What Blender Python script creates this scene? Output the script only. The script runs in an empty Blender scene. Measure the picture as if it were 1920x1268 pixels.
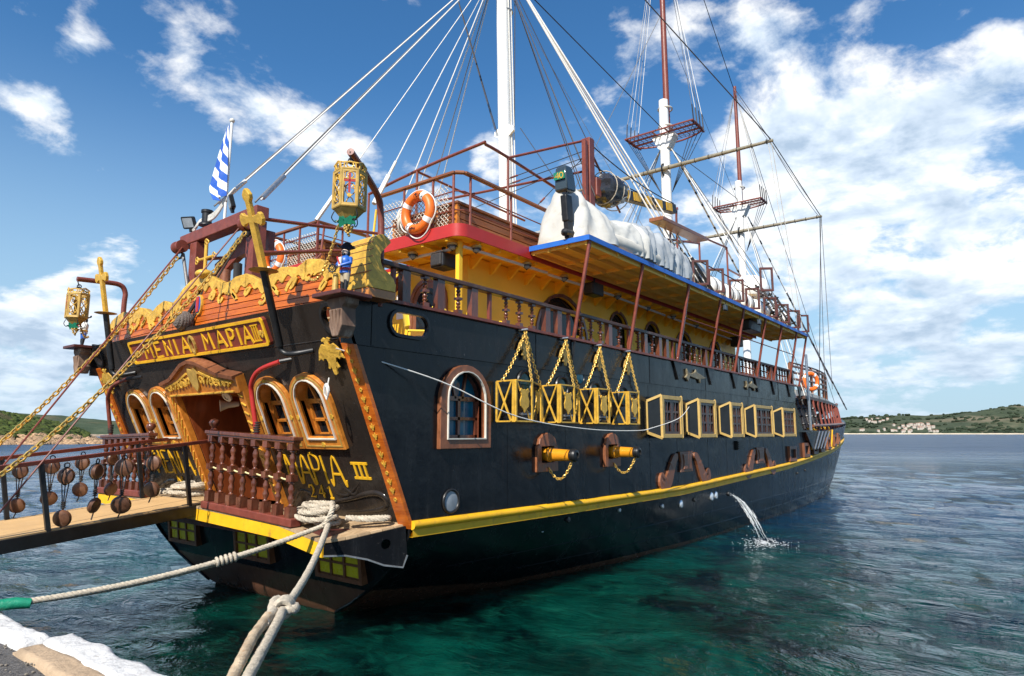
import bpy, math, random
from mathutils import Vector, Matrix, noise
from mathutils.geometry import tessellate_polygon
R = math.radians
random.seed(7)
SC = bpy.context.scene
COL = SC.collection
# ---------------------------------------------------------------- camera, world, sun
# The world frame is the ship's frame: X forward (bow), Y to port, Z up, water at z = 0.
cd = bpy.data.cameras.new('camera'); CAM = bpy.data.objects.new('camera', cd); COL.objects.link(CAM)
CAM.location = (-5.77, -9.49, 2.45)
PITCH = math.atan(179/1235.0)
look = Vector((math.cos(R(37.6))*math.cos(PITCH), math.sin(R(37.6))*math.cos(PITCH), math.sin(PITCH)))
CAM.rotation_euler = look.to_track_quat('-Z', 'Y').to_euler()
cd.sensor_width = 36; cd.lens = 36*1235/1920.0; cd.clip_start = 0.05; cd.clip_end = 30000
SC.camera = CAM
SC.cycles.max_bounces = 14; SC.cycles.diffuse_bounces = 7
SC.view_settings.view_transform = 'Standard'; SC.view_settings.look = 'None'
SC.view_settings.exposure = 0.84; SC.view_settings.gamma = 1.0
SC.view_settings.use_curve_mapping = False

SUN_EL = R(42); SUN_AZ = Vector((-math.cos(R(17)), -math.sin(R(17)), 0))      # the sun stands on the starboard quarter
sund = bpy.data.lights.new('sun', 'SUN'); sund.energy = 3.9; sund.angle = R(0.5); sund.color = (1, .95, .86)
SUN = bpy.data.objects.new('sun', sund); COL.objects.link(SUN)
sdir = Vector((SUN_AZ.x*math.cos(SUN_EL), SUN_AZ.y*math.cos(SUN_EL), math.sin(SUN_EL)))
SUN.rotation_euler = sdir.to_track_quat('Z', 'Y').to_euler(); SUN.location = (-20, 0, 30)

class NT:
    """small helper to write node trees"""
    def __init__(s, tree): s.t = tree; s.n = tree.nodes; s.l = tree.links
    def new(s, typ, ins=None, **kw):
        n = s.n.new(typ)
        for k, v in kw.items(): setattr(n, k, v)
        for k, v in (ins or {}).items(): s.set(n, k, v)
        return n
    def set(s, n, k, v):
        sock = n.inputs[k]
        if isinstance(v, bpy.types.NodeSocket): s.l.new(v, sock)
        elif isinstance(v, bpy.types.Node): s.l.new(v.outputs[0], sock)
        else:
            if sock.type == 'RGBA' and not isinstance(v, (int, float)) and len(v) == 3: v = (*v, 1)
            sock.default_value = v
    def math(s, op, a, b=0.0, c=None, clamp=False):
        n = s.new('ShaderNodeMath', operation=op, use_clamp=clamp); s.set(n, 0, a); s.set(n, 1, b)
        if c is not None: s.set(n, 2, c)
        return n.outputs[0]
    def vmath(s, op, a, b=None, out=0):
        n = s.new('ShaderNodeVectorMath', operation=op); s.set(n, 0, a)
        if b is not None: s.set(n, 1, b)
        return n.outputs[out]
    def scale(s, a, k):
        n = s.new('ShaderNodeVectorMath', operation='SCALE'); s.set(n, 0, a); s.set(n, 'Scale', k); return n.outputs[0]
    def mix(s, f, a, b, blend='MIX'):
        n = s.new('ShaderNodeMix', data_type='RGBA', blend_type=blend)
        s.set(n, 0, f); s.set(n, 6, a); s.set(n, 7, b); return n.outputs[2]
    def ramp(s, f, stops):
        n = s.new('ShaderNodeValToRGB'); s.set(n, 0, f); e = n.color_ramp.elements
        while len(e) < len(stops): e.new(.5)
        for i, (p, c) in enumerate(stops):
            e[i].position = p; e[i].color = c if len(c) == 4 else (*c, 1)
        return n.outputs[0]
    def maprange(s, v, a, b, c=0.0, d=1.0, interp='LINEAR'):
        n = s.new('ShaderNodeMapRange', interpolation_type=interp); s.set(n, 0, v)
        for i, q in enumerate((a, b, c, d)): s.set(n, i+1, q)
        return n.outputs[0]
    def noise(s, vec, scale, detail=4.0, rough=.55, dist=0.0, out=0):
        n = s.new('ShaderNodeTexNoise'); s.set(n, 'Vector', vec); s.set(n, 'Scale', scale)
        s.set(n, 'Detail', detail); s.set(n, 'Roughness', rough); s.set(n, 'Distortion', dist)
        return n.outputs[out]

def pix(x, y):
    """direction in the place of a point of the photograph, used for the clouds"""
    f = look; r = f.cross(Vector((0, 0, 1))).normalized(); u = r.cross(f)
    return (f + r*((x-960)/1235.0) - u*((y-634)/1235.0)).normalized()

W = bpy.data.worlds.new('World'); SC.world = W; W.use_nodes = True
def sky():
    t = NT(W.node_tree); t.n.clear()
    sk = t.new('ShaderNodeTexSky', sky_type='NISHITA', sun_disc=False)
    sk.sun_elevation = SUN_EL; sk.sun_rotation = math.atan2(SUN_AZ.x, SUN_AZ.y)
    sk.altitude = 0; sk.air_density = 1.0; sk.dust_density = .3; sk.ozone_density = 2.0
    hs = t.new('ShaderNodeHueSaturation', {'Saturation': 1.30, 'Value': .88, 'Color': sk})
    tc = t.new('ShaderNodeTexCoord'); d = t.vmath('NORMALIZE', tc.outputs['Generated'])
    sep = t.new('ShaderNodeSeparateXYZ', {0: d}); z = t.math('MAXIMUM', sep.outputs[2], 0.0)
    inv = t.math('DIVIDE', 1.0, t.math('ADD', z, .30))
    p = t.scale(d, inv)
    warp = t.noise(p, 2.0, 3.0, .5, out=1)
    p = t.vmath('ADD', p, t.scale(t.vmath('SUBTRACT', warp, (.5, .5, .5)), .16))
    # where the photograph's clouds stand: (pixel x, y, radius, amount)
    cov = -0.21
    for (x, y, rad, a) in ((1640, 260, .22, .17), (1500, 250, .18, .12), (1780, 210, .20, .16), (1420, 330, .18, .12), (1560, 400, .26, .12), (1880, 300, .2, .08), (1300, 400, .2, .11),
                           (1215, 70, .12, .15), (1340, 60, .13, .15), (1480, 60, .12, .13), (1400, 190, .14, .14), (1600, 50, .12, .06), (1880, 130, .12, .07), (1250, 330, .16, .13),
                           (1840, 600, .13, .24), (1730, 600, .10, .14), (1700, 540, .22, .08), (1500, 500, .22, .14), (1640, 690, .3, .12), (1850, 430, .12, .10),
                           (300, 150, .05, .08), (380, 172, .06, .14), (450, 195, .08, .22), (530, 225, .09, .24), (610, 258, .09, .24), (680, 285, .07, .20),
                           (345, 95, .05, .14), (140, 98, .045, .12), (165, 40, .04, .09), (110, 200, .045, .12), (25, 165, .05, .13), (65, 185, .04, .1),
                           (40, 640, .14, .28), (150, 600, .11, .26), (0, 740, .2, .16), (210, 690, .12, .14), (160, 740, .2, .10),
                           (915, 300, .055, .17), (1010, 400, .10, .17), (900, 400, .08, .10), (1100, 350, .10, .12)):
        dist = t.vmath('DISTANCE', d, tuple(pix(x, y)), out=1)
        cov = t.math('ADD', cov, t.maprange(dist, 0.0, rad, a, 0.0, 'SMOOTHERSTEP'))
    dome = t.noise(p, 1.1, 2.0, .5)                                     # the rest of the sky carries scattered cloud too
    cov = t.math('ADD', cov, t.math('MULTIPLY', t.math('SUBTRACT', dome, .5), .22))
    n1 = t.noise(p, 3.4, 10.0, .60, .1)
    pm = t.vmath('ADD', p, (-.03, -.012, .05))
    n2 = t.noise(pm, 3.4, 5.0, .55, .1)
    dens = t.math('ADD', t.math('MULTIPLY_ADD', n1, 1.45, -.225), cov)
    a = t.maprange(dens, .42, .66, 0, 1, 'SMOOTHSTEP')
    a = t.math('POWER', a, .8)
    shade = t.math('SUBTRACT', n1, n2)
    body = t.maprange(dens, .50, .85, 0, 1, 'SMOOTHSTEP')
    lit = t.math('ADD', t.math('MULTIPLY', shade, 3.0), t.math('SUBTRACT', .90, t.math('MULTIPLY', body, .26)), clamp=True)
    lit = t.math('MULTIPLY', lit, t.maprange(z, .02, .28, .62, 1.0, 'SMOOTHSTEP'))
    ccol = t.ramp(lit, ((.30, (2.7, 3.5, 4.5)), (.62, (4.5, 5.2, 6.0)), (.95, (7.0, 7.0, 6.9))))
    fade = t.maprange(z, 0.0, .06, .4, .97)
    hz = t.mix(t.maprange(z, 0.0, .50, .92, 0.0, 'SMOOTHSTEP'), hs.outputs[0], (2.5, 3.7, 4.7, 1))
    col = t.mix(t.math('MULTIPLY', a, fade), hz, ccol)
    bg = t.new('ShaderNodeBackground', {'Color': col, 'Strength': .10})
    out = t.new('ShaderNodeOutputWorld'); t.l.new(bg.outputs[0], out.inputs[0])
sky()

# ---------------------------------------------------------------- mesh helpers
def vv(p): return p if isinstance(p, Vector) else Vector(p)
class Frame:
    def __init__(s, o, ex, ey):
        s.o = vv(o); s.x = vv(ex).normalized(); s.y = vv(ey).normalized(); s.n = s.x.cross(s.y).normalized()
    def p(s, a, b, d=0.0): return s.o + s.x*a + s.y*b + s.n*d
def perp(d):
    d = vv(d).normalized(); a = Vector((0, 0, 1)) if abs(d.z) < .9 else Vector((1, 0, 0))
    x = a.cross(d).normalized(); return x, d.cross(x).normalized()

class MB:
    def __init__(s): s.v = []; s.f = []; s.mi = []; s.cur = 0
    def add(s, vs, fs):
        o = len(s.v); s.v += [tuple(q) for q in vs]
        for f in fs: s.f.append(tuple(i+o for i in f)); s.mi.append(s.cur)
        return s
    def mat(s, i): s.cur = i; return s
    def box(s, c, size, fr=None):
        hx, hy, hz = [q/2 for q in size]; c = vv(c)
        ex, ey, ez = (Vector((1, 0, 0)), Vector((0, 1, 0)), Vector((0, 0, 1))) if fr is None else fr
        vs = [c+ex*(hx*a)+ey*(hy*b)+ez*(hz*d) for d in (-1, 1) for b in (-1, 1) for a in (-1, 1)]
        return s.add(vs, [(0, 2, 3, 1), (4, 5, 7, 6), (0, 1, 5, 4), (2, 6, 7, 3), (0, 4, 6, 2), (1, 3, 7, 5)])
    def box2(s, a, b):
        a, b = vv(a), vv(b); return s.box((a+b)/2, [abs(q) for q in (b-a)])
    def bar(s, a, b, w, h, up=(0, 0, 1)):
        a, b = vv(a), vv(b); d = (b-a); L = d.length; d.normalize()
        side = d.cross(vv(up)); side = side.normalized() if side.length > 1e-4 else perp(d)[0]
        u = side.cross(d).normalized(); return s.box((a+b)/2, (L, w, h), (d, side, u))
    def tube(s, pts, r, n=8, closed=False, cap=True):
        pts = [vv(q) for q in pts]; k = len(pts); rr = r if isinstance(r, (list, tuple)) else [r]*k
        tan = []
        for i in range(k):
            a = pts[(i-1) % k] if (closed or i > 0) else pts[i]; b = pts[(i+1) % k] if (closed or i < k-1) else pts[i]
            tan.append((b-a).normalized())
        x, y = perp(tan[0]); vs = []
        for i in range(k):
            x = (x - tan[i]*x.dot(tan[i])); x = x.normalized() if x.length > 1e-6 else perp(tan[i])[0]; y = tan[i].cross(x)
            for j in range(n):
                q = 2*math.pi*j/n; vs.append(pts[i]+(x*math.cos(q)+y*math.sin(q))*rr[i])
        fs = []
        for i in range(k if closed else k-1):
            for j in range(n):
                a, b = i*n+j, i*n+(j+1) % n; i2 = (i+1) % k
                fs.append((a, b, i2*n+(j+1) % n, i2*n+j))
        if cap and not closed: fs.append(tuple(range(n-1, -1, -1))); fs.append(tuple((k-1)*n+j for j in range(n)))
        return s.add(vs, fs)
    def lathe(s, base, axis, prof, n=10, cap=True):
        base = vv(base); ax = vv(axis).normalized(); x, y = perp(ax); vs = []; fs = []
        for (r, h) in prof:
            for j in range(n):
                q = 2*math.pi*(j+.5)/n; vs.append(base+ax*h+(x*math.cos(q)+y*math.sin(q))*r)
        for i in range(len(prof)-1):
            for j in range(n): fs.append((i*n+j, i*n+(j+1) % n, (i+1)*n+(j+1) % n, (i+1)*n+j))
        if cap: fs.append(tuple(range(n-1, -1, -1))); fs.append(tuple((len(prof)-1)*n+j for j in range(n)))
        return s.add(vs, fs)
    def ball(s, c, r, n=12, m=8):
        c = vv(c); rx, ry, rz = (r, r, r) if isinstance(r, (int, float)) else r; vs = [c+Vector((0, 0, -rz))]; fs = []
        for i in range(1, m):
            t = -math.pi/2+math.pi*i/m
            for j in range(n):
                q = 2*math.pi*j/n; vs.append(c+Vector((rx*math.cos(t)*math.cos(q), ry*math.cos(t)*math.sin(q), rz*math.sin(t))))
        vs.append(c+Vector((0, 0, rz))); T = len(vs)-1
        for j in range(n):
            fs.append((0, 1+(j+1) % n, 1+j)); fs.append((T, 1+(m-2)*n+j, 1+(m-2)*n+(j+1) % n))
            for i in range(m-2): fs.append((1+i*n+j, 1+i*n+(j+1) % n, 1+(i+1)*n+(j+1) % n, 1+(i+1)*n+j))
        return s.add(vs, fs)
    def torus(s, c, nrm, R_, r, n=24, m=8, sy=1.0):
        c = vv(c); x, y = perp(nrm)
        return s.tube([c+x*(R_*math.cos(2*math.pi*i/n))+y*(R_*sy*math.sin(2*math.pi*i/n)) for i in range(n)], r, m, closed=True)
    def plate(s, fr, outline, d0, d1, holes=()):
        loops = [outline]+list(holes); flat = [q for l in loops for q in l]
        tri = tessellate_polygon([[Vector((a, b, 0)) for a, b in l] for l in loops])
        N = len(flat); vs = [fr.p(a, b, d1) for a, b in flat]+[fr.p(a, b, d0) for a, b in flat]; fs = []
        for t in tri:
            a, b, c = t; A, B, C = flat[a], flat[b], flat[c]
            if (B[0]-A[0])*(C[1]-A[1])-(B[1]-A[1])*(C[0]-A[0]) < 0: b, c = c, b
            fs.append((a, b, c)); fs.append((a+N, c+N, b+N))
        o = 0
        for k, l in enumerate(loops):
            m = len(l); ar = sum(l[i][0]*l[(i+1) % m][1]-l[(i+1) % m][0]*l[i][1] for i in range(m))
            ccw = (ar > 0) if k == 0 else (ar < 0)
            for i in range(m):
                a, b = o+i, o+(i+1) % m
                fs.append((a, a+N, b+N, b) if ccw else (b, b+N, a+N, a))
            o += m
        return s.add(vs, fs)
    def ring(s, fr, outer, inner, d0, d1): return s.plate(fr, outer, d0, d1, [inner])
    def stroke(s, fr, pts, w, d0, d1):
        """a flat painted or carved stroke along pts in a frame"""
        k = len(pts); L = []; Rr = []
        for i in range(k):
            a = pts[max(i-1, 0)]; b = pts[min(i+1, k-1)]; dx, dy = b[0]-a[0], b[1]-a[1]; q = math.hypot(dx, dy) or 1
            ww = w[i] if isinstance(w, (list, tuple)) else w
            L.append((pts[i][0]-dy/q*ww/2, pts[i][1]+dx/q*ww/2)); Rr.append((pts[i][0]+dy/q*ww/2, pts[i][1]-dx/q*ww/2))
        vs = []
        for d in (d1, d0): vs += [fr.p(a, b, d) for a, b in L]+[fr.p(a, b, d) for a, b in Rr]
        fs = []
        for i in range(k-1):
            l0, l1, r0, r1 = i, i+1, k+i, k+i+1; o = 2*k
            fs += [(r0, r1, l1, l0), (o+l0, o+l1, o+r1, o+r0), (l0, l1, o+l1, o+l0), (r1, r0, o+r0, o+r1)]
        fs += [(0, 2*k, 3*k, k), (k-1, 2*k-1, 4*k-1, 3*k-1)]
        return s.add(vs, fs)
    def chain(s, pts, L=.075, r=.011, w=.05):
        """oval links threaded along a path"""
        pts = [vv(q) for q in pts]; seg = [(pts[i+1]-pts[i]).length for i in range(len(pts)-1)]; tot = sum(seg); n = max(2, int(tot/(L*.78)))
        def at(q):
            i = 0
            while i < len(seg)-1 and q > seg[i]: q -= seg[i]; i += 1
            return pts[i].lerp(pts[i+1], min(1, q/seg[i])), (pts[i+1]-pts[i]).normalized()
        for i in range(n):
            c, d = at(tot*(i+.5)/n); x, y = perp(d); sd = x if i % 2 else y; sd = (x+y if i % 2 else x-y).normalized()
            s.tube([c+d*(L*.5*math.cos(q*math.pi/4))+sd*(w*.5*math.sin(q*math.pi/4)) for q in range(8)], r, 4, closed=True)
        return s
    def mesh(s, name, mats, off=(0, 0, 0), smooth=35):
        me = bpy.data.meshes.new(name); off = vv(off)
        me.from_pydata([tuple(Vector(q)-off) for q in s.v], [], s.f)
        for m in (mats if isinstance(mats, (list, tuple)) else [mats]): me.materials.append(m)
        if any(s.mi): me.polygons.foreach_set('material_index', s.mi)
        if smooth:
            me.polygons.foreach_set('use_smooth', [True]*len(me.polygons)); me.set_sharp_from_angle(angle=R(smooth))
        me.update(); return me
    def part(s, name, mats, parent, smooth=35, bevel=0, label=None, stuff=False):
        """one part (or sub-part) of a thing; coordinates are those of the place"""
        o = bpy.data.objects.new(name, s.mesh(name, mats, ORG.get(parent.name, (0, 0, 0)), smooth)); COL.objects.link(o); o.parent = parent
        ORG[o.name] = ORG.get(parent.name, (0, 0, 0))
        if bevel: bv(o, bevel)
        if label: o['label'] = label
        if stuff: o['kind'] = 'stuff'
        return o
    def thing(s, name, mats, label, cat, group=None, loc=None, smooth=35, bevel=0, kind=None):
        """a thing that is a single mesh"""
        if loc is None:
            xs = [q[0] for q in s.v]; ys = [q[1] for q in s.v]; zs = [q[2] for q in s.v]
            loc = ((min(xs)+max(xs))/2, (min(ys)+max(ys))/2, min(zs))
        o = bpy.data.objects.new(name, s.mesh(name, mats, loc, smooth)); COL.objects.link(o); o.location = loc
        ORG[o.name] = tuple(loc); tag(o, label, cat, group, kind)
        if bevel: bv(o, bevel)
        return o
ORG = {}
def bv(o, w):
    m = o.modifiers.new('bevel', 'BEVEL'); m.width = w; m.segments = 2; m.limit_method = 'ANGLE'; m.angle_limit = R(40); m.harden_normals = False
def tag(o, label=None, cat=None, group=None, kind=None):
    if label: o['label'] = label
    if cat: o['category'] = cat
    if group: o['group'] = group
    if kind: o['kind'] = kind
def root(name, label, cat, loc, group=None):
    o = bpy.data.objects.new(name, None); COL.objects.link(o); o.location = loc; o.empty_display_size = .2
    ORG[o.name] = tuple(loc); tag(o, label, cat, group); return o
def share(me, name, parent, loc, rot=None, scale=None):
    """another part that uses the same mesh"""
    o = bpy.data.objects.new(name, me); COL.objects.link(o); o.parent = parent
    o.location = Vector(loc)-Vector(ORG.get(parent.name, (0, 0, 0)))
    if rot: o.rotation_euler = rot
    if scale: o.scale = scale
    ORG[o.name] = ORG.get(parent.name, (0, 0, 0)); return o
def circ(cx, cy, r, n=24, ry=None, a0=0): return [(cx+r*math.cos(a0+2*math.pi*i/n), cy+(ry or r)*math.sin(a0+2*math.pi*i/n)) for i in range(n)]
def arch(x0, x1, y0, ys, n=10):
    """upright rectangle with a round head: y0 foot, ys springing line"""
    c, r = (x0+x1)/2, (x1-x0)/2
    return [(x0, y0), (x1, y0)]+[(c+r*math.cos(math.pi*i/n), ys+r*math.sin(math.pi*i/n)) for i in range(n+1)]
def cat_rom(pts, k=6, closed=False):
    """smooth curve through points of any dimension"""
    n = len(pts); out = []
    for i in range(n if closed else n-1):
        p0 = pts[(i-1) % n] if (closed or i) else pts[0]; p1 = pts[i]; p2 = pts[(i+1) % n]; p3 = pts[(i+2) % n] if (closed or i < n-2) else pts[-1]
        for j in range(k):
            t = j/k
            out.append(tuple(.5*(2*b+(c-a)*t+(2*a-5*b+4*c-d)*t*t+(3*b-a-3*c+d)*t*t*t) for a, b, c, d in zip(p0, p1, p2, p3)))
    if not closed: out.append(tuple(pts[-1]))
    return out
def sag(a, b, dz, n=14):
    a, b = vv(a), vv(b); return [a.lerp(b, i/n)-Vector((0, 0, dz*4*(i/n)*(1-i/n))) for i in range(n+1)]
def lerp(a, b, t): return a+(b-a)*t
def interp(x, tab):
    if x <= tab[0][0]: return tab[0][1]
    for (a, p), (b, q) in zip(tab, tab[1:]):
        if x <= b: return p+(q-p)*(x-a)/(b-a)
    return tab[-1][1]
# ---------------------------------------------------------------- materials
def pbr(name, col, rough=.5, metal=0.0, vary=.25, nscale=6.0, bump=0.0, bscale=30.0, coat=0.0, spec=.5, stretch=None, dirt=None, trans=0.0):
    """painted or natural surface: base colour with uneven tone, wear and fine relief"""
    m = bpy.data.materials.new(name); m.use_nodes = True; t = NT(m.node_tree); b = t.n['Principled BSDF']
    tc = t.new('ShaderNodeTexCoord'); vec = tc.outputs['Object']
    if stretch:
        mp = t.new('ShaderNodeMapping', {'Vector': vec}); mp.inputs['Scale'].default_value = stretch; vec = mp.outputs[0]
    n = t.noise(vec, nscale, 5, .6)
    lo = [max(0, c*(1-vary)) for c in col]; hi = [min(1, c*(1+vary*.8)) for c in col]
    c = t.ramp(n, ((.3, tuple(lo)), (.7, tuple(hi))))
    if dirt:
        dn = t.noise(vec, nscale*2.7, 6, .7); c = t.mix(t.maprange(dn, .56, .72, 0, dirt[1]), c, (*dirt[0], 1))
    t.set(b, 'Base Color', c); t.set(b, 'Metallic', metal)
    t.set(b, 'Roughness', t.maprange(t.noise(vec, nscale*1.7, 4), .3, .7, max(0.02, rough*.8), min(1, rough*1.2)))
    t.set(b, 'Specular IOR Level', spec); t.set(b, 'Coat Weight', coat); t.set(b, 'Coat Roughness', .12)
    if trans: t.set(b, 'Transmission Weight', trans)
    if bump:
        bn = t.new('ShaderNodeBump', {'Strength': bump, 'Distance': .02, 'Height': t.noise(vec, bscale, 4, .6)}); t.set(b, 'Normal', bn)
    return m
def wood(name, dark, light, rough=.4, scale=(1, 1, 1), grain=14.0, coat=.3, wear=None):
    m = bpy.data.materials.new(name); m.use_nodes = True; t = NT(m.node_tree); b = t.n['Principled BSDF']
    tc = t.new('ShaderNodeTexCoord'); mp = t.new('ShaderNodeMapping', {'Vector': tc.outputs['Object']}); mp.inputs['Scale'].default_value = scale
    oi = t.new('ShaderNodeObjectInfo')
    vec = t.vmath('ADD', mp, t.scale(t.new('ShaderNodeCombineXYZ', {0: oi.outputs['Random'], 1: oi.outputs['Random'], 2: oi.outputs['Random']}), 17.0))
    n = t.noise(vec, grain, 6, .65, .6); n2 = t.noise(vec, grain*.15, 3)
    c = t.ramp(n, ((.28, dark), (.72, light)))
    c = t.mix(t.maprange(n2, .35, .7, 0, .55), c, (*[q*.62 for q in dark], 1))
    hv = t.new('ShaderNodeHueSaturation', {'Color': c}); t.set(hv, 'Value', t.maprange(oi.outputs['Random'], 0, 1, .82, 1.15)); c = hv.outputs[0]
    if wear: c = t.mix(t.maprange(t.noise(vec, grain*.6, 5, .7), .55, .7, 0, wear[1]), c, (*wear[0], 1))
    t.set(b, 'Base Color', c); t.set(b, 'Roughness', t.maprange(n, .3, .7, rough*.75, rough*1.25))
    t.set(b, 'Coat Weight', coat); t.set(b, 'Coat Roughness', .15)
    bn = t.new('ShaderNodeBump', {'Strength': .35, 'Distance': .006, 'Height': n}); t.set(b, 'Normal', bn)
    return m
def hullpaint(name, col, zlow=None, low=None, streak=.42):
    """glossy dark steel plate: slow dents, vertical run-off streaks, dust"""
    m = bpy.data.materials.new(name); m.use_nodes = True; t = NT(m.node_tree); b = t.n['Principled BSDF']
    tc = t.new('ShaderNodeTexCoord'); o = tc.outputs['Object']
    mp = t.new('ShaderNodeMapping', {'Vector': o}); mp.inputs['Scale'].default_value = (3.0, 3.0, .22)
    st = t.noise(mp.outputs[0], 1.6, 6, .65); grime = t.noise(o, .7, 6, .7)
    c = t.mix(t.maprange(st, .5, .74, 0, streak), (*col, 1), (*[q*2.2+.006 for q in col], 1))
    sp = t.noise(o, 22, 4, .7); c = t.mix(t.maprange(sp, .64, .76, 0, .4), c, (.16, .15, .14, 1)); c = t.mix(t.math('MULTIPLY', t.maprange(grime, .5, .75, 0, .5), t.maprange(st, .45, .7)), c, (.05, .046, .042, 1))
    mr = t.new('ShaderNodeMapping', {'Vector': o}); mr.inputs['Scale'].default_value = (5, 5, .5); ru = t.noise(mr.outputs[0], 1.1, 5, .7); c = t.mix(t.maprange(ru, .64, .74, 0, .28), c, (.075, .035, .02, 1))
    if low:
        sx = t.new('ShaderNodeSeparateXYZ', {0: o}); sz = sx.outputs[2]; zl = t.maprange(sx.outputs[0], .2, 3.0, zlow, .05); wob = t.math('ADD', sz, t.math('MULTIPLY', t.math('SUBTRACT', t.noise(o, 9, 4), .5), .03))
        c = t.mix(t.maprange(wob, t.math('SUBTRACT', zl, .008), t.math('ADD', zl, .008), 1, 0), c, t.mix(t.noise(o, 5, 5), (*low, 1), (*[q*.45 for q in low], 1)))
    t.set(b, 'Base Color', c); t.set(b, 'Roughness', t.maprange(st, .35, .75, .16, .34)); t.set(b, 'Specular IOR Level', .30)
    h = t.math('ADD', t.math('MULTIPLY', t.noise(o, 1.3, 4, .5), 1.0), t.math('MULTIPLY', t.noise(o, 40, 3), .006))
    bn = t.new('ShaderNodeBump', {'Strength': .5, 'Distance': .05, 'Height': h}); t.set(b, 'Normal', bn)
    return m
def glassy(name, col, rough=.06):
    m = pbr(name, col, rough, 0, .3, 3.0, .02, 5.0, spec=.32); return m
M = {}
M['hull'] = hullpaint('hull_black_paint', (.0045, .005, .0065), .42, (.16, .075, .045))
M['black'] = hullpaint('black_plate_paint', (.0055, .006, .0075))
M['transom'] = hullpaint('transom_tar_paint', (.022, .017, .014), streak=.25)
M['wood_red'] = wood('varnished_red_wood', (.38, .065, .005), (.74, .19, .014), .38, (1, .5, 5), 6, .15)
M['wood_trim'] = wood('orange_trim_wood', (.38, .115, .014), (.72, .27, .038), .35, (1, 1, 1), 10, .4)
M['wood_dark'] = wood('dark_turned_wood', (.07, .018, .01), (.22, .065, .03), .32, (1, 1, .3), 14, .5, ((.3, .18, .11), .25))
M['wood_rail'] = wood('weathered_rail_wood', (.045, .02, .013), (.13, .06, .04), .55, (.3, 1, 1), 14, .1, ((.24, .2, .17), .5))
M['wood_box'] = wood('locker_wood', (.16, .05, .018), (.34, .12, .04), .5, (.4, .4, 3), 7, .1)
M['wood_brown'] = wood('brown_frame_wood', (.15, .05, .02), (.34, .125, .055), .45, (1, 1, .5), 12, .2)
M['deck'] = wood('bare_deck_wood', (.38, .25, .13), (.62, .44, .26), .75, (.6, 3, 1), 8, 0, ((.16, .1, .06), .5))
M['tan'] = pbr('tan_walkway_paint', (.56, .35, .15), .75, 0, .12, 2.5, .15, 60, dirt=((.3, .2, .1), .4))
M['gold'] = pbr('gold_paint', (.66, .385, .05), .38, .12, .28, 9, .2, 40, dirt=((.26, .12, .03), .6))
M['carved'] = pbr('carved_gilt', (.64, .37, .05), .42, .08, .35, 7, 1.0, 11, dirt=((.20, .085, .02), .85))
M['lattice'] = wood('dark_lattice_wood', (.03, .012, .010), (.085, .034, .026), .4, (1, 1, .4), 12, .2)
M['gold_dull'] = pbr('dull_gold_paint', (.48, .30, .07), .5, .1, .3, 12, .1, 40)
M['brass'] = pbr('brass_chain', (.80, .52, .13), .32, .55, .25, 20)
M['yellow'] = pbr('yellow_rail_paint', (.80, .43, .012), .48, 0, .14, 3, .15, 20, dirt=((.30, .15, .04), .7))
M['cabin'] = pbr('cabin_yellow_paint', (.93, .53, .025), .5, 0, .06, 1.5)
M['cream'] = pbr('canopy_cream_orange_paint', (.93, .54, .09), .55, 0, .08, 2, dirt=((.6, .3, .06), .25))
M['red'] = pbr('red_band_paint', (.42, .025, .02), .4, 0, .1, 3)
M['rust'] = pbr('oxide_red_steel', (.19, .045, .028), .42, 0, .25, 8, .08, 30, dirt=((.30, .14, .07), .3))
M['rustdark'] = pbr('dark_oxide_steel', (.085, .024, .018), .45, 0, .25, 8)
M['bluepaint'] = pbr('blue_edge_paint', (.02, .13, .50), .45, 0, .12, 4)
M['white'] = pbr('white_paint', (.80, .79, .76), .42, 0, .06, 4, dirt=((.5, .44, .36), .3))
M['offwhite'] = pbr('aged_white', (.62, .58, .50), .6, 0, .12, 6)
M['tarp'] = pbr('white_tarpaulin', (.54, .53, .49), .5, 0, .16, 2, .12, 20, dirt=((.42, .37, .30), .6))
M['greytarp'] = pbr('silver_grey_tarpaulin', (.40, .42, .43), .4, .1, .1, 3, .3, 12)
M['blackbag'] = pbr('black_plastic_sheet', (.03, .03, .035), .22, 0, .3, 5, .6, 9)
M['iron'] = pbr('black_iron', (.016, .016, .017), .4, .2, .4, 10)
M['steel'] = pbr('galvanised_steel', (.42, .43, .44), .35, .8, .15, 15)
M['cable'] = pbr('steel_cable', (.20, .19, .18), .5, .4, .2, 30)
M['cablew'] = pbr('white_rope_line', (.70, .68, .63), .7, 0, .12, 20)
M['tarred'] = pbr('tarred_dark_line', (.035, .03, .028), .6, 0, .3, 20)
M['rope'] = pbr('hemp_mooring_rope', (.50, .43, .33), .9, 0, .28, 25, .6, 120, dirt=((.25, .2, .15), .5))
M['ropeold'] = pbr('rusty_old_rope', (.50, .38, .25), .9, 0, .35, 9, .6, 120, dirt=((.45, .17, .03), .9))
M['orange'] = pbr('orange_lifebuoy', (.78, .15, .012), .45, 0, .08, 6, dirt=((.4, .09, .02), .3))
M['yellowchair'] = pbr('yellow_plastic', (.85, .62, .05), .4, 0, .05, 3)
M['glassblue'] = glassy('teal_window_glass', (.012, .10, .16))
M['glassdark'] = glassy('dark_window_glass', (.012, .014, .017))
M['glassgreen'] = glassy('green_porthole_glass', (.012, .06, .05), .08)
M['glassgrey'] = glassy('pale_porthole_glass', (.25, .28, .31), .12)
M['yellowglass'] = pbr('yellow_green_pane', (.62, .52, .02), .3, 0, .15, 5, .1, 9)
M['mirror'] = pbr('polished_disc', (.72, .74, .76), .15, .6, .1, 6)
M['blueflag'] = pbr('blue_cloth', (.015, .09, .42), .8, 0, .1, 6)
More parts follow.
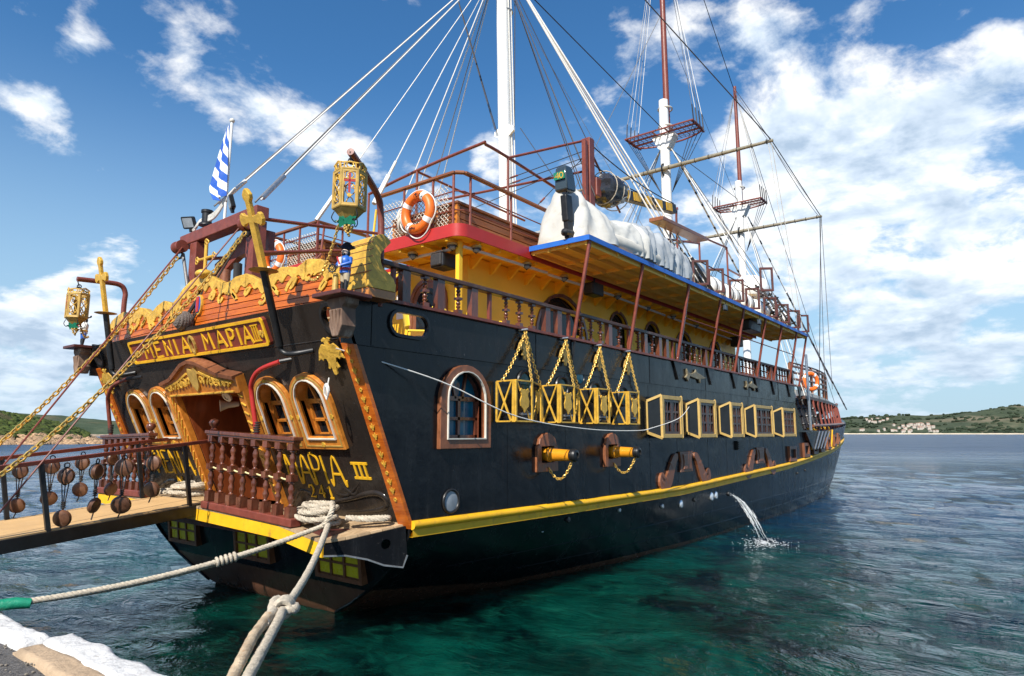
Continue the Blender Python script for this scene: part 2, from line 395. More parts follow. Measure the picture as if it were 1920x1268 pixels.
M['whiteflag'] = pbr('white_cloth', (.80, .80, .80), .8, 0, .06, 6)
M['bluecoat'] = pbr('blue_coat_paint', (.02, .11, .45), .4, 0, .15, 12)
M['skin'] = pbr('painted_skin', (.62, .47, .38), .5, 0, .1, 12)
M['khaki'] = pbr('khaki_paint', (.42, .34, .22), .5, 0, .15, 14)
M['greenleaf'] = pbr('green_tin_leaf', (.01, .20, .11), .4, 0, .2, 14)
M['greentape'] = pbr('green_plastic_wrap', (.01, .22, .12), .4, 0, .25, 20, .4, 30)
M['mahog'] = wood('mahogany_door_wood', (.16, .035, .01), (.36, .09, .025), .35, (1, 1, .25), 9, .4)
M['block'] = wood('pulley_block_wood', (.07, .028, .014), (.20, .085, .04), .45, (1, 1, 1), 12, .2)
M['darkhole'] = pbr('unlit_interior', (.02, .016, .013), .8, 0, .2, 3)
M['concrete'] = pbr('beige_concrete', (.42, .30, .19), .9, 0, .22, 3.5, .8, 22, dirt=((.2, .15, .1), .5))
M['whitewash'] = pbr('whitewashed_stone', (.58, .57, .55), .85, 0, .12, 5, 1.0, 16, dirt=((.26, .23, .2), .8))
M['asphalt'] = pbr('gravelly_asphalt', (.10, .095, .092), .95, 0, .55, 34, 1.0, 60, dirt=((.36, .28, .17), .6))
# ---------------------------------------------------------------- sea, land, quay
CX, CY = CAM.location.x, CAM.location.y
def ground(x, D):
    d = pix(x, 813); d.z = 0; d.normalize(); return Vector((CX+d.x*D, CY+d.y*D, 0))
def watermat():
    m = bpy.data.materials.new('sea_water'); m.use_nodes = True; t = NT(m.node_tree); b = t.n['Principled BSDF']
    o = t.new('ShaderNodeTexCoord').outputs['Object']                # origin of the sheet lies under the quay steps
    ln = t.vmath('LENGTH', o, out=1)
    deep = t.maprange(ln, 6, 24, 0, 1, 'SMOOTHSTEP')
    bed = t.noise(o, .55, 5, .6, .8); weed = t.noise(o, 2.2, 6, .65, 1.2)
    shal = t.mix(t.maprange(bed, .42, .64, 0, 1), (.0003, .005, .006, 1), (.001, .046, .033, 1))
    shal = t.mix(t.maprange(weed, .5, .75, 0, .6), shal, (.006, .085, .055, 1))
    c = t.mix(deep, shal, (.0012, .026, .070, 1))
    b.subsurface_method = 'BURLEY'; t.set(b, 'Subsurface Weight', 1.0); b.inputs['Subsurface Radius'].default_value = (1, 1, 1); t.set(b, 'Subsurface Scale', .8)
    t.set(b, 'Base Color', c); t.set(b, 'IOR', 1.333); t.set(b, 'Specular IOR Level', .5)
    t.set(b, 'Roughness', t.maprange(ln, 25, 130, .03, .32, 'SMOOTHSTEP'))
    mp = t.new('ShaderNodeMapping', {'Vector': o}); mp.inputs['Rotation'].default_value = (0, 0, R(25)); mp.inputs['Scale'].default_value = (1.7, .8, 1)
    w1 = t.noise(mp.outputs[0], 2.1, 5, .58, .6); w2 = t.noise(mp.outputs[0], .3, 4, .55, .3); w3 = t.noise(mp.outputs[0], 8.0, 3, .55, .6)
    rdg = lambda q: t.math('SUBTRACT', 1.0, t.math('ABSOLUTE', t.math('MULTIPLY_ADD', q, 2.0, -1.0)))     # sharp little crests
    w4 = t.noise(mp.outputs[0], .045, 4, .6, .2)
    h = t.math('ADD', t.math('MULTIPLY', rdg(w1), .15), t.math('ADD', t.math('MULTIPLY', w2, .85), t.math('ADD', t.math('MULTIPLY', rdg(w3), .022), t.math('MULTIPLY', w4, 3.2))))
    gust = t.maprange(t.noise(o, .06, 3), .35, .65, .55, 1.0)
    bn = t.new('ShaderNodeBump', {'Distance': 1.0, 'Height': h}); t.set(bn, 'Strength', t.math('MULTIPLY', gust, .78)); t.set(b, 'Normal', bn)
    return m
WAVES = []
for i in range(26):
    L = .55*1.13**i if i < 16 else .9*1.1**(i-12); an = R(25)+random.gauss(0, .55)
    WAVES.append((2*math.pi/L*math.cos(an), 2*math.pi/L*math.sin(an), L*.0075, random.random()*6.28))
def sea_z(x, y, d):
    k = max(0, 1-d/90.0)
    if k <= 0: return 0
    q = sum(a*(1-2*abs(math.sin((kx*x+ky*y+ph)*.5))) for kx, ky, a, ph in WAVES)
    return q*k*(.62+.7*noise.noise((x*.12, y*.12, 0)))
def water():
    mb = MB(); nA = 640; rs = []; r = 1.5
    while r < 9000: rs.append(r); r *= 1.022 if r < 60 else (1.035 if r < 130 else 1.2)
    ox, oy = -3.0, -4.0
    vs = []
    for r in rs:
        for j in range(nA):
            a = 2*math.pi*j/nA; x, y = CX+r*math.cos(a), CY+r*math.sin(a); vs.append((x, y, sea_z(x, y, r)))
    fs = [(i*nA+j, (i+1)*nA+j, (i+1)*nA+(j+1) % nA, i*nA+(j+1) % nA) for i in range(len(rs)-1) for j in range(nA)]
    mb.add(vs, fs)
    o = mb.thing('sea', watermat(), None, None, loc=(ox, oy, 0), smooth=180, kind='structure'); return o
water()

def landmat(name, cols, scale, rockz=None, rock=(.42, .27, .16), patch=(.16, .12, .065)):
    m = bpy.data.materials.new(name); m.use_nodes = True; t = NT(m.node_tree); b = t.n['Principled BSDF']
    o = t.new('ShaderNodeTexCoord').outputs['Object']
    n = t.noise(o, scale, 8, .68, .3); n2 = t.noise(o, scale*.22, 5, .6)
    c = t.ramp(n, ((.3, cols[0]), (.55, cols[1]), (.75, cols[2])))
    c = t.mix(t.maprange(n2, .55, .68, 0, .75), c, (*patch, 1))
    if rockz:
        z = t.new('ShaderNodeSeparateXYZ', {0: o}).outputs[2]
        z = t.math('ADD', z, t.math('MULTIPLY', t.math('SUBTRACT', n, .5), rockz*1.4))
        rc = t.ramp(t.noise(o, scale*3, 7, .7, .5), ((.3, tuple(q*.35 for q in rock)), (.5, rock), (.7, tuple(min(1, q*1.35) for q in rock))))
        c = t.mix(t.maprange(z, rockz*.8, rockz, 1, 0), c, rc)
    t.set(b, 'Base Color', c); t.set(b, 'Roughness', .95); t.set(b, 'Specular IOR Level', .1)
    bn = t.new('ShaderNodeBump', {'Strength': .8, 'Distance': 2.0, 'Height': n}); t.set(b, 'Normal', bn)
    return m
def hill(name, mat, xs, D0, D1, prof, rows=26, jag=.25, freq=.01, kind='structure', shore=0.0):
    """land from the shore at distance D0 to its ridge at D1; prof gives ridge height in metres along xs"""
    mb = MB(); vs = []; nx = len(xs)
    for i in range(rows+1):
        t = i/rows
        for x in xs:
            dd = D0+(D1-D0)*t+shore*noise.noise((x*.02, 3.1, 0))*(1-t); p = ground(x, dd); H = interp(x, prof)
            e = (math.sin(t*math.pi/2)**1.15); q = noise.fractal(Vector((p.x*freq, p.y*freq, 2.0)), 1.0, 2.1, 6)
            z = H*e*(1+jag*q*(1-t*.75)) if i else -3.0
            vs.append((p.x, p.y, z))
    back = []
    for x in xs: p = ground(x, D1*1.25); back.append((p.x, p.y, -3))
    vs += back
    fs = [(i*nx+j, i*nx+j+1, (i+1)*nx+j+1, (i+1)*nx+j) for i in range(rows+1) for j in range(nx-1)]
    mb.add(vs, fs); return mb.thing(name, mat, None, None, loc=tuple(ground((xs[0]+xs[-1])/2, D0)), smooth=180, kind=kind)
far = landmat('far_hill_scrub', ((.035, .048, .030), (.062, .078, .045), (.11, .115, .075)), .02, patch=(.20, .165, .11))
k = 2600/1248.0
hill('far_hills', far, [900+i*8 for i in range(221)], 2300, 3100,
     [(900, 20), (1300, 40), (1500, 55), (1600, 63), (1650, 71), (1700, 68), (1740, 68), (1800, 83), (1850, 92), (1920, 97), (2100, 120), (2400, 170), (2700, 120)], 30, .5, .004)
mb = MB(); vs = []
for x in range(900, 2400, 10):
    for dd, z in ((2285, -1), (2290, 2.2), (2312, 3.5)): p = ground(x, dd); vs.append((p.x, p.y, z))
n = len(vs)//3; mb.add(vs, [(i*3+j, (i+1)*3+j, (i+1)*3+j+1, i*3+j+1) for i in range(n-1) for j in range(2)])
mb.thing('far_beach', pbr('pale_sand', (.55, .46, .33), .9, 0, .2, .05), None, None, kind='structure')
mid = landmat('middle_hill_hazed_scrub', ((.035, .055, .030), (.065, .085, .050), (.12, .13, .08)), .05, 2.0, (.36, .28, .2))  # scrub colours paled and greyed, distance haze painted in
hill('middle_hill', mid, [-260+i*6 for i in range(100)], 640, 800, [(-260, 26), (100, 20), (150, 17.5), (200, 15.5), (260, 13.5), (330, 6)], 18, .35, .02)
near = landmat('rocky_point_ground', ((.022, .036, .012), (.05, .065, .022), (.12, .095, .045)), .4, 2.2, (.40, .26, .15))
HP = [(-330, 15), (-120, 12), (0, 8.2), (60, 6.6), (110, 4.9), (140, 3.5), (165, 2.2), (190, .8), (205, -1.5)]
hill('rocky_point', near, [-330+i*2.5 for i in range(215)], 186, 250, HP, 40, .45, .09, shore=30)
# low scrub on the point: nobody could count it
mb = MB()
def clump(mb, c, r, n=7, m=5, sq=.75):
    c = vv(c); base = len(mb.v); sub = MB(); sub.ball((0, 0, 0), (1, 1, sq), n, m)
    sd = random.random()*50
    mb.add([c+Vector(q)*r*(1+.42*noise.noise((q[0]*1.7+sd, q[1]*1.7, q[2]*1.7))) for q in sub.v], sub.f)
for i in range(2600):
    x = random.uniform(-320, 165); t = random.random()**.8*.95+.02; H = interp(x, HP); z = H*math.sin(t*math.pi/2)**1.15
    if z < 1.7+random.gauss(0, .5): continue
    p = ground(x, 186+64*t); clump(mb, (p.x, p.y, z+random.uniform(-.1, .35)), random.uniform(.45, 1.2))
scrub = pbr('maquis_scrub', (.055, .075, .018), .9, 0, .75, .5, .5, 3, spec=.15, dirt=((.15, .12, .035), .8))
mb.thing('scrub', scrub, 'low green scrub covering the rocky point', 'scrub', smooth=60, kind='stuff')
mb = MB()
for i in range(1700):
    x = random.uniform(-320, 196); t = random.random()**2*.4; H = interp(x, HP); z = H*math.sin(t*math.pi/2)**1.15
    if z > 1.9: continue
    p = ground(x, 184+64*t+8*noise.noise((x*.02, 3.1, 0))); clump(mb, (p.x, p.y, z), random.uniform(.25, .95), 6, 4, random.uniform(.4, .8))
mb.thing('shore_rocks', pbr('ochre_shore_rock', (.40, .26, .15), .9, 0, .6, .8, 1.0, 2.5, spec=.15, dirt=((.09, .055, .03), .9)), 'ochre rocks along the foot of the rocky point', 'rocks', smooth=25, kind='stuff')
# trees far off read as one mass
mb = MB()
for i in range(900):
    x = random.uniform(1560, 2050); t = random.random()**1.6*.85+.01
    H = interp(x, [(1500, 55), (1650, 71), (1740, 68), (1800, 83), (1920, 97), (2100, 120)]); p = ground(x, 2300+800*t)
    q = noise.fractal(Vector((p.x*.004, p.y*.004, 2.0)), 1.0, 2.1, 6); z = H*math.sin(t*math.pi/2)**1.15*(1+.5*q*(1-t*.75))
    if noise.noise((p.x*.01, p.y*.01, 5)) < -.08: continue
    clump(mb, (p.x, p.y, z+2), random.uniform(4, 9), 6, 4, .6)
mb.thing('far_wood', pbr('far_foliage', (.034, .048, .028), .95, 0, .6, .03, spec=.1), 'dark patches of far woodland across the bay', 'trees', smooth=60, kind='stuff')
# the village across the bay
def hz(x, t):
    H = interp(x, [(1500, 55), (1650, 71), (1740, 68), (1800, 83), (1920, 97), (2100, 120)]); p = ground(x, 2300+800*t)
    q = noise.fractal(Vector((p.x*.004, p.y*.004, 2.0)), 1.0, 2.1, 6); return Vector((p.x, p.y, H*math.sin(t*math.pi/2)**1.15*(1+.5*q*(1-t*.75))))
wallm = pbr('far_white_wall', (.46, .41, .35), .8, 0, .1, .1); roofm = pbr('far_tile_roof', (.30, .17, .12), .8, 0, .2, .2)
rng = random.Random(3)
spots = [(rng.uniform(1676, 1752), rng.uniform(.16, .30), 'white terraced houses heaped on the far hillside', 'small white house in the dense village on the far hillside') for i in range(34)]
spots += [(rng.uniform(1622, 1672), rng.uniform(.40, .60), 'red roofed houses high on the far ridge', 'small red roofed house high on the far ridge above the bay') for i in range(12)]
spots += [(rng.uniform(1612, 1760), rng.uniform(.05, .12), 'low houses by the far beach', 'low pale house among trees just above the far beach') for i in range(14)]
for (x, t, grp, lab) in spots:
    c = hz(x, t); w, d, h = rng.uniform(5, 11), rng.uniform(5, 8), rng.uniform(4, 6.5); h0 = c.z+h+2.6
    ro = root('house', lab, 'house', (c.x, c.y, c.z-2), grp)
    f = Frame((c.x, c.y, 0), (math.cos(2.2+rng.gauss(0, .3)), math.sin(2.2), 0), (0, 0, 1))
    MB().box((c.x, c.y, c.z+h/2), (w, d, h+4), (f.x, f.n, Vector((0, 0, 1)))).part('wall', wallm, ro, 0)
    b = MB(); hh = h0-1; vs = [f.p(a*w*.54, hh, q*d*.54) for a in (-1, 1) for q in (-1, 1)]+[f.p(a*w*.54, hh+1.7, 0) for a in (-1, 1)]
    b.add(vs, [(0, 1, 4), (2, 5, 3), (0, 4, 5, 2), (1, 3, 5, 4), (0, 2, 3, 1)]).part('roof', roofm, ro, 0)

# quay: asphalt, a concrete strip and whitewashed edge stones
def slab(name, mat, pts, z0, z1, seg=18, amp=.02, nm=None):
    pass
mb = MB(); ys = [-40+.5*i for i in range(161)]
vs = []; xs = [-30, -20, -12, -9, -7.5, -6.6, -6, -5.6, -5.2, -4.9, -4.6, -4.3, -4.1, -3.95, -3.84]
for x in xs:
    for y in ys: vs.append((x, y, .80+.05*noise.fractal(Vector((x*1.3, y*1.3, 0)), 1, 2, 4)*(1 if x > -9 else .3)))
ny = len(ys); mb.add(vs, [(i*ny+j, (i+1)*ny+j, (i+1)*ny+j+1, i*ny+j+1) for i in range(len(xs)-1) for j in range(ny-1)])
mb.box2((-30, -40, -3), (-3.8, 40, .6)); mb.thing('quay', M['asphalt'], None, None, smooth=60, kind='structure', loc=(-4.1, 0, .8))
def lump(name, mat, outline, z0, z1, amp, sub=10, seed=0, **kw):
    """worn slab: a fine grid inside an outline, edges rounded and chipped"""
    pass
def strip(x0, x1, y0, y1, z, th, nx, ny, amp, seed, rnd=.06, skew=0.0):
    mb = MB(); vs = []
    for i in range(nx+1):
        for j in range(ny+1):
            u, v = i/nx, j/ny; e = min(u, 1-u)*abs(x1-x0); e2 = min(v, 1-v)*abs(y1-y0); ed = min(e, e2)
            drop = rnd*max(0, 1-ed/rnd)**2
            x = x0+(x1-x0)*u+skew*v; y = y0+(y1-y0)*v
            q = noise.fractal(Vector((x*5+seed, y*5, 1)), 1, 2, 5)
            vs.append((x+amp*1.2*noise.noise((y*3, seed, x*2))*(1 if u > .5 else .4), y+amp*.8*noise.noise((x*3, seed+9, y)), z-drop+amp*.45*q))
    fs = [(i*(ny+1)+j, (i+1)*(ny+1)+j, (i+1)*(ny+1)+j+1, i*(ny+1)+j+1) for i in range(nx) for j in range(ny)]
    mb.add(vs, fs); idx = lambda i, j: i*(ny+1)+j
    rim = [idx(i, 0) for i in range(nx)]+[idx(nx, j) for j in range(ny)]+[idx(i, ny) for i in range(nx, 0, -1)]+[idx(0, j) for j in range(ny, 0, -1)]
    lo = [(mb.v[q][0], mb.v[q][1], z-th) for q in rim]; o = len(mb.v); mb.v += lo; k = len(rim)
    for q in range(k): mb.f.append((rim[q], o+q, o+(q+1) % k, rim[(q+1) % k])); mb.mi.append(0)
    return mb
quay = bpy.data.objects['quay']
strip(-3.90, -3.70, -14, -3.30, .85, .3, 8, 150, .025, 1, .03).part('concrete_strip', M['concrete'], quay, 60)
strip(-3.735, -3.47, -9.6, -3.27, .872, .6, 12, 150, .035, 2, .05).part('edge_stone', M['whitewash'], quay, 60)
strip(-3.86, -3.62, -3.24, -2.2, .875, .6, 12, 30, .045, 5, .07).part('edge_stone', M['whitewash'], quay, 60)
strip(-3.9, -3.6, -2.16, -.4, .86, .5, 12, 40, .05, 8, .08).part('edge_stone', M['whitewash'], quay, 60)
strip(-3.9, -3.6, -.34, 6.0, .85, .5, 14, 100, .06, 9, .1).part('edge_stone', M['whitewash'], quay, 60)
mb = MB()
for i in range(420):
    x, y = random.uniform(-4.9, -3.85), random.uniform(-5.4, -2.0); r = random.uniform(.004, .012)
    mb.ball((x, y, .81+.05*noise.fractal(Vector((x*1.3, y*1.3, 0)), 1, 2, 4)), (r*1.2, r, r*.7), 6, 4)
mb.thing('gravel', pbr('loose_gravel', (.22, .19, .15), .9, 0, .5, 9), 'loose pebbles scattered on the asphalt behind the white quay edge', 'gravel', kind='stuff')
# ---------------------------------------------------------------- the ship: hull
SHIP = root('pirate_ship', 'black and gold three masted pirate style tour ship moored stern to the quay', 'ship', (0, 0, 0))
def s_aft(z):
    return -.45*(z-1.35) if z >= 1.35 else interp(z, [(-.8, 1.6), (-.4, .75), (0, .34), (.4, .17), (.8, .07), (1.35, 0)])
def s_bow(z): return 33.5+(1.9*z if z > 0 else .9*z)
def half(s, z):
    aft = interp(z, [(-.8, .3), (-.4, .9), (0, 1.7), (.2, 2.13), (.45, 2.6), (.7, 2.98), (.95, 3.28), (1.2, 3.46), (1.35, 3.5)])
    mid = interp(z, [(-.8, 2.6), (-.4, 3.1), (0, 3.33), (.5, 3.44), (1.35, 3.5)])
    g = 1-(1-min(1, max(0, s-s_aft(z))/12.6))**2.4
    b = aft+(mid-aft)*g
    if s > 14: b *= max(0, 1-min(1, (s-14)/(s_bow(z)-14))**2.2)**.7
    return b
def zrail(s): return interp(s, [(0, 1.35), (4, 1.30), (8, 1.28), (16, 1.48), (24, 1.80), (30, 2.10), (37, 2.45)])
ZTOP = [(16, 3.5), (17.5, 3.5), (17.75, 3.2), (18.4, 2.56), (22, 2.56), (28, 2.76), (33.8, 3.05), (39, 3.6)]
TRF = Frame((0, 0, 1.35), (0, -1, 0), (-.45, 0, 1))                 # transom: a to starboard, b up the slope
def TZ(z): return (z-1.35)*1.0966
SDF = Frame((0, -3.5, 0), (1, 0, 0), (0, 0, 1))                     # starboard topside
def lower_hull():
    mb = MB(); zs = [-.8, -.4, -.15, 0, .12, .25, .4, .55, .7, .85, 1.0, 1.15, 1.28, 1.35]; nu = 80; vs = []
    us = [(i/nu)**1.0 for i in range(nu+1)]; us = [u**1.25 if u < .5 else u for u in us]; us = sorted(set(us+[1.0]))
    for z in zs:
        for u in us:
            s = s_aft(z)+(s_bow(z)-s_aft(z))*u; vs.append((s, -half(s, z), z))
    n = len(us); fs = [(i*n+j, i*n+j+1, (i+1)*n+j+1, (i+1)*n+j) for i in range(len(zs)-1) for j in range(n-1)]
    mb.add(vs, fs); mb.add([(x, -y, z) for x, y, z in vs], [tuple(reversed(f)) for f in fs])
    cap = [];  m = 12                                               # lower transom, between the two corners
    for z in zs:
        b = half(s_aft(z), z)
        for j in range(m+1): cap.append((s_aft(z)-.0, -b+2*b*j/m, z))
    mb.add(cap, [(i*(m+1)+j, (i+1)*(m+1)+j, (i+1)*(m+1)+j+1, i*(m+1)+j+1) for i in range(len(zs)-1) for j in range(m)])
    # forward topsides
    rows, cols = 8, 60
    for sg in (1, -1):
        vs = []
        for k in range(rows+1):
            for c in range(cols+1):
                u = c/cols; sm = 16+(s_bow(2)-16)*u; z = 1.35+(interp(sm, ZTOP)-1.35)*k/rows; s = 16+(s_bow(z)-16)*u
                vs.append((s, -half(s, z)*sg, z))
        n = cols+1; fs = [(i*n+j, i*n+j+1, (i+1)*n+j+1, (i+1)*n+j) for i in range(rows) for j in range(cols)]
        mb.add(vs, fs if sg > 0 else [tuple(reversed(f)) for f in fs])
    return mb.part('hull', M['hull'], SHIP, 50)
HULL = lower_hull()
# seams of the plating, low on the side
for z, s0, s1 in ((.62, 1.2, 29), (.30, 3, 30)):
    MB().tube([(s, -half(s, z)-.001, z) for s in [s0+(s1-s0)*i/50 for i in range(51)]], .006, 4).part('weld_seam', M['hull'], HULL)
# starboard topside with its openings
WIN = arch(.55, 1.31, 2.38, 2.90)
CAN = [[(2.69, 2.0), (3.03, 2.0), (3.03, 2.25), (2.69, 2.25)], [(4.77, 2.0), (5.11, 2.0), (5.11, 2.25), (4.77, 2.25)]]
mb = MB(); mb.plate(SDF, [(0, 1.35), (16.02, 1.35), (16.02, 3.5), (-.9675, 3.5)], -.05, 0, [WIN]+CAN); mb.part('starboard_topside', M['black'], SHIP, 0)
for i in range(10): s_ = 1.9+i*1.52+.2*math.sin(i*3); MB().box((s_, -3.5005, 2.4), (.007, .006, 2.05)).part('weld_seam', M['black'], bpy.data.objects['starboard_topside'], 0)
PSF = Frame((0, 3.5, 0), (-1, 0, 0), (0, 0, 1))
MB().plate(PSF, [(0, 1.35), (.9675, 3.5), (-16.02, 3.5), (-16.02, 1.35)], -.05, 0).part('port_topside', M['black'], SHIP, 0)
def stadium(cx, cy, w, h, n=8):
    r = h/2; L = w/2-r
    return [(cx+L+r*math.cos(-math.pi/2+math.pi*i/n), cy+r*math.sin(-math.pi/2+math.pi*i/n)) for i in range(n+1)]+[(cx-L+r*math.cos(math.pi/2+math.pi*i/n), cy+r*math.sin(math.pi/2+math.pi*i/n)) for i in range(n+1)]
OV = stadium(-.12, 3.79, .62, .27)
bul = [(-1.13, 3.46), (17.5, 3.46), (17.5, 4.02), (-1.13, 4.02)]
mb = MB(); mb.plate(SDF, bul, -.02, .02, [OV]); BUL = mb.part('bulwark', M['black'], SHIP, 0)
MB().ring(SDF, stadium(-.12, 3.79, .70, .35), stadium(-.12, 3.79, .62, .27), .02, .05).part('opening_rim', M['iron'], BUL)
MB().plate(PSF, [(1.13, 3.46), (1.13, 4.02), (-17.5, 4.02), (-17.5, 3.46)], -.02, .02).part('bulwark', M['black'], SHIP, 0)
for s in (-.70, 2.6, 6.6, 9.6, 12.8, 15.6):                         # upright plate joints
    MB().box((s, -3.522, 3.74), (.012 if s > 0 else .05, .012, .54)).part('plate_joint', M['black'], BUL)
# rub rail
for sg in (1, -1):
    pts = [(s, -sg*(half(s, zrail(s))+.03), zrail(s)) for s in [-.01+36.6*i/100 for i in range(101)]]
    r = MB(); r.tube(pts, .055, 8); rr = r.part('rub_rail', M['yellow'], SHIP, 60)
    b = MB(); vs = []
    for (x, y, z) in pts: vs += [(x, y-sg*.012, z), (x, y-sg*.012, z-.14), (x, y+sg*.06, z-.14), (x, y+sg*.06, z)]
    b.add(vs, [(4*i+a, 4*i+4+a, 4*i+4+(a+1) % 4, 4*i+(a+1) % 4) for i in range(len(pts)-1) for a in range(4)]); b.part('rail_face', M['yellow'], rr, 60)
# decks inside
MB().box2((-.84, -3.46, 3.40), (17.4, 3.46, 3.48)).part('main_deck', M['deck'], SHIP, 0)
b = MB(); n = 24; vs = [(17+19*i/n, sg*(half(17+19*i/n, 2.0)-.03), 2.05+.02*i) for i in range(n+1) for sg in (-1, 1)]
b.add(vs, [(2*i, 2*i+2, 2*i+3, 2*i+1) for i in range(n)]); b.part('foredeck', M['deck'], SHIP, 0)
MB().box2((17.42, -3.4, 2.0), (17.5, 3.4, 3.9)).part('forward_bulkhead', M['rust'], SHIP, 0)

# ---------------------------------------------------------------- transom
def win_in(c): return arch(c-.27, c+.27, TZ(2.42), TZ(2.42)+.50)
def win_out(c): return arch(c-.41, c+.41, TZ(2.27), TZ(2.27)+.62, 14)
WCS = (-2.40, -1.56, 1.56, 2.40)
door = [(-.88, 0.03), (.90, 0.03), (.90, TZ(3.06)), (-.88, TZ(3.06))]
holes = [win_in(c) for c in WCS]+[door]+[circ(a, TZ(3.775), .13, 20, .15) for a in (-3.24, 3.24)]
mb = MB(); mb.plate(TRF, [(-3.46, 0), (3.46, 0), (3.46, TZ(3.97)), (-3.46, TZ(3.97))], -.05, 0, holes)
TRAN = mb.part('transom', M['transom'], SHIP, 0)
for a in (-3.24, 3.24): MB().ring(TRF, circ(a, TZ(3.775), .17, 24, .19), circ(a, TZ(3.775), .13, 24, .15), 0, .03).part('eyelet_rim', M['iron'], TRAN)
MB().tube([TRF.p(-3.4, TZ(3.55), .0), TRF.p(3.4, TZ(3.55), .0)], .008, 5).part('weld_seam', M['transom'], TRAN)
# wrinkled tar cloth bulges low on the transom
def bulge(c, pts, w):
    b = MB(); q = cat_rom([(*p_, 0) for p_ in pts], 6); b.tube([TRF.p(x, y, -.022) for x, y, _ in q], [w*(.4+.6*math.sin(math.pi*i/(len(q)-1))) for i in range(len(q))], 8); b.part('cloth_fold', M['transom'], TRAN, 60)
for pts, w in (([(1.5, .12), (2.3, .25), (3.0, .40), (3.2, .30), (3.0, .17), (2.2, .06)], .05), ([(2.3, .55), (2.6, .35), (2.75, .5)], .04), ([(2.1, .42), (2.45, .33), (2.9, .62)], .035), ([(-1.5, .1), (-2.2, .32), (-2.8, .2)], .05), ([(1.2, .15), (1.5, .35), (1.9, .2)], .04)): bulge(0, pts, w)
# four arched windows with deep boxes
for c in WCS:
    w = MB().ring(TRF, win_out(c), win_in(c), 0, .055).part('arched_window', M['wood_trim'], SHIP, 0, .006)
    MB().ring(TRF, arch(c-.292, c+.292, TZ(2.398), TZ(2.398)+.522), arch(c-.276, c+.276, TZ(2.414), TZ(2.414)+.506), .05, .075).part('white_bead', M['offwhite'], w)
    MB().ring(TRF, arch(c-.372, c+.372, TZ(2.27)+.04, TZ(2.27)+.62, 14), arch(c-.352, c+.352, TZ(2.27)+.06, TZ(2.27)+.62, 14), .055, .062).part('gold_inlay', M['gold_dull'], w)
    b = MB(); o = win_in(c); m = len(o)
    vs = [TRF.p(x, y, .02) for x, y in o]+[Vector((TRF.p(x, y).x+.02+.24, TRF.p(x, y).y, TRF.p(x, y).z)) for x, y in o]
    b.add(vs, [(i, (i+1) % m, m+(i+1) % m, m+i) for i in range(m)]); b.part('window_box', M['wood_trim'], w, 40)
    G = Frame(TRF.p(0, 0)+Vector((.13, 0, 0)), TRF.x, TRF.y)
    z0, zs = TZ(2.42), TZ(2.42)+.50
    for i, (x0, x1, y0, y1) in enumerate(((c-.27, c-.01, z0, z0+.23), (c+.01, c+.27, z0, z0+.23), (c-.27, c-.01, z0+.25, z0+.48), (c+.01, c+.27, z0+.25, z0+.48))):
        MB().plate(G, [(x0, y0), (x1, y0), (x1, y1), (x0, y1)], -.01, 0).part('pane', M['glassdark'], w, 0)
    MB().plate(G, arch(c-.27, c+.27, zs, zs+.005), -.01, 0).part('pane', M['glassdark'], w, 0)
    k = MB(); k.box2
    for (p_, q_, ww) in (((c, z0), (c, z0+.5), .035), ((c-.27, z0+.24), (c+.27, z0+.24), .03), ((c-.27, z0+.50), (c+.27, z0+.50), .06), ((c-.06, z0+.5), (c-.12, z0+.74), .03), ((c+.06, z0+.5), (c+.12, z0+.74), .03), ((c-.25, z0), (c-.25, z0+.5), .05), ((c+.25, z0), (c+.25, z0+.5), .05), ((c-.27, z0+.02), (c+.27, z0+.02), .06)):
        k.stroke(G, [p_, q_], ww, 0, .035)
    k.part('mullion', M['wood_trim'], w, 0)
    for x, y in ((c, TZ(2.27)+.97), (c-.345, TZ(2.27)+.45), (c+.345, TZ(2.27)+.45), (c, TZ(2.27)+.07)): MB().plate(TRF, circ(x, y, .035, 6), .055, .068).part('gold_rosette', M['gold'], w)
# entrance: carved surround, pediment, niche and door
for sg in (1, -1):
    a0 = .01+sg*.89; ent = MB().plate(TRF, [(a0, .02), (a0+sg*.15, .02), (a0+sg*.15, TZ(3.10)), (a0, TZ(3.06))][::sg], 0, .10)
    if sg > 0: ENT = ent.part('entrance_surround', M['wood_trim'], SHIP, 0, .008)
    else: ent.part('door_jamb', M['wood_trim'], ENT, 0, .008)
def pedim(k, b0): return [(-1.02*k, TZ(b0))]+[(.01+x*k, TZ(z)) for x, z in ((1.04, b0), (1.05, 3.27), (.92, 3.29), (.7, 3.325), (.45, 3.42), (.22, 3.51), (0, 3.545), (-.22, 3.51), (-.45, 3.42), (-.7, 3.325), (-.92, 3.29), (-1.05, 3.27))]
MB().plate(TRF, pedim(1, 3.06), .0, .14).part('pediment', M['wood_trim'], ENT, 0, .008)
MB().stroke(TRF, [(x, y+.0) for x, y in pedim(1.0, 3.06)[2:]], .05, .02, .19).part('pediment_moulding', M['wood_brown'], ENT, 0)
g = MB(); g.plate(TRF, [(0, TZ(3.12)), (.09, TZ(3.2)), (.14, TZ(3.36)), (.10, TZ(3.45)), (.02, TZ(3.42)), (-.08, TZ(3.45)), (-.13, TZ(3.36)), (-.08, TZ(3.2))], .14, .17); g.part('gold_heart', M['gold_dull'], ENT)
g = MB(); rn = random.Random(5)
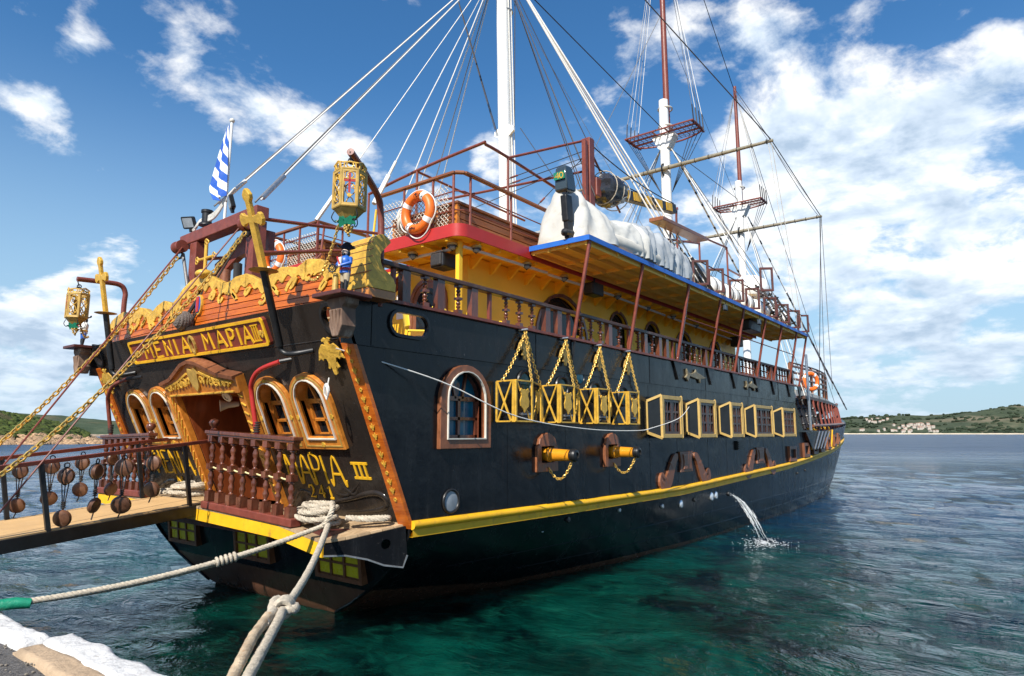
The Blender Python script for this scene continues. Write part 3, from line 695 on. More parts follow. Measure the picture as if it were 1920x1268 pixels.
for sg in (-1, 1):
    for i in range(9):
        x = .18+.085*i; top = .27*(1-i/10)**.8; y0 = TZ(3.10)
        q = [(sg*(x+.05*math.cos(t*.9)*(1-t*.11)), y0+.05+top*.5+.045*math.sin(t*.9+i)*(1-t*.1)*(1+top*2)) for t in range(8)]
        g.stroke(TRF, q, .022, .14, .165)
    g.stroke(TRF, [(sg*.18, TZ(3.38)), (sg*.5, TZ(3.28)), (sg*.95, TZ(3.20))], .03, .14, .165)
g.stroke(TRF, [(-.9, TZ(3.085)), (.92, TZ(3.085))], .02, .14, .165); g.part('gold_scrollwork', M['carved'], ENT, stuff=True)
g = MB()
for sg in (-1, 1):
    for i in range(13):
        z = .18+i*.135; x = .01+sg*.965; g.stroke(TRF, [(x-.045, z+.05*sg), (x+.045, z+.05-.05*sg)], .018, .10, .115)
g.part('jamb_carving', M['gold'], ENT, stuff=True)
nz = 3.06                                                           # the niche behind
nx = s_aft(nz)
b = MB(); b.plate(Frame((0, .88, 0), (1, 0, 0), (0, 0, 1)), [(0.0, 1.38), (1.3, 1.38), (1.3, 3.06), (nx, 3.06)], 0, .02); b.part('niche_wall', M['mahog'], ENT, 0)
MB().plate(Frame((0, -.90, 0), (1, 0, 0), (0, 0, 1)), [(0.0, 1.38), (1.3, 1.38), (1.3, 3.06), (nx, 3.06)], -.02, 0).part('niche_wall', M['mahog'], ENT, 0)
MB().box2((nx, -.9, 3.06), (1.3, .9, 3.10)).part('niche_ceiling', M['wood_trim'], ENT, 0)
MB().box2((.62, -.1, 1.36), (.66, .9, 3.06)).part('niche_panel', M['mahog'], ENT, 0)
dr = MB().box2((.60, -.88, 1.36), (.65, -.26, 3.0)).part('cabin_door', M['mahog'], ENT, 0, .006)
MB().box2((.58, -.72, 2.28), (.598, -.42, 2.85)).part('door_pane', M['glassblue'], dr, 0)
MB().box2((.575, -.76, 1.5), (.6, -.38, 2.05)).part('door_panel', M['mahog'], dr, 0, .01)
MB().ball((.55, -.80, 2.12), .035).part('door_knob', M['brass'], dr)
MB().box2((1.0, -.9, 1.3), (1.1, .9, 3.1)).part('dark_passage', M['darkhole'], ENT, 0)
b = MB(); b.lathe((-.18, .52, 2.90), (-.9, .42, -.12), [(.035, -.16), (.045, -.1), (.05, 0), (.085, .10), (.095, .12), (.06, .1)], 14); b.thing('horn_loudspeaker', M['offwhite'], 'white horn loudspeaker under the lintel of the carved stern doorway', 'loudspeaker')
MB().lathe((-.42, .12, 3.02), (-.75, -.1, -.6), [(.0, 0), (.09, 0), (.09, .03), (.05, .035), (.05, .02), (.02, .025), (.0, .025)], 16).thing('ceiling_lamp', M['offwhite'], 'round cream lamp beside the horn loudspeaker in the stern doorway', 'lamp')
# corner trims with gold lilies
for sg in (-1, 1):
    tr = MB().plate(TRF, [(sg*3.31, -.04), (sg*3.52, -.04), (sg*3.52, TZ(3.6)), (sg*3.31, TZ(3.6))][::sg], -.02, .035).part('corner_trim', M['wood_red'], SHIP, 0, .006)
    for i in range(17):
        y = .36+i*.118; x = sg*3.415; m_ = MB()
        if i % 3 == 0: m_.plate(TRF, circ(x, y, .026, 8), .035, .047, [circ(x, y, .011, 8)])
        else:
            m_.plate(TRF, [(x-.01, y-.04), (x+.01, y-.04), (x+.012, y), (x, y+.05), (x-.012, y)], .035, .047)
            m_.stroke(TRF, [(x-.008, y-.02), (x-.032, y+.006), (x-.036, y+.026)], .012, .035, .047); m_.stroke(TRF, [(x+.008, y-.02), (x+.032, y+.006), (x+.036, y+.026)], .012, .035, .047)
        m_.part('gold_lily', M['gold'], tr)
# lettering
LET = {'M': [[(0, 0), (.13, 1), (.48, .4), (.83, 1), (.96, 0)]], 'E': [[(.75, 1), (.05, .97), (.1, .5), (0, 0), (.75, .03)], [(.1, .5), (.6, .52)]],
       'N': [[(0, 0), (.05, 1), (.75, 0), (.85, 1)]], 'I': [[(.1, 0), (.1, 1)]], 'A': [[(0, 0), (.5, 1), (.92, 0)], [(.2, .36), (.75, .36)]],
       'P': [[(.05, 0), (.05, 1), (.5, 1), (.7, .83), (.66, .6), (.45, .48), (.05, .46)]], '3': [[(0, 1), (1.3, 1)], [(0, 0), (1.3, 0)], [(.25, 0), (.25, 1)], [(.65, 0), (.65, 1)], [(1.05, 0), (1.05, 1)]],
       '2': [[(.02, .75), (.15, .97), (.5, .97), (.6, .7), (.45, .4), (0, .02), (.65, .02)]], '4': [[(.55, 0), (.55, 1), (0, .35), (.75, .35)]], '1': [[(.05, .8), (.3, 1), (.3, 0)], [(.08, 0), (.52, 0)]]}
def curly(pl, amt=.09):
    """script ends for the painted lower lettering"""
    out = []
    for p_ in pl:
        q = [tuple(v) for v in p_]
        if len(q) > 2 and q[0][1] <= .05: q = [(q[0][0]-.16, .16), (q[0][0]-.13, .02), (q[0][0]-.02, .01)]+q[1:]
        if len(q) > 2 and q[-1][1] <= .05: q = q[:-1]+[(q[-1][0]+.02, .01), (q[-1][0]+.12, .02), (q[-1][0]+.15, .15)]
        out.append(cat_rom([(x, y, 0) for x, y in q], 5) if len(q) > 2 else q)
    return [[(v[0], v[1]) for v in q] for q in out]
def letter(ch, a, b, w, h, sw, par, fr=TRF, d=.0, th=.012, curl=False, slant=0, mat='gold', name='letter'):
    m_ = MB(); pl = curly(LET[ch]) if curl else LET[ch]
    for k, p_ in enumerate(pl): m_.stroke(fr, [(a+x*w+slant*y*h, b+y*h) for x, y in p_], sw, d, d+th+.0006*k)
    return m_.part(name, M[mat], par, 0)
rr_ = lambda x0, x1, y0, y1, r: [(x1-r+r*math.cos(t), y0+r+r*math.sin(t)) for t in (-1.57, -.8, 0)]+[(x1-r+r*math.cos(t), y1-r+r*math.sin(t)) for t in (0, .8, 1.57)]+[(x0+r+r*math.cos(t), y1-r+r*math.sin(t)) for t in (1.57, 2.36, 3.14)]+[(x0+r+r*math.cos(t), y0+r+r*math.sin(t)) for t in (3.14, 3.93, 4.71)]
nb = MB().plate(TRF, rr_(-1.86, 1.98, TZ(3.585), TZ(3.925), .04), .0, .05).part('name_board', pbr('maroon_board', (.20, .035, .02), .5, 0, .15, 4), SHIP, 0)
MB().ring(TRF, rr_(-1.86, 1.98, TZ(3.585), TZ(3.925), .04), rr_(-1.82, 1.94, TZ(3.62), TZ(3.89), .035), .05, .07).part('board_border', M['yellow'], nb, 0)
y0, H_ = TZ(3.64), .235
for ch, a, w in (('M', -1.40, .26), ('E', -1.04, .26), ('N', -.72, .24), ('I', -.40, .2), ('A', -.22, .25), ('M', .42, .24), ('A', .76, .25), ('P', 1.08, .22), ('I', 1.33, .2), ('A', 1.44, .22)):
    letter(ch, a, y0, w, H_, .040, nb, d=.05, mat='yellow')
letter('3', 1.665, y0+.02, .13, H_*.9, .015, nb, d=.05, mat='yellow')
MB().plate(TRF, circ(.12, y0+.11, .075, 12, .14), .05, .08, [circ(.12, y0+.11, .05, 12, .11)]).part('board_medallion', M['gold_dull'], nb, 0)
for sg, a in ((1, 1.885), (-1, -1.66)):
    m_ = MB(); m_.plate(TRF, circ(a-.03*sg, y0+.12, .035, 10), .05, .07); m_.plate(TRF, circ(a+.04*sg, y0+.12, .026, 8), .05, .07); m_.plate(TRF, circ(a+.0, y0+.075, .022, 8), .05, .068); m_.part('gold_flower', M['gold'], nb, 0)
for ch, a in (('M', 1.32), ('A', 1.62), ('P', 1.90), ('I', 2.13), ('A', 2.28)): letter(ch, a, TZ(1.80), .25, .40, .027, TRAN, d=.0, curl=True, mat='yellow', name='painted_letter')
letter('3', 2.74, TZ(1.90), .24, .20, .032, TRAN, d=.0, mat='yellow', name='painted_letter')
for ch, a in (('2', 1.68), ('4', 1.88), ('1', 2.08)): letter(ch, a, TZ(1.60), .16, .18, .025, TRAN, mat='yellow', name='painted_digit')
for ch, a in (('M', -2.62), ('E', -2.30), ('N', -2.02), ('I', -1.74), ('A', -1.60)): letter(ch, a, TZ(1.80), .25, .40, .027, TRAN, curl=True, mat='yellow', name='painted_letter')
letter('N', -2.05, TZ(1.57), .2, .18, .03, TRAN, mat='yellow', name='painted_letter')
# double headed eagles
EAG = [(.0, 1.0), (.10, 1.06), (.22, 1.0), (.2, .92), (.12, .95), (.1, .8), (.3, .84), (.5, .66), (.66, .3), (.5, .36), (.42, .28), (.34, .36), (.24, .34), (.2, .2), (.28, .02), (.2, -.02), (.12, .08), (.08, -.2), (.0, -.24)]
EAG = EAG+[(-x, y) for x, y in EAG[-2:0:-1]]
for a in (3.10, -3.10):
    e = MB().plate(TRF, [(a+x*.36, TZ(3.24)+y*.36) for x, y in EAG], .05, .07).part('eagle_plate', M['carved'], SHIP, 0, .004)
    MB().tube([TRF.p(a, TZ(3.3), -.02), TRF.p(a, TZ(3.3), .05)], .02, 6).part('eagle_peg', M['iron'], e)
# red rail pipes that bend up beside the windows
for sg in (-1, 1):
    if sg > 0: pts = [(-.83, -1.42, 2.40), (-.93, -1.40, 2.95), (-.97, -1.44, 3.10), (-.99, -1.56, 3.22), (-1.0, -1.75, 3.29), (-.99, -2.1, 3.35)]
    else: pts = [(-.83, 3.15, 2.40), (-.93, 3.13, 2.95), (-.97, 3.05, 3.10), (-.99, 2.9, 3.22), (-1.0, 2.7, 3.29), (-.99, 2.3, 3.35)]
    p_ = MB().tube(cat_rom(pts, 4), .032, 10).part('bent_pipe', M['red'] if sg > 0 else M['rust'], SHIP, 60)
    MB().tube([pts[-1], (s_aft(3.36)+.01, pts[-1][1]-(.12 if sg > 0 else .35), 3.38)], .03, 8).part('pipe_end', M['iron'], p_)
    b = MB()
    for i in range(5): b.torus((-.845, pts[0][1], 2.47+i*.03), (0, .1, 1), .036, .012, 12, 5)
    b.part('rope_binding', M['ropeold'] if 0 else M['tarred'], p_)
# ---------------------------------------------------------------- carved taffrail board
def BS(a, z, d=0.0): return Vector((-1.04+.015*a*a-d, -a, z))
TOP = [(-3.5, 4.36), (-3.37, 4.45), (-3.01, 4.52), (-2.75, 4.54), (-2.5, 4.46), (-2.34, 4.44), (-2.07, 4.53), (-1.8, 4.48), (-1.53, 4.36), (-1.3, 4.46), (-1.06, 4.51), (-.9, 4.47), (-.77, 4.42), (-.6, 4.5), (-.45, 4.61), (-.2, 4.71), (0, 4.745), (.33, 4.71), (.55, 4.62), (.77, 4.53), (.9, 4.55), (1.03, 4.59), (1.28, 4.60), (1.45, 4.53), (1.62, 4.45), (1.8, 4.5), (2.04, 4.58), (2.2, 4.56), (2.36, 4.53), (2.56, 4.61), (2.81, 4.57), (2.95, 4.46), (3.05, 4.40), (3.15, 4.45), (3.27, 4.56), (3.4, 4.64), (3.56, 4.68)]
def top(a): return interp(a, TOP)
TAF = MB()
N_ = 240; AS = [-3.5+7.06*i/N_ for i in range(N_+1)]
def bandz(mb, lo, hi, d0, d1):
    """a strip of the board between two height curves"""
    run = []
    def flush():
        if len(run) < 2: run.clear(); return
        vs = []
        for a, l, h in run: vs += [BS(a, l, d1), BS(a, h, d1), BS(a, h, d0), BS(a, l, d0)]
        k = len(run); fs = [(4*i+q, 4*i+(q+1) % 4, 4*i+4+(q+1) % 4, 4*i+4+q) for i in range(k-1) for q in range(4)]
        fs += [(0, 3, 2, 1), (4*k-4, 4*k-3, 4*k-2, 4*k-1)]; mb.add(vs, [tuple(reversed(f)) for f in fs]); run.clear()
    for a in AS:
        l, h = lo(a), hi(a)
        if h-l > .003: run.append((a, l, h))
        else: flush()
    flush()
bandz(TAF, lambda a: 3.98, lambda a: top(a)-.015, -.06, -.012)
TAFF = TAF.part('taffrail_board', M['wood_brown'], SHIP, 40)
for i in range(9):
    z0 = 3.98+i*.082; b = MB(); bandz(b, lambda a: z0, lambda a: min(z0+.071, top(a)-.004), -.012, .012+.004*(i % 2))
    if b.v: b.part('plank', M['wood_red'], TAFF, 40)
def lowc(a): return top(a)-.11-.07*abs(math.sin(a*3.9+.6))-.10*max(0, noise.noise((a*7, 2, 0)))-.03*math.sin(a*31)
def seg(lo_, hi_): return (lambda f: lambda a: f(a) if lo_ <= a <= hi_ else 99)(lowc)
cuts = [-3.52, -2.55, -1.85, -1.3, -.62, .62, 1.25, 1.95, 2.5, 3.1, 3.58]
for a0, a1 in zip(cuts, cuts[1:]):
    b = MB(); bandz(b, seg(a0, a1+.06), lambda a: top(a)+.01, -.075, .03); b.part('gold_crest', M['carved'], TAFF, 40, .010)
rn = random.Random(11)
for i in range(22):                                                 # carved gold scrolls under the crest
    a = -3.3+i*.31+rn.uniform(-.04, .04); zc = lowc(a)-.07; k = rn.choice((-1, 1)); b = MB(); r0 = rn.uniform(.08, .13)
    q = [(a+k*r0*math.cos(t*.75)*(1-t*.09), zc+r0*.8*math.sin(t*.75+i)*(1-t*.08)) for t in range(9)]
    vs = []; F2 = Frame(BS(a, zc)-Vector((0, -a, 0))-Vector((0, 0, zc)), (0, -1, 0), (0, 0, 1)); F2.o = Vector((BS(a, zc).x, 0, 0))
    b.stroke(F2, [(x, z) for x, z in q], rn.uniform(.045, .07), .012, .034); b.part('gold_scroll', M['carved'], TAFF, 0, .008)
F2 = Frame((-1.04, 0, 0), (0, -1, 0), (0, 0, 1))
sh = MB().plate(F2, circ(.11, 4.31, .085, 14, .15), .012, .045).part('shield', M['gold'], TAFF); MB().plate(F2, circ(.11, 4.31, .065, 14, .125), .045, .055).part('shield_field', M['bluecoat'], sh); MB().plate(F2, [(.08, 4.2), (.14, 4.2), (.15, 4.42), (.07, 4.42)], .055, .065).part('shield_stripe', M['red'], sh)
# scroll end of the board at the starboard corner
SCF = Frame((0, -3.62, 0), (1, 0, 0), (0, 0, 1))
q = cat_rom([(x, z, 0) for x, z in ((-.95, 4.02), (-.60, 4.02), (-.58, 4.22), (-.66, 4.30), (-.78, 4.38), (-.80, 4.52), (-.70, 4.64), (-.66, 4.70), (-.78, 4.76), (-.92, 4.68), (-.98, 4.5), (-.97, 4.2))], 4, True)
MB().plate(SCF, [(x, max(z, 4.20)) for x, z, _ in q if z > 4.13], -.30, .12).part('scroll_end', M['gold'], TAFF, 40, .008)
for i in range(2):
    z0 = 3.99+i*.105; MB().plate(SCF, [(-.99, z0), (-.58, z0), (-.57, z0+.10), (-.99, z0+.10)], -.32, .14).part('scroll_block', M['wood_trim'] if i == 0 else M['gold'], TAFF, 0, .008)
for i in range(5): MB().box((-.985+.004*i, -3.60, 4.28+i*.085), (.012, .40, .006)).part('scroll_joint', M['wood_brown'], TAFF, 0)
# corner brackets under the figures
M['peel'] = wood('peeling_grey_wood', (.10, .05, .03), (.34, .22, .15), .8, (1, 1, .4), 9, 0, ((.5, .42, .34), .6))
for sg in (-1, 1):
    y = -sg*3.62; b = MB()
    b.plate(Frame((-1.22, y, 0), (0, -1, 0), (0, 0, 1)), [(-.16, 3.93), (.16, 3.93), (.15, 3.86), (.10, 3.82), (.11, 3.62), (.05, 3.5), (-.05, 3.5), (-.11, 3.62), (-.10, 3.82), (-.15, 3.86)], -.10, .10)
    for x in (-.07, 0, .07): b.bar((-1.33, y+x, 3.80), (-1.30, y+x*.6, 3.56), .04, .035, (1, 0, 0))
    cb = b.part('corner_bracket', M['peel'], SHIP, 0, .012)
    MB().box((-1.24, y, 3.955), (.44, .50, .05)).part('bracket_shelf', M['rustdark'], cb, 0, .01)
# ---------------------------------------------------------------- stern platform
def zp(s, y): return interp(y, [(-3.45, 1.36-.16*min(1, -s/.8)), (-2.9, 1.37-.14*min(1, -s/.8)), (-2.0, 1.36), (0, 1.43), (3.3, 1.46)])
def yst(s): return -2.95-.47*(1-min(1, -s/.85))
fas = MB(); ys = [3.35-i*.21 for i in range(31)]; ys = [y for y in ys if y > -2.95]+[-2.95]
vs = []
for y in ys: z = zp(-.85, y)-.035; vs += [(-.875, y, z), (-.875, y, z-.16), (-.83, y, z-.16), (-.83, y, z)]
fas.add(vs, [(4*i+q, 4*i+(q+1) % 4, 4*i+4+(q+1) % 4, 4*i+4+q) for i in range(len(ys)-1) for q in range(4)]+[(0, 3, 2, 1), (4*len(ys)-4, 4*len(ys)-3, 4*len(ys)-2, 4*len(ys)-1)])
PLAT = fas.part('stern_platform', M['yellow'], SHIP, 40)
for i in range(7):
    s0, s1 = -.88+i*.126, -.88+(i+1)*.126-.008; vs = []; yy = [3.35-.2*k for k in range(40)]; e0, e1 = yst(s0), yst(s1)
    yy = [y for y in yy if y > max(e0, e1)+.02]
    for y in yy+[None]:
        for s_, e in ((s0, e0), (s1, e1)):
            q = e if y is None else y; vs += [(s_, q, zp(s_, q)), (s_, q, zp(s_, q)-.035)]
    k = len(yy)+1; b = MB(); fs = []
    for j in range(k-1):
        o = 4*j; fs += [(o, o+2, o+6, o+4), (o+1, o+5, o+7, o+3), (o, o+4, o+5, o+1), (o+2, o+3, o+7, o+6)]
    fs += [(0, 1, 3, 2), (4*k-4, 4*k-2, 4*k-1, 4*k-3)]; b.add(vs, fs); b.part('plank', M['deck'], PLAT, 0)
# black side bracket with a fairlead hole
BF = Frame((-.85, -2.95, 0), (.85, -.50, 0), (0, 0, 1)); o = [(0, 1.17), (.0, 1.05)]+[(x, z) for x, z in ((.25, 1.04), (.5, .98), (.7, .9), (.93, .86))]+[(.98, 1.0), (.95, 1.34), (.5, 1.26)]
MB().plate(BF, o, -.02, .02, [circ(.72, 1.14, .06, 14)]).part('side_bracket', M['black'], PLAT, 0)
MB().tube([BF.p(x, z, .025) for x, z in o[1:7]], .012, 5).part('bracket_edge', M['steel'], PLAT)
MB().box2((-.78, -2.9, 1.14), (-.02, 3.25, 1.30)).part('platform_frame', M['rustdark'], PLAT, 0)
# turned balusters
def baluster_mesh(h, w, mat, n=10, name='baluster', mid=True):
    b = MB(); b.box((0, 0, h*.075), (w, w, h*.15)); b.box((0, 0, h*.955), (w, w, h*.09))
    if mid: b.box((0, 0, h*.53), (w*.98, w*.98, h*.085))
    def turn(z0, z1):
        L = z1-z0; r = w*.5
        pr = [(.62, 0), (.78, .03), (.5, .07), (.42, .12), (.72, .26), (.76, .34), (.46, .47), (.74, .60), (.78, .70), (.44, .86), (.5, .90), (.8, .93), (.8, .96), (.6, 1)]
        b.lathe((0, 0, z0), (0, 0, 1), [(q*r, L*t) for q, t in pr], n, cap=False)
    if mid: turn(h*.15, h*.49); turn(h*.57, h*.91)
    else: turn(h*.15, h*.91)
    return b.mesh(name, mat, smooth=40)
bmesh_st = baluster_mesh(.90, .105, M['wood_dark'])
for (ya, yb, za, zb, ta, tb, knob) in ((-.30, -2.24, 1.455, 1.36, 2.44, 2.345, -.30), (3.30, 1.66, 1.47, 1.49, 2.36, 2.40, 1.66)):
    BA = MB().bar((-.83, ya+.1, za+.01), (-.83, yb-.12, zb+.01), .15, .10).part('stern_balustrade', M['rust'], SHIP, 0, .012)
    hr = MB(); hr.bar((-.83, ya+.12, ta+.035), (-.83, yb-.1, tb+.035), .15, .05); hr.bar((-.83, ya+.10, ta), (-.83, yb-.08, tb), .11, .04); hr.part('handrail', M['wood_dark'], BA, 0, .01)
    n = 8; zm = []
    for i in range(n):
        t = i/(n-1); y = lerp(ya, yb, t); z = lerp(za, zb, t)+.06; hh = lerp(ta, tb, t)-z-.02
        share(bmesh_st, 'baluster', BA, (-.83, y, z), (0, 0, random.uniform(-.04, .04)), (1, 1, hh/.9)); zm.append((-.83, y, z+hh*.53))
    MB().lathe((-.83, knob, ta+.05 if knob < 0 else tb+.05), (0, 0, 1), [(.035, 0), (.05, .015), (.028, .04), (.06, .08), (.072, .115), (.055, .155), (.0, .172)], 14).part('ball_finial', M['wood_dark'], BA, 50)
    b = MB()
    for p_, q_ in zip(zm, zm[1:]): b.tube(sag(p_, q_, .025, 6), .011, 6)
    b.part('rope_guard', M['rope'] if ya > 0 else pbr('yellowed_rope', (.7, .6, .3), .7), BA)
# small six-pane windows low in the counter
for (yc, zc) in ((2.10, .83), (-.04, .79), (-2.10, .76)):
    Fw = Frame((s_aft(zc)-.02, yc, zc), (0, -1, 0), (-.12, 0, 1)); w, h = .46, .21
    fw = MB().plate(Fw, [(-w, -h), (w, -h), (w, h), (-w, h)], -.08, .015, []).part('counter_window', M['wood_brown'], SHIP, 0)
    for i in range(3):
        for j in range(2):
            x = -w+.05+i*.28; y = -h+.04+j*.175
            MB().plate(Fw, [(x, y), (x+.24, y), (x+.24, y+.15), (x, y+.15)], .0, .02+.004*((i+j) % 2)).part('pane', M['yellowglass'], fw, 0, .004)
    k = MB(); k.ring(Fw, [(-w-.03, -h-.03), (w+.03, -h-.03), (w+.03, h+.03), (-w-.03, h+.03)], [(-w+.03, -h+.025), (w-.03, -h+.025), (w-.03, h-.025), (-w+.03, h-.025)], -.05, .05)
    for x in (-w+.31, -w+.59): k.stroke(Fw, [(x, -h), (x, h)], .035, 0, .045)
    k.stroke(Fw, [(-w, -.005), (w, -.005)], .03, 0, .043); k.part('window_frame', M['wood_brown'], fw, 0)
# welt where transom meets side, below the platform
for sg in (1, -1): MB().tube([(s_aft(z)-.01, -sg*(half(s_aft(z), z)+.005), z) for z in [1.3-.1*i for i in range(14)]], .022, 6).part('corner_welt', M['black'], HULL, 60)
# ---------------------------------------------------------------- deckhouse, upper deck, canopy
STW = Frame((0, -1.9, 0), (1, 0, 0), (0, 0, 1))
ARCH = [(4.9, 6.8, 4.55), (7.9, 8.75, 4.95), (9.75, 10.6, 4.95), (11.65, 12.85, 4.8), (14.2, 15.2, 4.9)]
holes = [arch(a, b, 3.36 if i == 0 else 3.9, 5.33-(b-a)/2, 12) for i, (a, b, _) in enumerate(ARCH)]
HOUSE = MB().plate(STW, [(2.8, 3.33), (16.6, 3.33), (16.6, 5.6), (2.8, 5.6)], -.06, 0, holes).part('deckhouse', M['cabin'], SHIP, 0)
for i, (a, b, _) in enumerate(ARCH):
    z0 = 3.36 if i == 0 else 3.9; r = (b-a)/2
    MB().ring(STW, arch(a-.07, b+.07, z0-.0, 5.33-r, 12), arch(a, b, z0+.02, 5.33-r, 12), 0, .03).part('arch_frame', M['wood_dark'], HOUSE, 0)
    MB().plate(STW, arch(a, b, z0, 5.33-r, 12), -.12, -.09).part('arch_pane', M['glassdark'], HOUSE, 0)
MB().box2((2.8, -1.84, 3.33), (2.86, 1.9, 5.6)).part('aft_wall', M['cabin'], HOUSE, 0)
MB().box2((2.86, 1.84, 3.33), (16.6, 1.9, 5.6)).part('port_wall', M['cabin'], HOUSE, 0)
MB().box2((16.54, -1.84, 3.33), (16.6, 1.84, 5.6)).part('forward_wall', M['cabin'], HOUSE, 0)
AFW = Frame((2.8, 0, 0), (0, -1, 0), (0, 0, 1))
d_ = MB().plate(AFW, arch(.55, 1.35, 3.36, 4.85, 10), 0, .03).part('aft_door', M['wood_brown'], HOUSE, 0)
MB().plate(AFW, arch(.65, 1.25, 3.8, 4.82, 10), .03, .035).part('door_pane', M['glassdark'], d_, 0)
MB().ring(AFW, arch(.47, 1.43, 3.36, 4.85, 10), arch(.55, 1.35, 3.38, 4.85, 10), 0, .05).part('door_frame', M['wood_brown'], d_, 0)
# upper deck with a stair well cut out aft
o = [(1.8, 1.2), (1.8, 2.9), (16.6, 2.9), (16.6, -2.6)]+[(1.98-.18*math.sin(t*.314), -2.42-.18*math.cos(t*.314)) for t in range(6)]+[(1.8, -.55), (3.2, -.55), (3.2, 1.2)]
UPF = Frame((0, 0, 0), (1, 0, 0), (0, 1, 0))
UP = MB().plate(UPF, o, 5.62, 5.795).part('upper_deck', M['cabin'], SHIP, 40)
def fascia(pts, z0, z1, w, mat, name, par):
    b = MB(); k = len(pts); ou = []
    for i in range(k):
        a = Vector(pts[max(i-1, 0)]); c = Vector(pts[min(i+1, k-1)]); d = (c-a).normalized(); ou.append((pts[i][0]-d.y*w, pts[i][1]+d.x*w))
    vs = []
    for p_, q_ in zip(pts, ou): vs += [(p_[0], p_[1], z0), (q_[0], q_[1], z0), (q_[0], q_[1], z1), (p_[0], p_[1], z1)]
    b.add(vs, [(4*i+q, 4*i+4+q, 4*i+4+(q+1) % 4, 4*i+(q+1) % 4) for i in range(k-1) for q in range(4)]+[(0, 1, 2, 3), (4*k-4, 4*k-1, 4*k-2, 4*k-3)])
    return b.part(name, mat, par, 50)
def smix(l, n=6):
    out = []
    for (a, b) in zip(l, l[1:]):
        out += [(lerp(a[0], b[0], i/n), lerp(a[1], b[1], i/n)) for i in range(n)]
    return out+[l[-1]]
st = o[3:10]+[o[10]]
fascia(smix([(16.6, -2.6), (1.98, -2.6)])+o[5:10]+[(1.8, -.55)], 5.60, 5.81, .03, M['red'], 'red_fascia', UP)
fascia([(1.8, 1.2), (1.8, 2.9), (8, 2.9)], 5.60, 5.81, .03, M['red'], 'red_fascia', UP)
fascia([(1.8, -.55), (3.2, -.55), (3.2, 1.2), (1.8, 1.2)], 5.60, 5.81, .03, M['red'], 'red_fascia', UP)
for i in range(27):                                                 # transverse deck beams and their knees
    s = 2.35+i*.54; MB().box((s, -2.23, 5.59), (.05, .66, .07)).part('deck_beam', M['cabin'], UP, 0)
    MB().plate(Frame((s, 0, 0), (0, -1, 0), (0, 0, 1)), [(1.9, 5.55), (1.9, 5.36), (1.94, 5.36), (2.16, 5.55)], -.025, .025).part('knee', M['cabin'], UP, 0)
for y in (-2.3, -1.75, -1.2, -.7): MB().box((2.27, y, 5.59), (.92, .05, .07)).part('deck_beam', M['cabin'], UP, 0)
for y in (1.35, 2.0, 2.7): MB().box((2.27, y, 5.59), (.92, .05, .07)).part('deck_beam', M['cabin'], UP, 0)
MB().box2((2.02, -2.40, 3.33), (2.10, -2.32, 5.6)).part('corner_post', M['cabin'], UP, 0); MB().box2((2.14, -2.28, 3.33), (2.20, -2.22, 5.6)).part('corner_post', M['cabin'], UP, 0)
for pts in ([(2.08, -.6, 5.50), (2.08, -2.2, 5.50)], [(2.1, -2.43, 5.50), (4.4, -2.5, 5.50)], [(4.5, -2.47, 5.49), (7.0, -2.5, 5.49)], [(7.2, -2.47, 5.49), (10.0, -2.35, 5.49)], [(10.2, -2.35, 5.48), (15.6, -2.2, 5.48)]): MB().tube(pts, .028, 8).part('conduit', M['offwhite'], UP)
# canopy over the side deck
CAN_ = MB().box2((3.66, -3.88, 5.74), (18.1, -2.61, 5.80)).part('side_canopy', M['cream'], SHIP, 0)
MB().box2((3.64, -3.905, 5.725), (18.12, -3.88, 5.815)).part('canopy_edge', M['bluepaint'], CAN_, 0); MB().box2((3.635, -3.88, 5.725), (3.66, -2.64, 5.815)).part('canopy_edge', M['bluepaint'], CAN_, 0)
for y in (-3.80, -3.42, -3.02, -2.70): MB().box2((3.70, y-.02, 5.66), (18.06, y+.02, 5.739)).part('canopy_beam', M['cream'], CAN_, 0)
for i in range(15): s = 3.74+i*1.018; MB().box2((s-.02, -3.86, 5.68), (s+.02, -2.63, 5.738)).part('canopy_beam', M['cream'], CAN_, 0)
SST = [3.68, 5.69, 7.95, 9.9, 11.62, 13.5, 15.1, 16.8, 18.0]
for i, s in enumerate(SST):
    p_ = MB().tube([(s, -3.53, 4.0), (s+.05, -3.86, 5.73)], .034, 8).part('canopy_stanchion', M['rust'], CAN_, 60)
    if i > 1: MB().plate(Frame((0, -3.53, 0), (1, 0, 0), (0, 0, 1)), [(s-.24, 4.03), (s, 3.62), (s+.24, 4.03)], -.005, .03).part('stanchion_bracket', M['iron'], p_, 0)
    else: MB().tube([(s+.0, -3.56, 4.0), (s-.05, -3.535, 3.60)], .022, 6).part('stanchion_foot', M['iron'], p_)
MB().tube([(SST[2]+.03, -3.72, 5.0), (SST[7]+.03, -3.72, 5.0)], .014, 6).part('side_line', M['rust'], CAN_)
MB().tube(cat_rom([(SST[2]-.02, -3.56, 4.1), (SST[2]+.10, -3.62, 4.5), (SST[2]+.06, -3.74, 5.0), (SST[2]+.09, -3.86, 5.7)], 5), .012, 6).part('white_cable', M['cablew'], CAN_)
MB().box2((3.7, 2.92, 5.74), (18.1, 3.88, 5.80)).part('port_canopy', M['cream'], SHIP, 0)
for s in SST[::2]: MB().tube([(s, 3.53, 4.0), (s+.05, 3.86, 5.73)], .034, 6).part('canopy_stanchion', M['rust'], bpy.data.objects['port_canopy'])
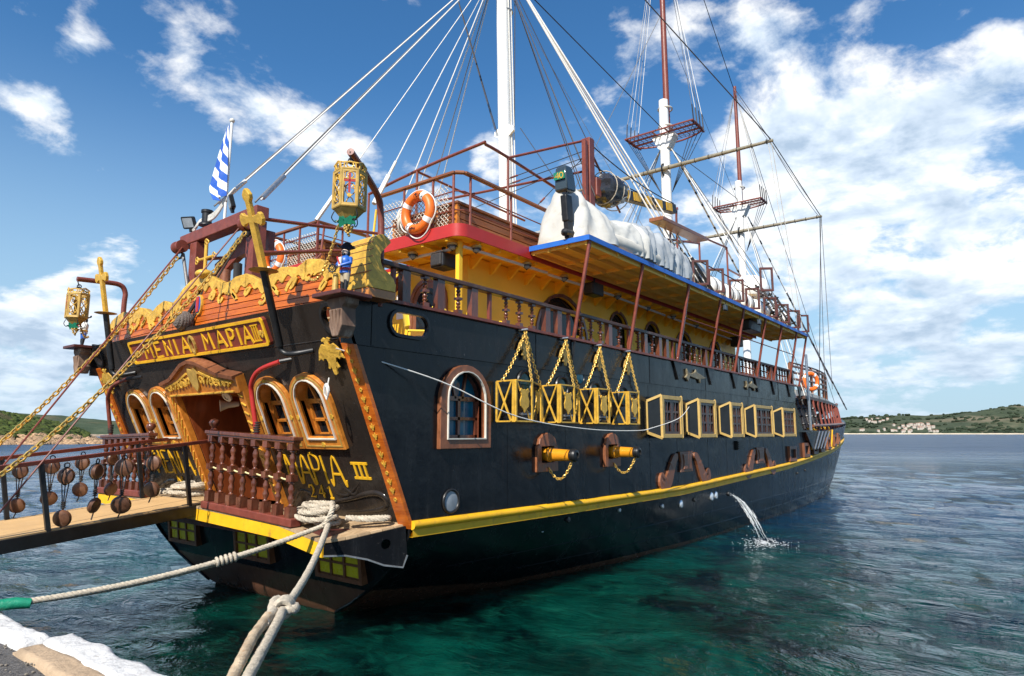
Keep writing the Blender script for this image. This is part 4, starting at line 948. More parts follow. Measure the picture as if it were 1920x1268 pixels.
# side balustrade on the bulwark
MB().box2((.45, -3.455, 3.48), (17.4, -3.44, 4.0)).part('bulwark_bounce_panel', M['cabin'], BUL, 0)  # unseen yellow panel, added to bounce light up under the canopy
BAL = MB().box2((-.62, -3.58, 4.02), (17.45, -3.42, 4.06)).part('side_balustrade', M['rust'], SHIP, 0)
tr_ = MB(); n = 40
for i in range(n): s0, s1 = -.62+18.07*i/n, -.62+18.07*(i+1)/n; 
tr_.box2((-.62, -3.565, 4.465), (17.45, -3.435, 4.53)); tr_.part('top_rail', M['wood_rail'], BAL, 0, .012)
bm = baluster_mesh(.41, .085, M['wood_dark'], 9); b = MB(); b.box((0, 0, .205), (.13, .09, .41)); sq = b.mesh('square_post', M['wood_dark'], smooth=0)
b = MB(); b.box((0, 0, .205), (.05, .05, .41)); ml = b.mesh('iron_post', M['rust'], smooth=0)
balu = [.16, .80, 1.86, 2.19, 2.52, 3.99, 4.32, 4.66, 5.36, 6.16, 6.80, 8.45, 8.75, 9.05, 9.35, 10.4, 10.94, 11.29, 11.62, 12.4, 12.7, 13.0, 13.3, 13.98, 14.3, 14.62, 15.6, 15.9, 16.2, 16.5]
sqr = [-.2, .42, 1.10, 2.91, 3.25, 4.96, 6.43, 7.11, 7.46, 9.68, 10.66, 11.95, 13.6, 14.9, 15.3, 16.9, 17.3]; irn = [-.39, 1.47, 3.58, 5.75, 7.80, 10.1, 12.15, 13.8, 15.1]
for s in balu: share(bm, 'baluster', BAL, (s, -3.5, 4.058), (0, 0, random.uniform(-.1, .1)))
for s in sqr: share(sq, 'square_post', BAL, (s, -3.5, 4.058))
for s in irn: share(ml, 'iron_post', BAL, (s, -3.5, 4.058))
# port rail, seen only in part
PB = MB().box2((-.6, 3.42, 4.02), (17.4, 3.58, 4.06)).part('port_balustrade', M['rust'], SHIP, 0); MB().box2((-.6, 3.44, 4.46), (17.4, 3.56, 4.52)).part('top_rail', M['wood_rail'], PB, 0)
for i in range(24): share(sq if i % 3 == 0 else bm, 'square_post' if i % 3 == 0 else 'baluster', PB, (-.4+i*.75, 3.5, 4.058))
# ---------------------------------------------------------------- railings and lockers on the upper deck
def rail_run(par, pts, zt, posts, mids=(), wood_top=True, rr=.022, base=5.80):
    b = MB()
    for a, c in zip(pts, pts[1:]):
        if wood_top: b.bar((a[0], a[1], zt), (c[0], c[1], zt), .085, .045)
        else: b.tube([(a[0], a[1], zt), (c[0], c[1], zt)], rr*1.2, 8)
    b.part('guard_rail', M['wood_box'] if wood_top else M['rust'], par, 0, .008 if wood_top else 0)
    for x, y in posts: MB().tube([(x, y, base), (x, y, zt-.02)], rr, 8).part('rail_post', M['rust'], par)
    for z in mids:
        for a, c in zip(pts, pts[1:]): MB().tube([(a[0], a[1], z), (c[0], c[1], z)], .011, 6).part('mid_rail', M['rust'], par)
def netting(par, a, b, z0, z1, cell=.085):
    a, b = Vector((*a, 0)), Vector((*b, 0)); L = (b-a).length; d = (b-a)/L; m_ = MB(); H = z1-z0
    n = int((L+H)/cell)
    for i in range(n):
        for sg in (1, -1):
            x0 = i*cell-H if sg > 0 else i*cell; pts = []
            for (x, z) in ((x0, z0), (x0+sg*H, z1)): pts.append([x, z])
            (xa, za), (xb, zb) = pts
            if max(xa, xb) <= 0 or min(xa, xb) >= L: continue
            def clip(x, z, x2, z2):
                if x < 0: t = (0-x)/(x2-x); return 0, z+(z2-z)*t
                if x > L: t = (L-x)/(x2-x); return L, z+(z2-z)*t
                return x, z
            A = clip(xa, za, xb, zb); B = clip(xb, zb, xa, za); off = Vector((d.y, -d.x, 0))*(.004*sg)
            m_.tube([a+d*A[0]+Vector((0, 0, A[1]))+off, a+d*B[0]+Vector((0, 0, B[1]))+off], .0065, 4, cap=False)
    m_.part('netting', M['offwhite'], par, 60, stuff=True)
RA = MB().box2((1.86, -.60, 5.796), (1.90, -.56, 6.7)).part('upper_railing', M['rust'], SHIP, 0)
rail_run(RA, [(1.84, -.58), (1.84, -2.45), (1.95, -2.56), (4.55, -2.56)], 6.70, [(1.84, -1.25), (1.84, -1.95), (1.84, -2.42), (2.1, -2.56), (3.2, -2.56), (4.4, -2.56)], (6.06, 6.38))
netting(RA, (1.86, -.6), (1.86, -2.3), 5.82, 6.52)
RB = MB().box2((1.82, 1.18, 5.796), (1.86, 1.22, 6.6)).part('upper_railing', M['rust'], SHIP, 0)
rail_run(RB, [(3.15, 1.22), (1.84, 1.22), (1.84, 2.86), (7.0, 2.86)], 6.60, [(2.45, 1.22), (3.1, 1.22), (1.84, 1.8), (1.84, 2.35), (1.84, 2.84), (3.3, 2.86), (5, 2.86)], (6.06, 6.35))
netting(RB, (1.86, 1.25), (1.86, 2.8), 5.82, 6.42)
# wooden lockers
def locker(par_lab, x0, x1, y0, y1, z0, z1, lab, cat='locker'):
    ro = root('deck_locker', lab, cat, ((x0+x1)/2, (y0+y1)/2, z0)); n = 4; h = (z1-z0-.05)/n
    MB().box2((x0+.03, y0+.03, z0), (x1-.03, y1-.03, z1-.05)).part('core', M['darkhole'], ro, 0)
    for i in range(n):
        za, zb = z0+.005+i*h, z0+(i+1)*h-.008
        MB().box2((x0, y0, za), (x0+.035, y1, zb)).part('plank', M['wood_box'], ro, 0, .005); MB().box2((x0+.036, y0, za), (x1, y0+.035, zb)).part('plank', M['wood_box'], ro, 0, .005)
        MB().box2((x0+.036, y1-.035, za), (x1, y1, zb)).part('plank', M['wood_box'], ro, 0, .005)
    for x, y in ((x0-.01, y0-.01), (x0-.01, y1-.05)): MB().box2((x, y, z0), (x+.06, y+.06, z1-.05)).part('corner_post', M['wood_trim'], ro, 0)
    MB().box2((x0-.03, y0-.03, z1-.05), (x1+.03, y1+.03, z1)).part('lid', M['wood_box'], ro, 0, .01)
locker(0, 2.12, 4.95, -2.25, -1.75, 5.80, 6.34, 'long wooden plank locker along the starboard rail of the upper deck')
locker(0, 2.10, 2.60, -1.65, -.70, 5.80, 6.30, 'short wooden locker behind the netting and lifebuoy on the upper deck')
locker(0, 2.15, 2.75, 1.45, 2.65, 5.80, 6.36, 'wooden plank locker on the port wing of the upper deck')
b = MB(); b.box2((4.72, -2.5, 5.8), (5.05, -1.7, 6.42)); ro = b.part('tarp_locker', M['khaki'] if 0 else pbr('faded_red_panel', (.33, .15, .09), .7), SHIP, 0, .01)
MB().box2((4.65, -2.55, 6.42), (5.12, -1.65, 6.47)).part('tarp_lid', M['greytarp'], ro, 0, .01)
# pipe frame for an awning
FRM = MB().tube(cat_rom([(3.0, 1.1, 7.48), (3.0, -.35, 7.64), (3.0, -1.98, 7.735), (3.08, -2.06, 7.74), (3.75, -2.06, 7.72), (5.5, -2.06, 7.60), (7.2, -2.06, 7.5)], 3), .03, 8).part('awning_frame', M['rust'], SHIP, 60)
for pts in ([(3.0, -.35, 5.8), (3.0, -.35, 7.63)], [(3.75, -2.06, 5.8), (3.75, -2.06, 7.71)], [(3.75, -2.06, 7.71), (5.62, -2.70, 8.58)], [(3.0, -.35, 7.62), (6.6, -.35, 7.55)], [(3.0, 1.1, 5.8), (3.0, 1.1, 7.5)], [(7.2, -2.06, 5.8), (7.2, -2.06, 7.5)], [(3.05, -.9, 6.9), (5.6, -2.6, 7.9)], [(5.72, -2.70, 8.45), (7.6, -2.4, 7.6)]):
    MB().tube(pts, .026, 8).part('frame_pipe', M['rust'], FRM)
for a, c in (((3.78, -2.0, 7.3), (5.6, -2.68, 8.35)), ((3.2, -2.5, 6.9), (5.6, -2.68, 8.2)), ((4.4, -2.3, 6.9), (5.6, -2.7, 8.25)), ((3.8, -.6, 6.85), (5.6, -2.65, 8.1))):
    k_ = MB().tube([a, c], .009, 5).part('frame_wire', M['tarred'], FRM); MB().tube([Vector(a).lerp(Vector(c), .05), Vector(a).lerp(Vector(c), .13)], .02, 6).part('turnbuckle', M['rust'], k_)
# the stair up to the upper deck
STR = MB().bar((.5, -.35, 3.4), (3.1, -.35, 5.75), .05, .2).part('stair', M['rust'], SHIP, 0); MB().bar((.5, 1.0, 3.4), (3.1, 1.0, 5.75), .05, .2).part('stringer', M['rust'], STR, 0)
for i in range(9): MB().box((.75+i*.27, .32, 3.6+i*.245), (.24, 1.3, .03)).part('tread', M['deck'], STR, 0)
for y in (-.45, 1.08): MB().tube([(.5, y, 4.3), (1.84, y, 5.9), (1.9, y, 6.5)], .022, 8).part('stair_rail', M['yellow'] if y < 0 else M['rust'], STR)
# ---------------------------------------------------------------- masts, tops, yards, rigging
def line(name, a, b, r, mat, dz=0.0, par=SHIP, n=10):
    return MB().tube(sag(a, b, dz, n) if dz else [a, b], r, 6).part(name, M[mat], par, 60)
def mast(s, zlow, zj, ztop, r, rake):
    f = lambda z: (s-rake*(z-6), 0, z)
    m_ = MB().tube([f(3.3), f(zlow), f(zj)], [r*1.05, r, r*.9], 16).part('mast', M['white'], SHIP, 60)
    if ztop > zj:
        MB().tube([(f(zj-1.2)[0]+r*1.2, -.02, zj-1.2), (f(ztop)[0]+r*.9, -.02, ztop)], [r*.62, r*.42], 12).part('topmast', M['rust'], m_, 60)
        b = MB()
        for z in (zj-1.0, zj-.3): b.torus((f(z)[0]+r*.6, -.01, z), (0, 0, 1), r*1.35, .03, 16, 6)
        b.part('mast_band', M['offwhite'], m_)
    return m_, f
m1, f1 = mast(6.36, 6, 18.5, 18.5, .165, .028)
for dy, dx in ((-.2, .12), (-.22, .2), (-.12, .24)): MB().tube([(6.3+dx, dy, 5.9), (6.05+dx, dy*.8, 14)], .016, 6).part('halyard', M['cablew'], m1)
b = MB()
for sg in (-1, 1): b.plate(Frame((6.25, sg*.16, 9.75), (0, sg, 0), (0, 0, 1)), [(0, -.1), (.14, .0), (.14, .1), (0, .18)], -.03, .03)
b.part('mast_cheek', M['white'], m1, stuff=True)
MB().torus((6.27, 0, 13.0), (0, 0, 1), .18, .025).part('mast_band', M['steel'], m1)
m2, f2 = mast(15.72, 6, 14.6, 26, .19, .002)
m3, f3 = mast(23.75, 6, 14.0, 18.75, .17, .004)
def fight_top(m_, s, z, w, l):
    """grated fighting top: rim, joists and gratings, round fore edge"""
    t_ = MB(); n = 10
    rim = [(s-l*.45, -w), (s-l*.45, w)]+[(s+l*(.15+.4*math.cos(-math.pi/2+math.pi*i/n)), w*(1-.0*i)*math.cos(math.pi*i/n)) for i in range(n+1)]
    t_.tube([(x, y, z) for x, y in rim], .032, 6, closed=True); T = t_.part('fighting_top', M['rust'], m_, 60)
    for y in (-w*.95, -w*.18, w*.18, w*.95): MB().bar((s-l*.45, y, z), (s+l*.42, y, z), .05, .04).part('joist', M['rust'], T, 0)
    for x in (s-l*.18, s+l*.12): MB().bar((x, -w, z), (x, w, z), .05, .04).part('joist', M['rust'], T, 0)
    g = MB()
    for i in range(9):
        x = s-l*.42+i*l*.102
        for y0, y1 in ((-w, -w*.2), (w*.2, w)): g.bar((x, y0, z+.02), (x, y1, z+.02), .014, .014)
    for i in range(6):
        for sg in (-1, 1): y = sg*w*(.3+.13*i); g.bar((s-l*.45, y, z+.035), (s+l*.45, y, z+.035), .014, .014)
    g.part('grating', M['rustdark'], T, 0, stuff=True)
    for sg in (-1, 1): MB().plate(Frame((s, sg*.12, z-.02), (0, sg, 0), (0, 0, 1)), [(0, -.55), (.08, -.5), (.30, -.06), (.30, 0), (0, 0)], -.2, .2).part('gusset', M['white'], T, 0)
    return T
T2 = fight_top(m2, 15.75, 13.25, 1.32, 1.35); T3 = fight_top(m3, 23.8, 12.85, 1.12, 1.15)
yardm = pbr('weathered_yard', (.24, .21, .15), .7, 0, .3, 5, dirt=((.2, .13, .08), .6))
for (s, z, y) in ((15.45, 11.88, 3.85), (23.5, 11.55, 3.5)):
    Y_ = MB().tube([(s, y, z), (s, 0, z), (s, -y, z)], [.05, .078, .05], 10).part('yard', yardm, SHIP, 60)
    b = MB()
    for i in range(16): yy = -y+.2+i*(2*y-.4)/15; b.torus((s, yy, z), (0, 1, 0), .076, .012, 10, 5)
    b.part('gasket', M['tarred'], Y_, stuff=True); MB().torus((s+.12, 0, z), (0, 1, 0), .22, .03, 14, 6).part('yard_sling', M['iron'], Y_)
H1 = Vector((6.08, 0, 14.4))
for foot in ((-.75, -.95, 5.75), (-.75, -.8, 5.75), (-.75, .25, 5.95), (-.75, .4, 5.95)):
    ft = Vector(foot); d = (H1-ft).normalized(); l_ = line('backstay', ft+d*.1, H1, .014, 'cable'); 
    if foot[1] in (-.95, .25): l_.data.materials[0] = M['cablew']; line('turnbuckle', ft+d*.15, ft+d*.75, .035, 'cablew' if foot[1] > 0 else 'steel', par=l_)
for foot, w in (((1.82, 1.24, 6.62), 1), ((1.84, -.45, 6.6), 1)):
    ft = Vector(foot); d = (H1-ft).normalized(); l_ = line('shroud', ft, H1, .011, 'cablew'); line('rope_lashing', ft, ft+d*.75, .045, 'cablew', par=l_); line('turnbuckle', ft+d*.7, ft+d*1.15, .026, 'offwhite', par=l_)
for i, s in enumerate((5.0, 5.5, 6.2, 6.6)): line('shroud', (s, 3.6, 5.8), H1+Vector((0, .1, -.1)), .013, 'cablew' if i != 2 else 'cable')
for i, s in enumerate((8.3, 8.75, 9.2, 9.7)):
    ft = Vector((s, -3.78, 5.86)); d = (H1-ft).normalized(); l_ = line('shroud', ft, H1+Vector((0, -.1, -.1)), .020 if i != 2 else .013, 'cablew' if i != 2 else 'rope')
    line('turnbuckle', ft, ft+d*1.0, .04, 'iron', par=l_); MB().torus(ft+d*1.1, d.cross(Vector((1, 0, 0))), .05, .016, 12, 6).part('shackle', M['iron'], l_)
for ft in ((4.7, -3.2, 7.0), (4.95, -3.1, 6.8), (5.6, -2.9, 7.3), (5.9, -2.8, 7.2), (5.75, -2.7, 8.5)): line('lift', ft, H1+Vector((.1, -.05, -.3)), .010, 'tarred')
line('lift', (6.5, -.3, 9.9), (5.9, -2.65, 6.6), .009, 'tarred')
for ft in ((6.1, .18, 9.85), (6.15, .16, 9.8)): line('tackle_fall', ft, (5.2, 1.6, 16.0), .012, 'tarred')
line('tackle_fall', (6.42, -.18, 9.9), (6.3, -.3, 16), .012, 'tarred')
# stays between the masts
line('stay', (6.0, 0, 17.8), (15.45, -3.8, 11.9), .018, 'tarred'); line('stay', (15.45, -3.8, 11.9), (23.5, -3.45, 11.57), .016, 'tarred'); line('stay', (15.45, -3.75, 11.88), (23.5, -3.42, 11.5), .012, 'cablew', .15)
line('stay', (6.05, 0, 14.2), (15.6, 0, 13.45), .016, 'tarred'); line('stay', (15.9, 0, 12.9), (23.6, 0, 13.1), .014, 'cable')
line('stay', (15.7, 0, 25), (23.7, 0, 18.65), .016, 'tarred'); line('stay', (23.7, -.05, 18.6), (15.45, -3.75, 11.95), .014, 'tarred'); line('stay', (23.7, -.05, 18.4), (23.5, -3.45, 11.6), .012, 'cable')
line('stay', (15.45, 3.8, 11.9), (15.7, 0, 18), .012, 'cable'); line('stay', (23.8, 0, 18.6), (40.5, 0, 4.4), .014, 'cable')
# shrouds to the tops and down to the channels
for (mm, s, z, w, zt, feet, side) in ((m2, 15.75, 13.25, 1.3, 22.0, (14.6, 15.4, 16.2, 17.0), 3.85), (m3, 23.8, 12.85, 1.1, 18.3, (19.4, 20.2, 21.0, 21.6), 3.3)):
    for sg in (1, -1):
        for i in range(4):
            x = s-.5+i*.3; u_ = line('upper_shroud', (x, sg*w*.97, z+.55), (s+.1, sg*.06, zt), .010, 'cablew' if i % 2 else 'cable', par=mm); line('lanyard', (x, sg*w, z), (x, sg*w*.97, z+.62), .022, 'tarred', par=u_)
            fu = line('futtock', (x, sg*w, z), (s, sg*.2, z-2.2), .012, 'tarred', par=mm)
            zf = 5.9 if mm is m2 else 2.6
            lo = Vector((feet[i], sg*side, zf)); d = (Vector((s, sg*.15, z-.4))-lo).normalized(); l_ = line('shroud', lo, (s, sg*.15, z-.4), .014, 'cablew' if i % 2 == 0 else 'cable', par=mm); line('deadeye_lanyard', lo, lo+d*1.3, .035, 'tarred', par=l_)
            b = MB()
            for q in range(4): b.torus(lo+d*(.2+q*.33), d, .05, .03, 8, 5)
            b.part('deadeye', M['iron'], l_, stuff=True)
# served stay with dark bands
def banded(a, b, r, nb, dz=0.0, name='served_stay'):
    o_ = line(name, a, b, r, 'cablew', dz); pts = sag(a, b, dz, nb*3); m_ = MB()
    for i in range(nb):
        p_, q_ = pts[i*3+1], pts[i*3+2]; m_.tube([p_, p_.lerp(q_, .55)], r*1.25, 6)
    m_.part('serving', M['tarred'], o_, stuff=True)
banded((15.95, -.2, 12.7), (22.9, -1.2, 7.0), .035, 16); banded((19.2, -3.0, 7.6), (29.6, -2.75, 3.6), .03, 9); banded((23.9, -.3, 12.3), (30.5, -2.0, 5.0), .03, 10)
for a, c, r, mt in (((15.45, -3.8, 11.8), (17.9, -3.8, 5.95), .012, 'cablew'), ((15.45, -3.7, 11.8), (17.2, -3.8, 5.95), .010, 'cablew'), ((23.5, -3.45, 11.5), (22.0, -3.2, 3.0), .014, 'tarred'), ((23.5, -3.4, 11.5), (23.6, -3.1, 3.0), .010, 'tarred'), ((23.5, -3.47, 11.5), (29.5, -2.2, 4.6), .014, 'cablew'), ((16.0, 0, 18), (23.6, 0, 12.9), .008, 'cable'), ((14.2, 0.0, 9), (9.0, 2.0, 16), .007, 'cable')):
    line('brace', a, c, r, mt)
line('pole', (20.0, -3.35, 2.4), (20.6, -3.2, 5.4), .05, 'steel')
# ---------------------------------------------------------------- forecastle
FC = MB(); n = 22; ss = [20.5+16.5*i/n for i in range(n+1)]
def fcw(s): return max(.35, half(s, 2.6)-.25)
vs = []
for s in ss: vs += [(s, -fcw(s), 3.74), (s, fcw(s), 3.74), (s, fcw(s), 3.86), (s, -fcw(s), 3.86)]
FC.add(vs, [(4*i+q, 4*i+4+q, 4*i+4+(q+1) % 4, 4*i+(q+1) % 4) for i in range(n) for q in range(4)]+[(0, 1, 2, 3), (4*n, 4*n+3, 4*n+2, 4*n+1)])
FCO = FC.part('forecastle_deck', M['wood_rail'], SHIP, 40)
b = MB(); vs = []
for s in ss: vs += [(s, -fcw(s)+.35, 3.86), (s, -fcw(s)+.35, 4.10), (s, -fcw(s)+.42, 4.10), (s, -fcw(s)+.42, 3.86)]
b.add(vs, [(4*i+q, 4*i+4+q, 4*i+4+(q+1) % 4, 4*i+(q+1) % 4) for i in range(n) for q in range(4)]+[(0, 1, 2, 3)]); b.part('cream_coaming', M['offwhite'], FCO, 40)
for k, z in enumerate((4.25, 4.5, 4.75, 5.0, 5.12)):
    b = MB(); b.tube([(s, -fcw(s)+.5, z+(s-20)*.035) for s in ss], .05 if k < 4 else .035, 6); b.part('bow_rail', M['wood_brown'] if k < 4 else M['wood_rail'], FCO, 60)
for s in ss[::3]: MB().box2((s-.05, -fcw(s)+.45, 3.86), (s+.05, -fcw(s)+.55, 5.1+(s-20)*.035)).part('rail_post', M['wood_brown'], FCO, 0)
for i in range(14):
    s = 21.6+i*1.02; w = half(s, 2.6)-.06; MB().tube([(s, -w, 2.55), (s+.35, -fcw(s+.35)+.02, 3.75)], .04, 6).part('slanted_post', M['rust'], FCO)
b = MB(); b.tube([(s, -half(s, 2.7)+.05, 2.72+(s-20)*.02) for s in ss], .06, 6); b.part('bulwark_cap', M['wood_brown'], FCO)
MB().box2((20.8, -1.5, 2.1), (29, 1.5, 3.74)).part('forecastle_house', M['rustdark'], FCO, 0)
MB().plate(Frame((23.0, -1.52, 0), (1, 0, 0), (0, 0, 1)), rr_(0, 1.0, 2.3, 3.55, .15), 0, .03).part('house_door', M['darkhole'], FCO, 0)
b = MB(); rn = random.Random(2)
for i in range(7): b.torus((22.8+rn.random()*2.5, -half(24, 2.4)+.45, 2.62+rn.random()*.1), (rn.random()-.5, rn.random()-.5, 1), .16, .03, 14, 6)
b.thing('yellow_rope_heap', pbr('yellow_rope', (.75, .42, .03), .8), 'heaped yellow mooring rope on the foredeck bulwark', 'rope', kind=None)
# channel with chains
CH = MB().plate(Frame((0, -3.30, 0), (1, 0, 0), (0, 0, 1)), [(18.5, 2.50), (22.0, 2.50), (20.0, 1.88), (19.3, 1.88)], .0, .25).part('chain_channel', M['black'], SHIP, 0)
for i in range(4): MB().tube([(20.2+i*.5, -3.60, 2.52), (19.45+i*.45, -3.57, 1.90)], .025, 6).part('chain_plate', M['steel'], CH)
for i, (s, w) in enumerate(((16.76, .42), (18.72, .42), (20.2, .40), (21.6, .40), (23.2, .40), (25.2, .40), (26.6, .38))):
    z = zrail(s)+.30; y = -half(s, z); dx = .5; a = math.atan2(-(half(s+dx, z)-half(s-dx, z)), 2*dx)
    Fp = Frame((s, y, z), (math.cos(a), math.sin(a), 0), (0, 0, 1))
    P_ = MB().ring(Fp, [(-w, -.24), (w, -.24), (w, .24), (-w, .24)], [(-w+.12, -.14), (w-.12, -.14), (w-.12, .14), (-w+.12, .14)], 0, .08).part('gun_port', M['wood_brown'], SHIP, 0)
    MB().plate(Fp, [(-w+.12, -.14), (w-.12, -.14), (w-.12, .14), (-w+.12, .14)], .0, .012).part('port_dark_fill', M['darkhole'], P_, 0)  # dark plate painted as the shade inside the open port
BS_ = MB().tube([(36.0, 0, 3.4), (41.0, 0, 4.3)], [.2, .1], 10).part('bowsprit', M['wood_brown'], SHIP)
line('yellow_strap', (24.2, -half(24.2, 2.6)-.05, 2.6), (24.0, -half(24, 1.9)-.05, 1.9), .03, 'yellow')
# ---------------------------------------------------------------- gallows frame at the taffrail
GB = MB(); GB.bar((-.75, 1.12, 5.53), (-.75, -1.12, 5.59), .2, .18); GAL = GB.part('gallows', M['rust'], SHIP, 0, .012)
for y, z in ((.66, 5.44), (-.98, 5.48)): MB().bar((-.75, y, 3.4), (-.75, y, z), .2, .2, (1, 0, 0)).part('gallows_post', M['rust'], GAL, 0, .01)
MB().plate(Frame((-.45, 0, 0), (0, -1, 0), (0, 0, 1)), [(-.62, 4.9), (-.3, 5.0), (.05, 5.16), (.42, 5.2), (.9, 5.1), (.9, 5.42), (.5, 5.55), (.1, 5.5), (-.2, 5.3), (-.62, 5.15)], -.05, .05).part('arched_brace', M['rust'], GAL, 0)
for y in (.42, .26): MB().tube([(-.5, y, 3.4), (-.5, y, 5.0)], .075, 10).part('log_post', M['wood_brown'], GAL, 50)
for y in (.98, -.98):
    b = MB(); b.lathe((-.92, y-.12, 5.40), (0, 1, 0), [(.0, 0), (.10, 0), (.10, .05), (.06, .07), (.06, .12), (.10, .14), (.10, .19), (0, .19)], 16); b.part('sheave', M['rust'], GAL); MB().torus((-.90, y+.0, 5.28), (1, .3, 0), .06, .018, 12, 6).part('shackle', M['iron'], GAL)
for a, c in (((-.72, -1.1, 5.5), (1.84, -.62, 6.0)), ((-.72, -1.1, 5.0), (1.84, -.62, 5.7)), ((-.7, .7, 5.2), (1.8, 1.3, 6.0))): MB().tube([a, c], .028, 8).part('gallows_stay', M['rust'], GAL)
line('tarred_rope', (-.86, .95, 5.3), (-.98, .20, 3.98), .028, 'cable', par=GAL); line('tarred_rope', (-.86, -.72, 5.25), (-1.12, .12, 4.18), .028, 'tarred', par=GAL); line('tarred_rope', (-.86, -.75, 5.22), (-1.10, .0, 4.1), .014, 'tarred', par=GAL); line('tarred_rope', (-.8, -.62, 4.9), (-.8, -.64, 4.35), .06, 'tarred', par=GAL)
M['dolphin'] = pbr('grey_gilt_dolphin', (.20, .165, .10), .5, 0, .3, 9, .3, 14)
M['tangold'] = pbr('tan_gold_paint', (.50, .33, .10), .45, 0, .15, 8, .1, 30)
# ---------------------------------------------------------------- starboard fittings
WN = MB().ring(SDF, arch(.42, 1.44, 2.25, 2.86, 14), WIN, 0, .07).part('side_window', M['wood_brown'], SHIP, 0, .008)
MB().ring(SDF, arch(.542, 1.318, 2.372, 2.90, 12), arch(.558, 1.302, 2.388, 2.90, 12), .06, .09).part('cream_bead', M['offwhite'], WN, 0)
b = MB(); m = len(WIN); b.add([SDF.p(x, y, .02) for x, y in WIN]+[SDF.p(x, y, -.14) for x, y in WIN], [(i, (i+1) % m, m+(i+1) % m, m+i) for i in range(m)]); b.part('reveal', M['wood_dark'], WN, 40)
for (x0, x1, y0, y1) in ((.57, .92, 2.4, 2.64), (.94, 1.29, 2.4, 2.64), (.57, .92, 2.66, 2.9), (.94, 1.29, 2.66, 2.9)): MB().plate(SDF, [(x0, y0), (x1, y0), (x1, y1), (x0, y1)], -.13, -.12).part('pane', M['glassblue'], WN, 0)
MB().plate(SDF, arch(.55, 1.31, 2.92, 2.93), -.13, -.12).part('pane', M['glassblue'], WN, 0)
k = MB()
for p_, q_, w in (((.93, 2.38), (.93, 2.92), .045), ((.55, 2.65), (1.31, 2.65), .04), ((.55, 2.92), (1.31, 2.92), .06), ((.86, 2.92), (.78, 3.25), .035), ((1.0, 2.92), (1.08, 3.25), .035), ((.57, 2.38), (.57, 2.95), .05), ((1.29, 2.38), (1.29, 2.95), .05), ((.55, 2.40), (1.31, 2.40), .06)): k.stroke(SDF, [p_, q_], w, -.12, -.08)
k.part('mullion', M['wood_dark'], WN, 0)
def porthole(s, z, r, glass, rim=.03):
    p_ = MB().torus(SDF.p(s, z, .01), (0, 1, 0), r, rim, 24, 8).part('porthole', M['iron'], SHIP); MB().lathe(SDF.p(s, z, .004), (0, -1, 0), [(r, 0), (r*.6, .008), (0, .012)], 24).part('porthole_glass', M[glass], p_)
porthole(.70, 1.58, .145, 'glassgrey', .018)
for s, z in ((2.32, 3.22), (3.35, 3.20), (4.42, 3.17), (5.45, 3.15)): porthole(s, z, .17, 'glassgreen')
porthole(3.92, 3.42, .13, 'glassblue', .01)
# gilded hanging cages
SHD = [(0, -.5), (.1, -.36), (.3, -.22), (.34, 0), (.24, .2), (.26, .34), (.36, .42), (.26, .54), (.12, .46), (0, .5)]
SHD = SHD+[(-x, y) for x, y in SHD[-2:0:-1]]
EDGE = [1.60, 2.73, 3.84, 4.94]
for i in range(4):
    z0, z1 = 2.62, 3.19; s0 = EDGE[i]
    PL = [Vector((s0, -3.54, 0)), Vector((s0-.06, -3.93, 0)), Vector((s0+.32, -3.93, 0)), Vector((s0+1.10, -3.54, 0))]; up = Vector((0, 0, 1))
    b = MB()
    for z in (z0, z1):
        for p_, q_ in zip(PL, PL[1:]): b.bar(p_+up*z, q_+up*z, .021, .021)
    C_ = b.part('hanging_cage', M['gold'], SHIP, 0, stuff=False)
    for p_ in PL: MB().bar(p_+up*z0, p_+up*z1, .026, .026, (1, 0, 0)).part('cage_post', M['gold'], C_, 0)
    fr3 = []
    for p_, q_ in zip(PL, PL[1:]): fr3.append((Frame(p_, q_-p_, up), (q_-p_).length))
    f, L_ = fr3[0]; zc = (z0+z1)/2
    MB().stroke(f, [(.02, z0), (L_-.08, z1)], .027, -.01, .008).part('cross_bar', M['gold'], C_, 0); MB().stroke(f, [(.02, z1), (L_-.08, z0)], .027, .009, .024).part('cross_bar', M['gold'], C_, 0)
    MB().stroke(f, [(L_-.05, z0), (L_-.04, z1)], .05, -.01, .012).part('cage_slat', M['gold'], C_, 0)
    for (f, L_), sg, wd in ((fr3[1], 1, .31), (fr3[2], -1, .42)):
        c_ = L_*.47; MB().stroke(f, [(c_-sg*L_*.42, z1), (c_+sg*L_*.42, z0)], .018, -.006, .006).part('diagonal_bar', M['gold'], C_, 0)
        MB().plate(f, [(c_+x*wd, zc+y*.33) for x, y in SHD], .008, .024).part('cage_shield', M['gold'], C_, 0)
    hk = Vector((s0+.62, -3.60, 4.0))
    MB().tube([hk+Vector((-.1, .06, .0)), hk+Vector((0, -.03, .02)), hk+Vector((.1, .06, 0))], .016, 6).part('cage_hook', M['steel'], C_)
    for e in (PL[1]+up*z1+Vector((0, .25, 0)), PL[2]+up*z1, PL[3]+up*z1): MB().chain(sag(hk, e, .06, 10), .058, .0075, .038).part('cage_chain', M['brass'], C_, 60)
    e = MB().plate(SDF, [(hk.x+.02+x*.26, 3.62+y*.28) for x, y in EAG], .05, .08).part('cage_eagle', M['gold_dull'], C_, 0, .004)
    MB().lathe((s0+.45, -3.72, z0+.03), (0, 0, 1), [(.06, 0), (.09, .02), (.05, .05), (.1, .07), (.1, .09), (.03, .12)], 12).part('cage_lamp', M['steel'], C_)
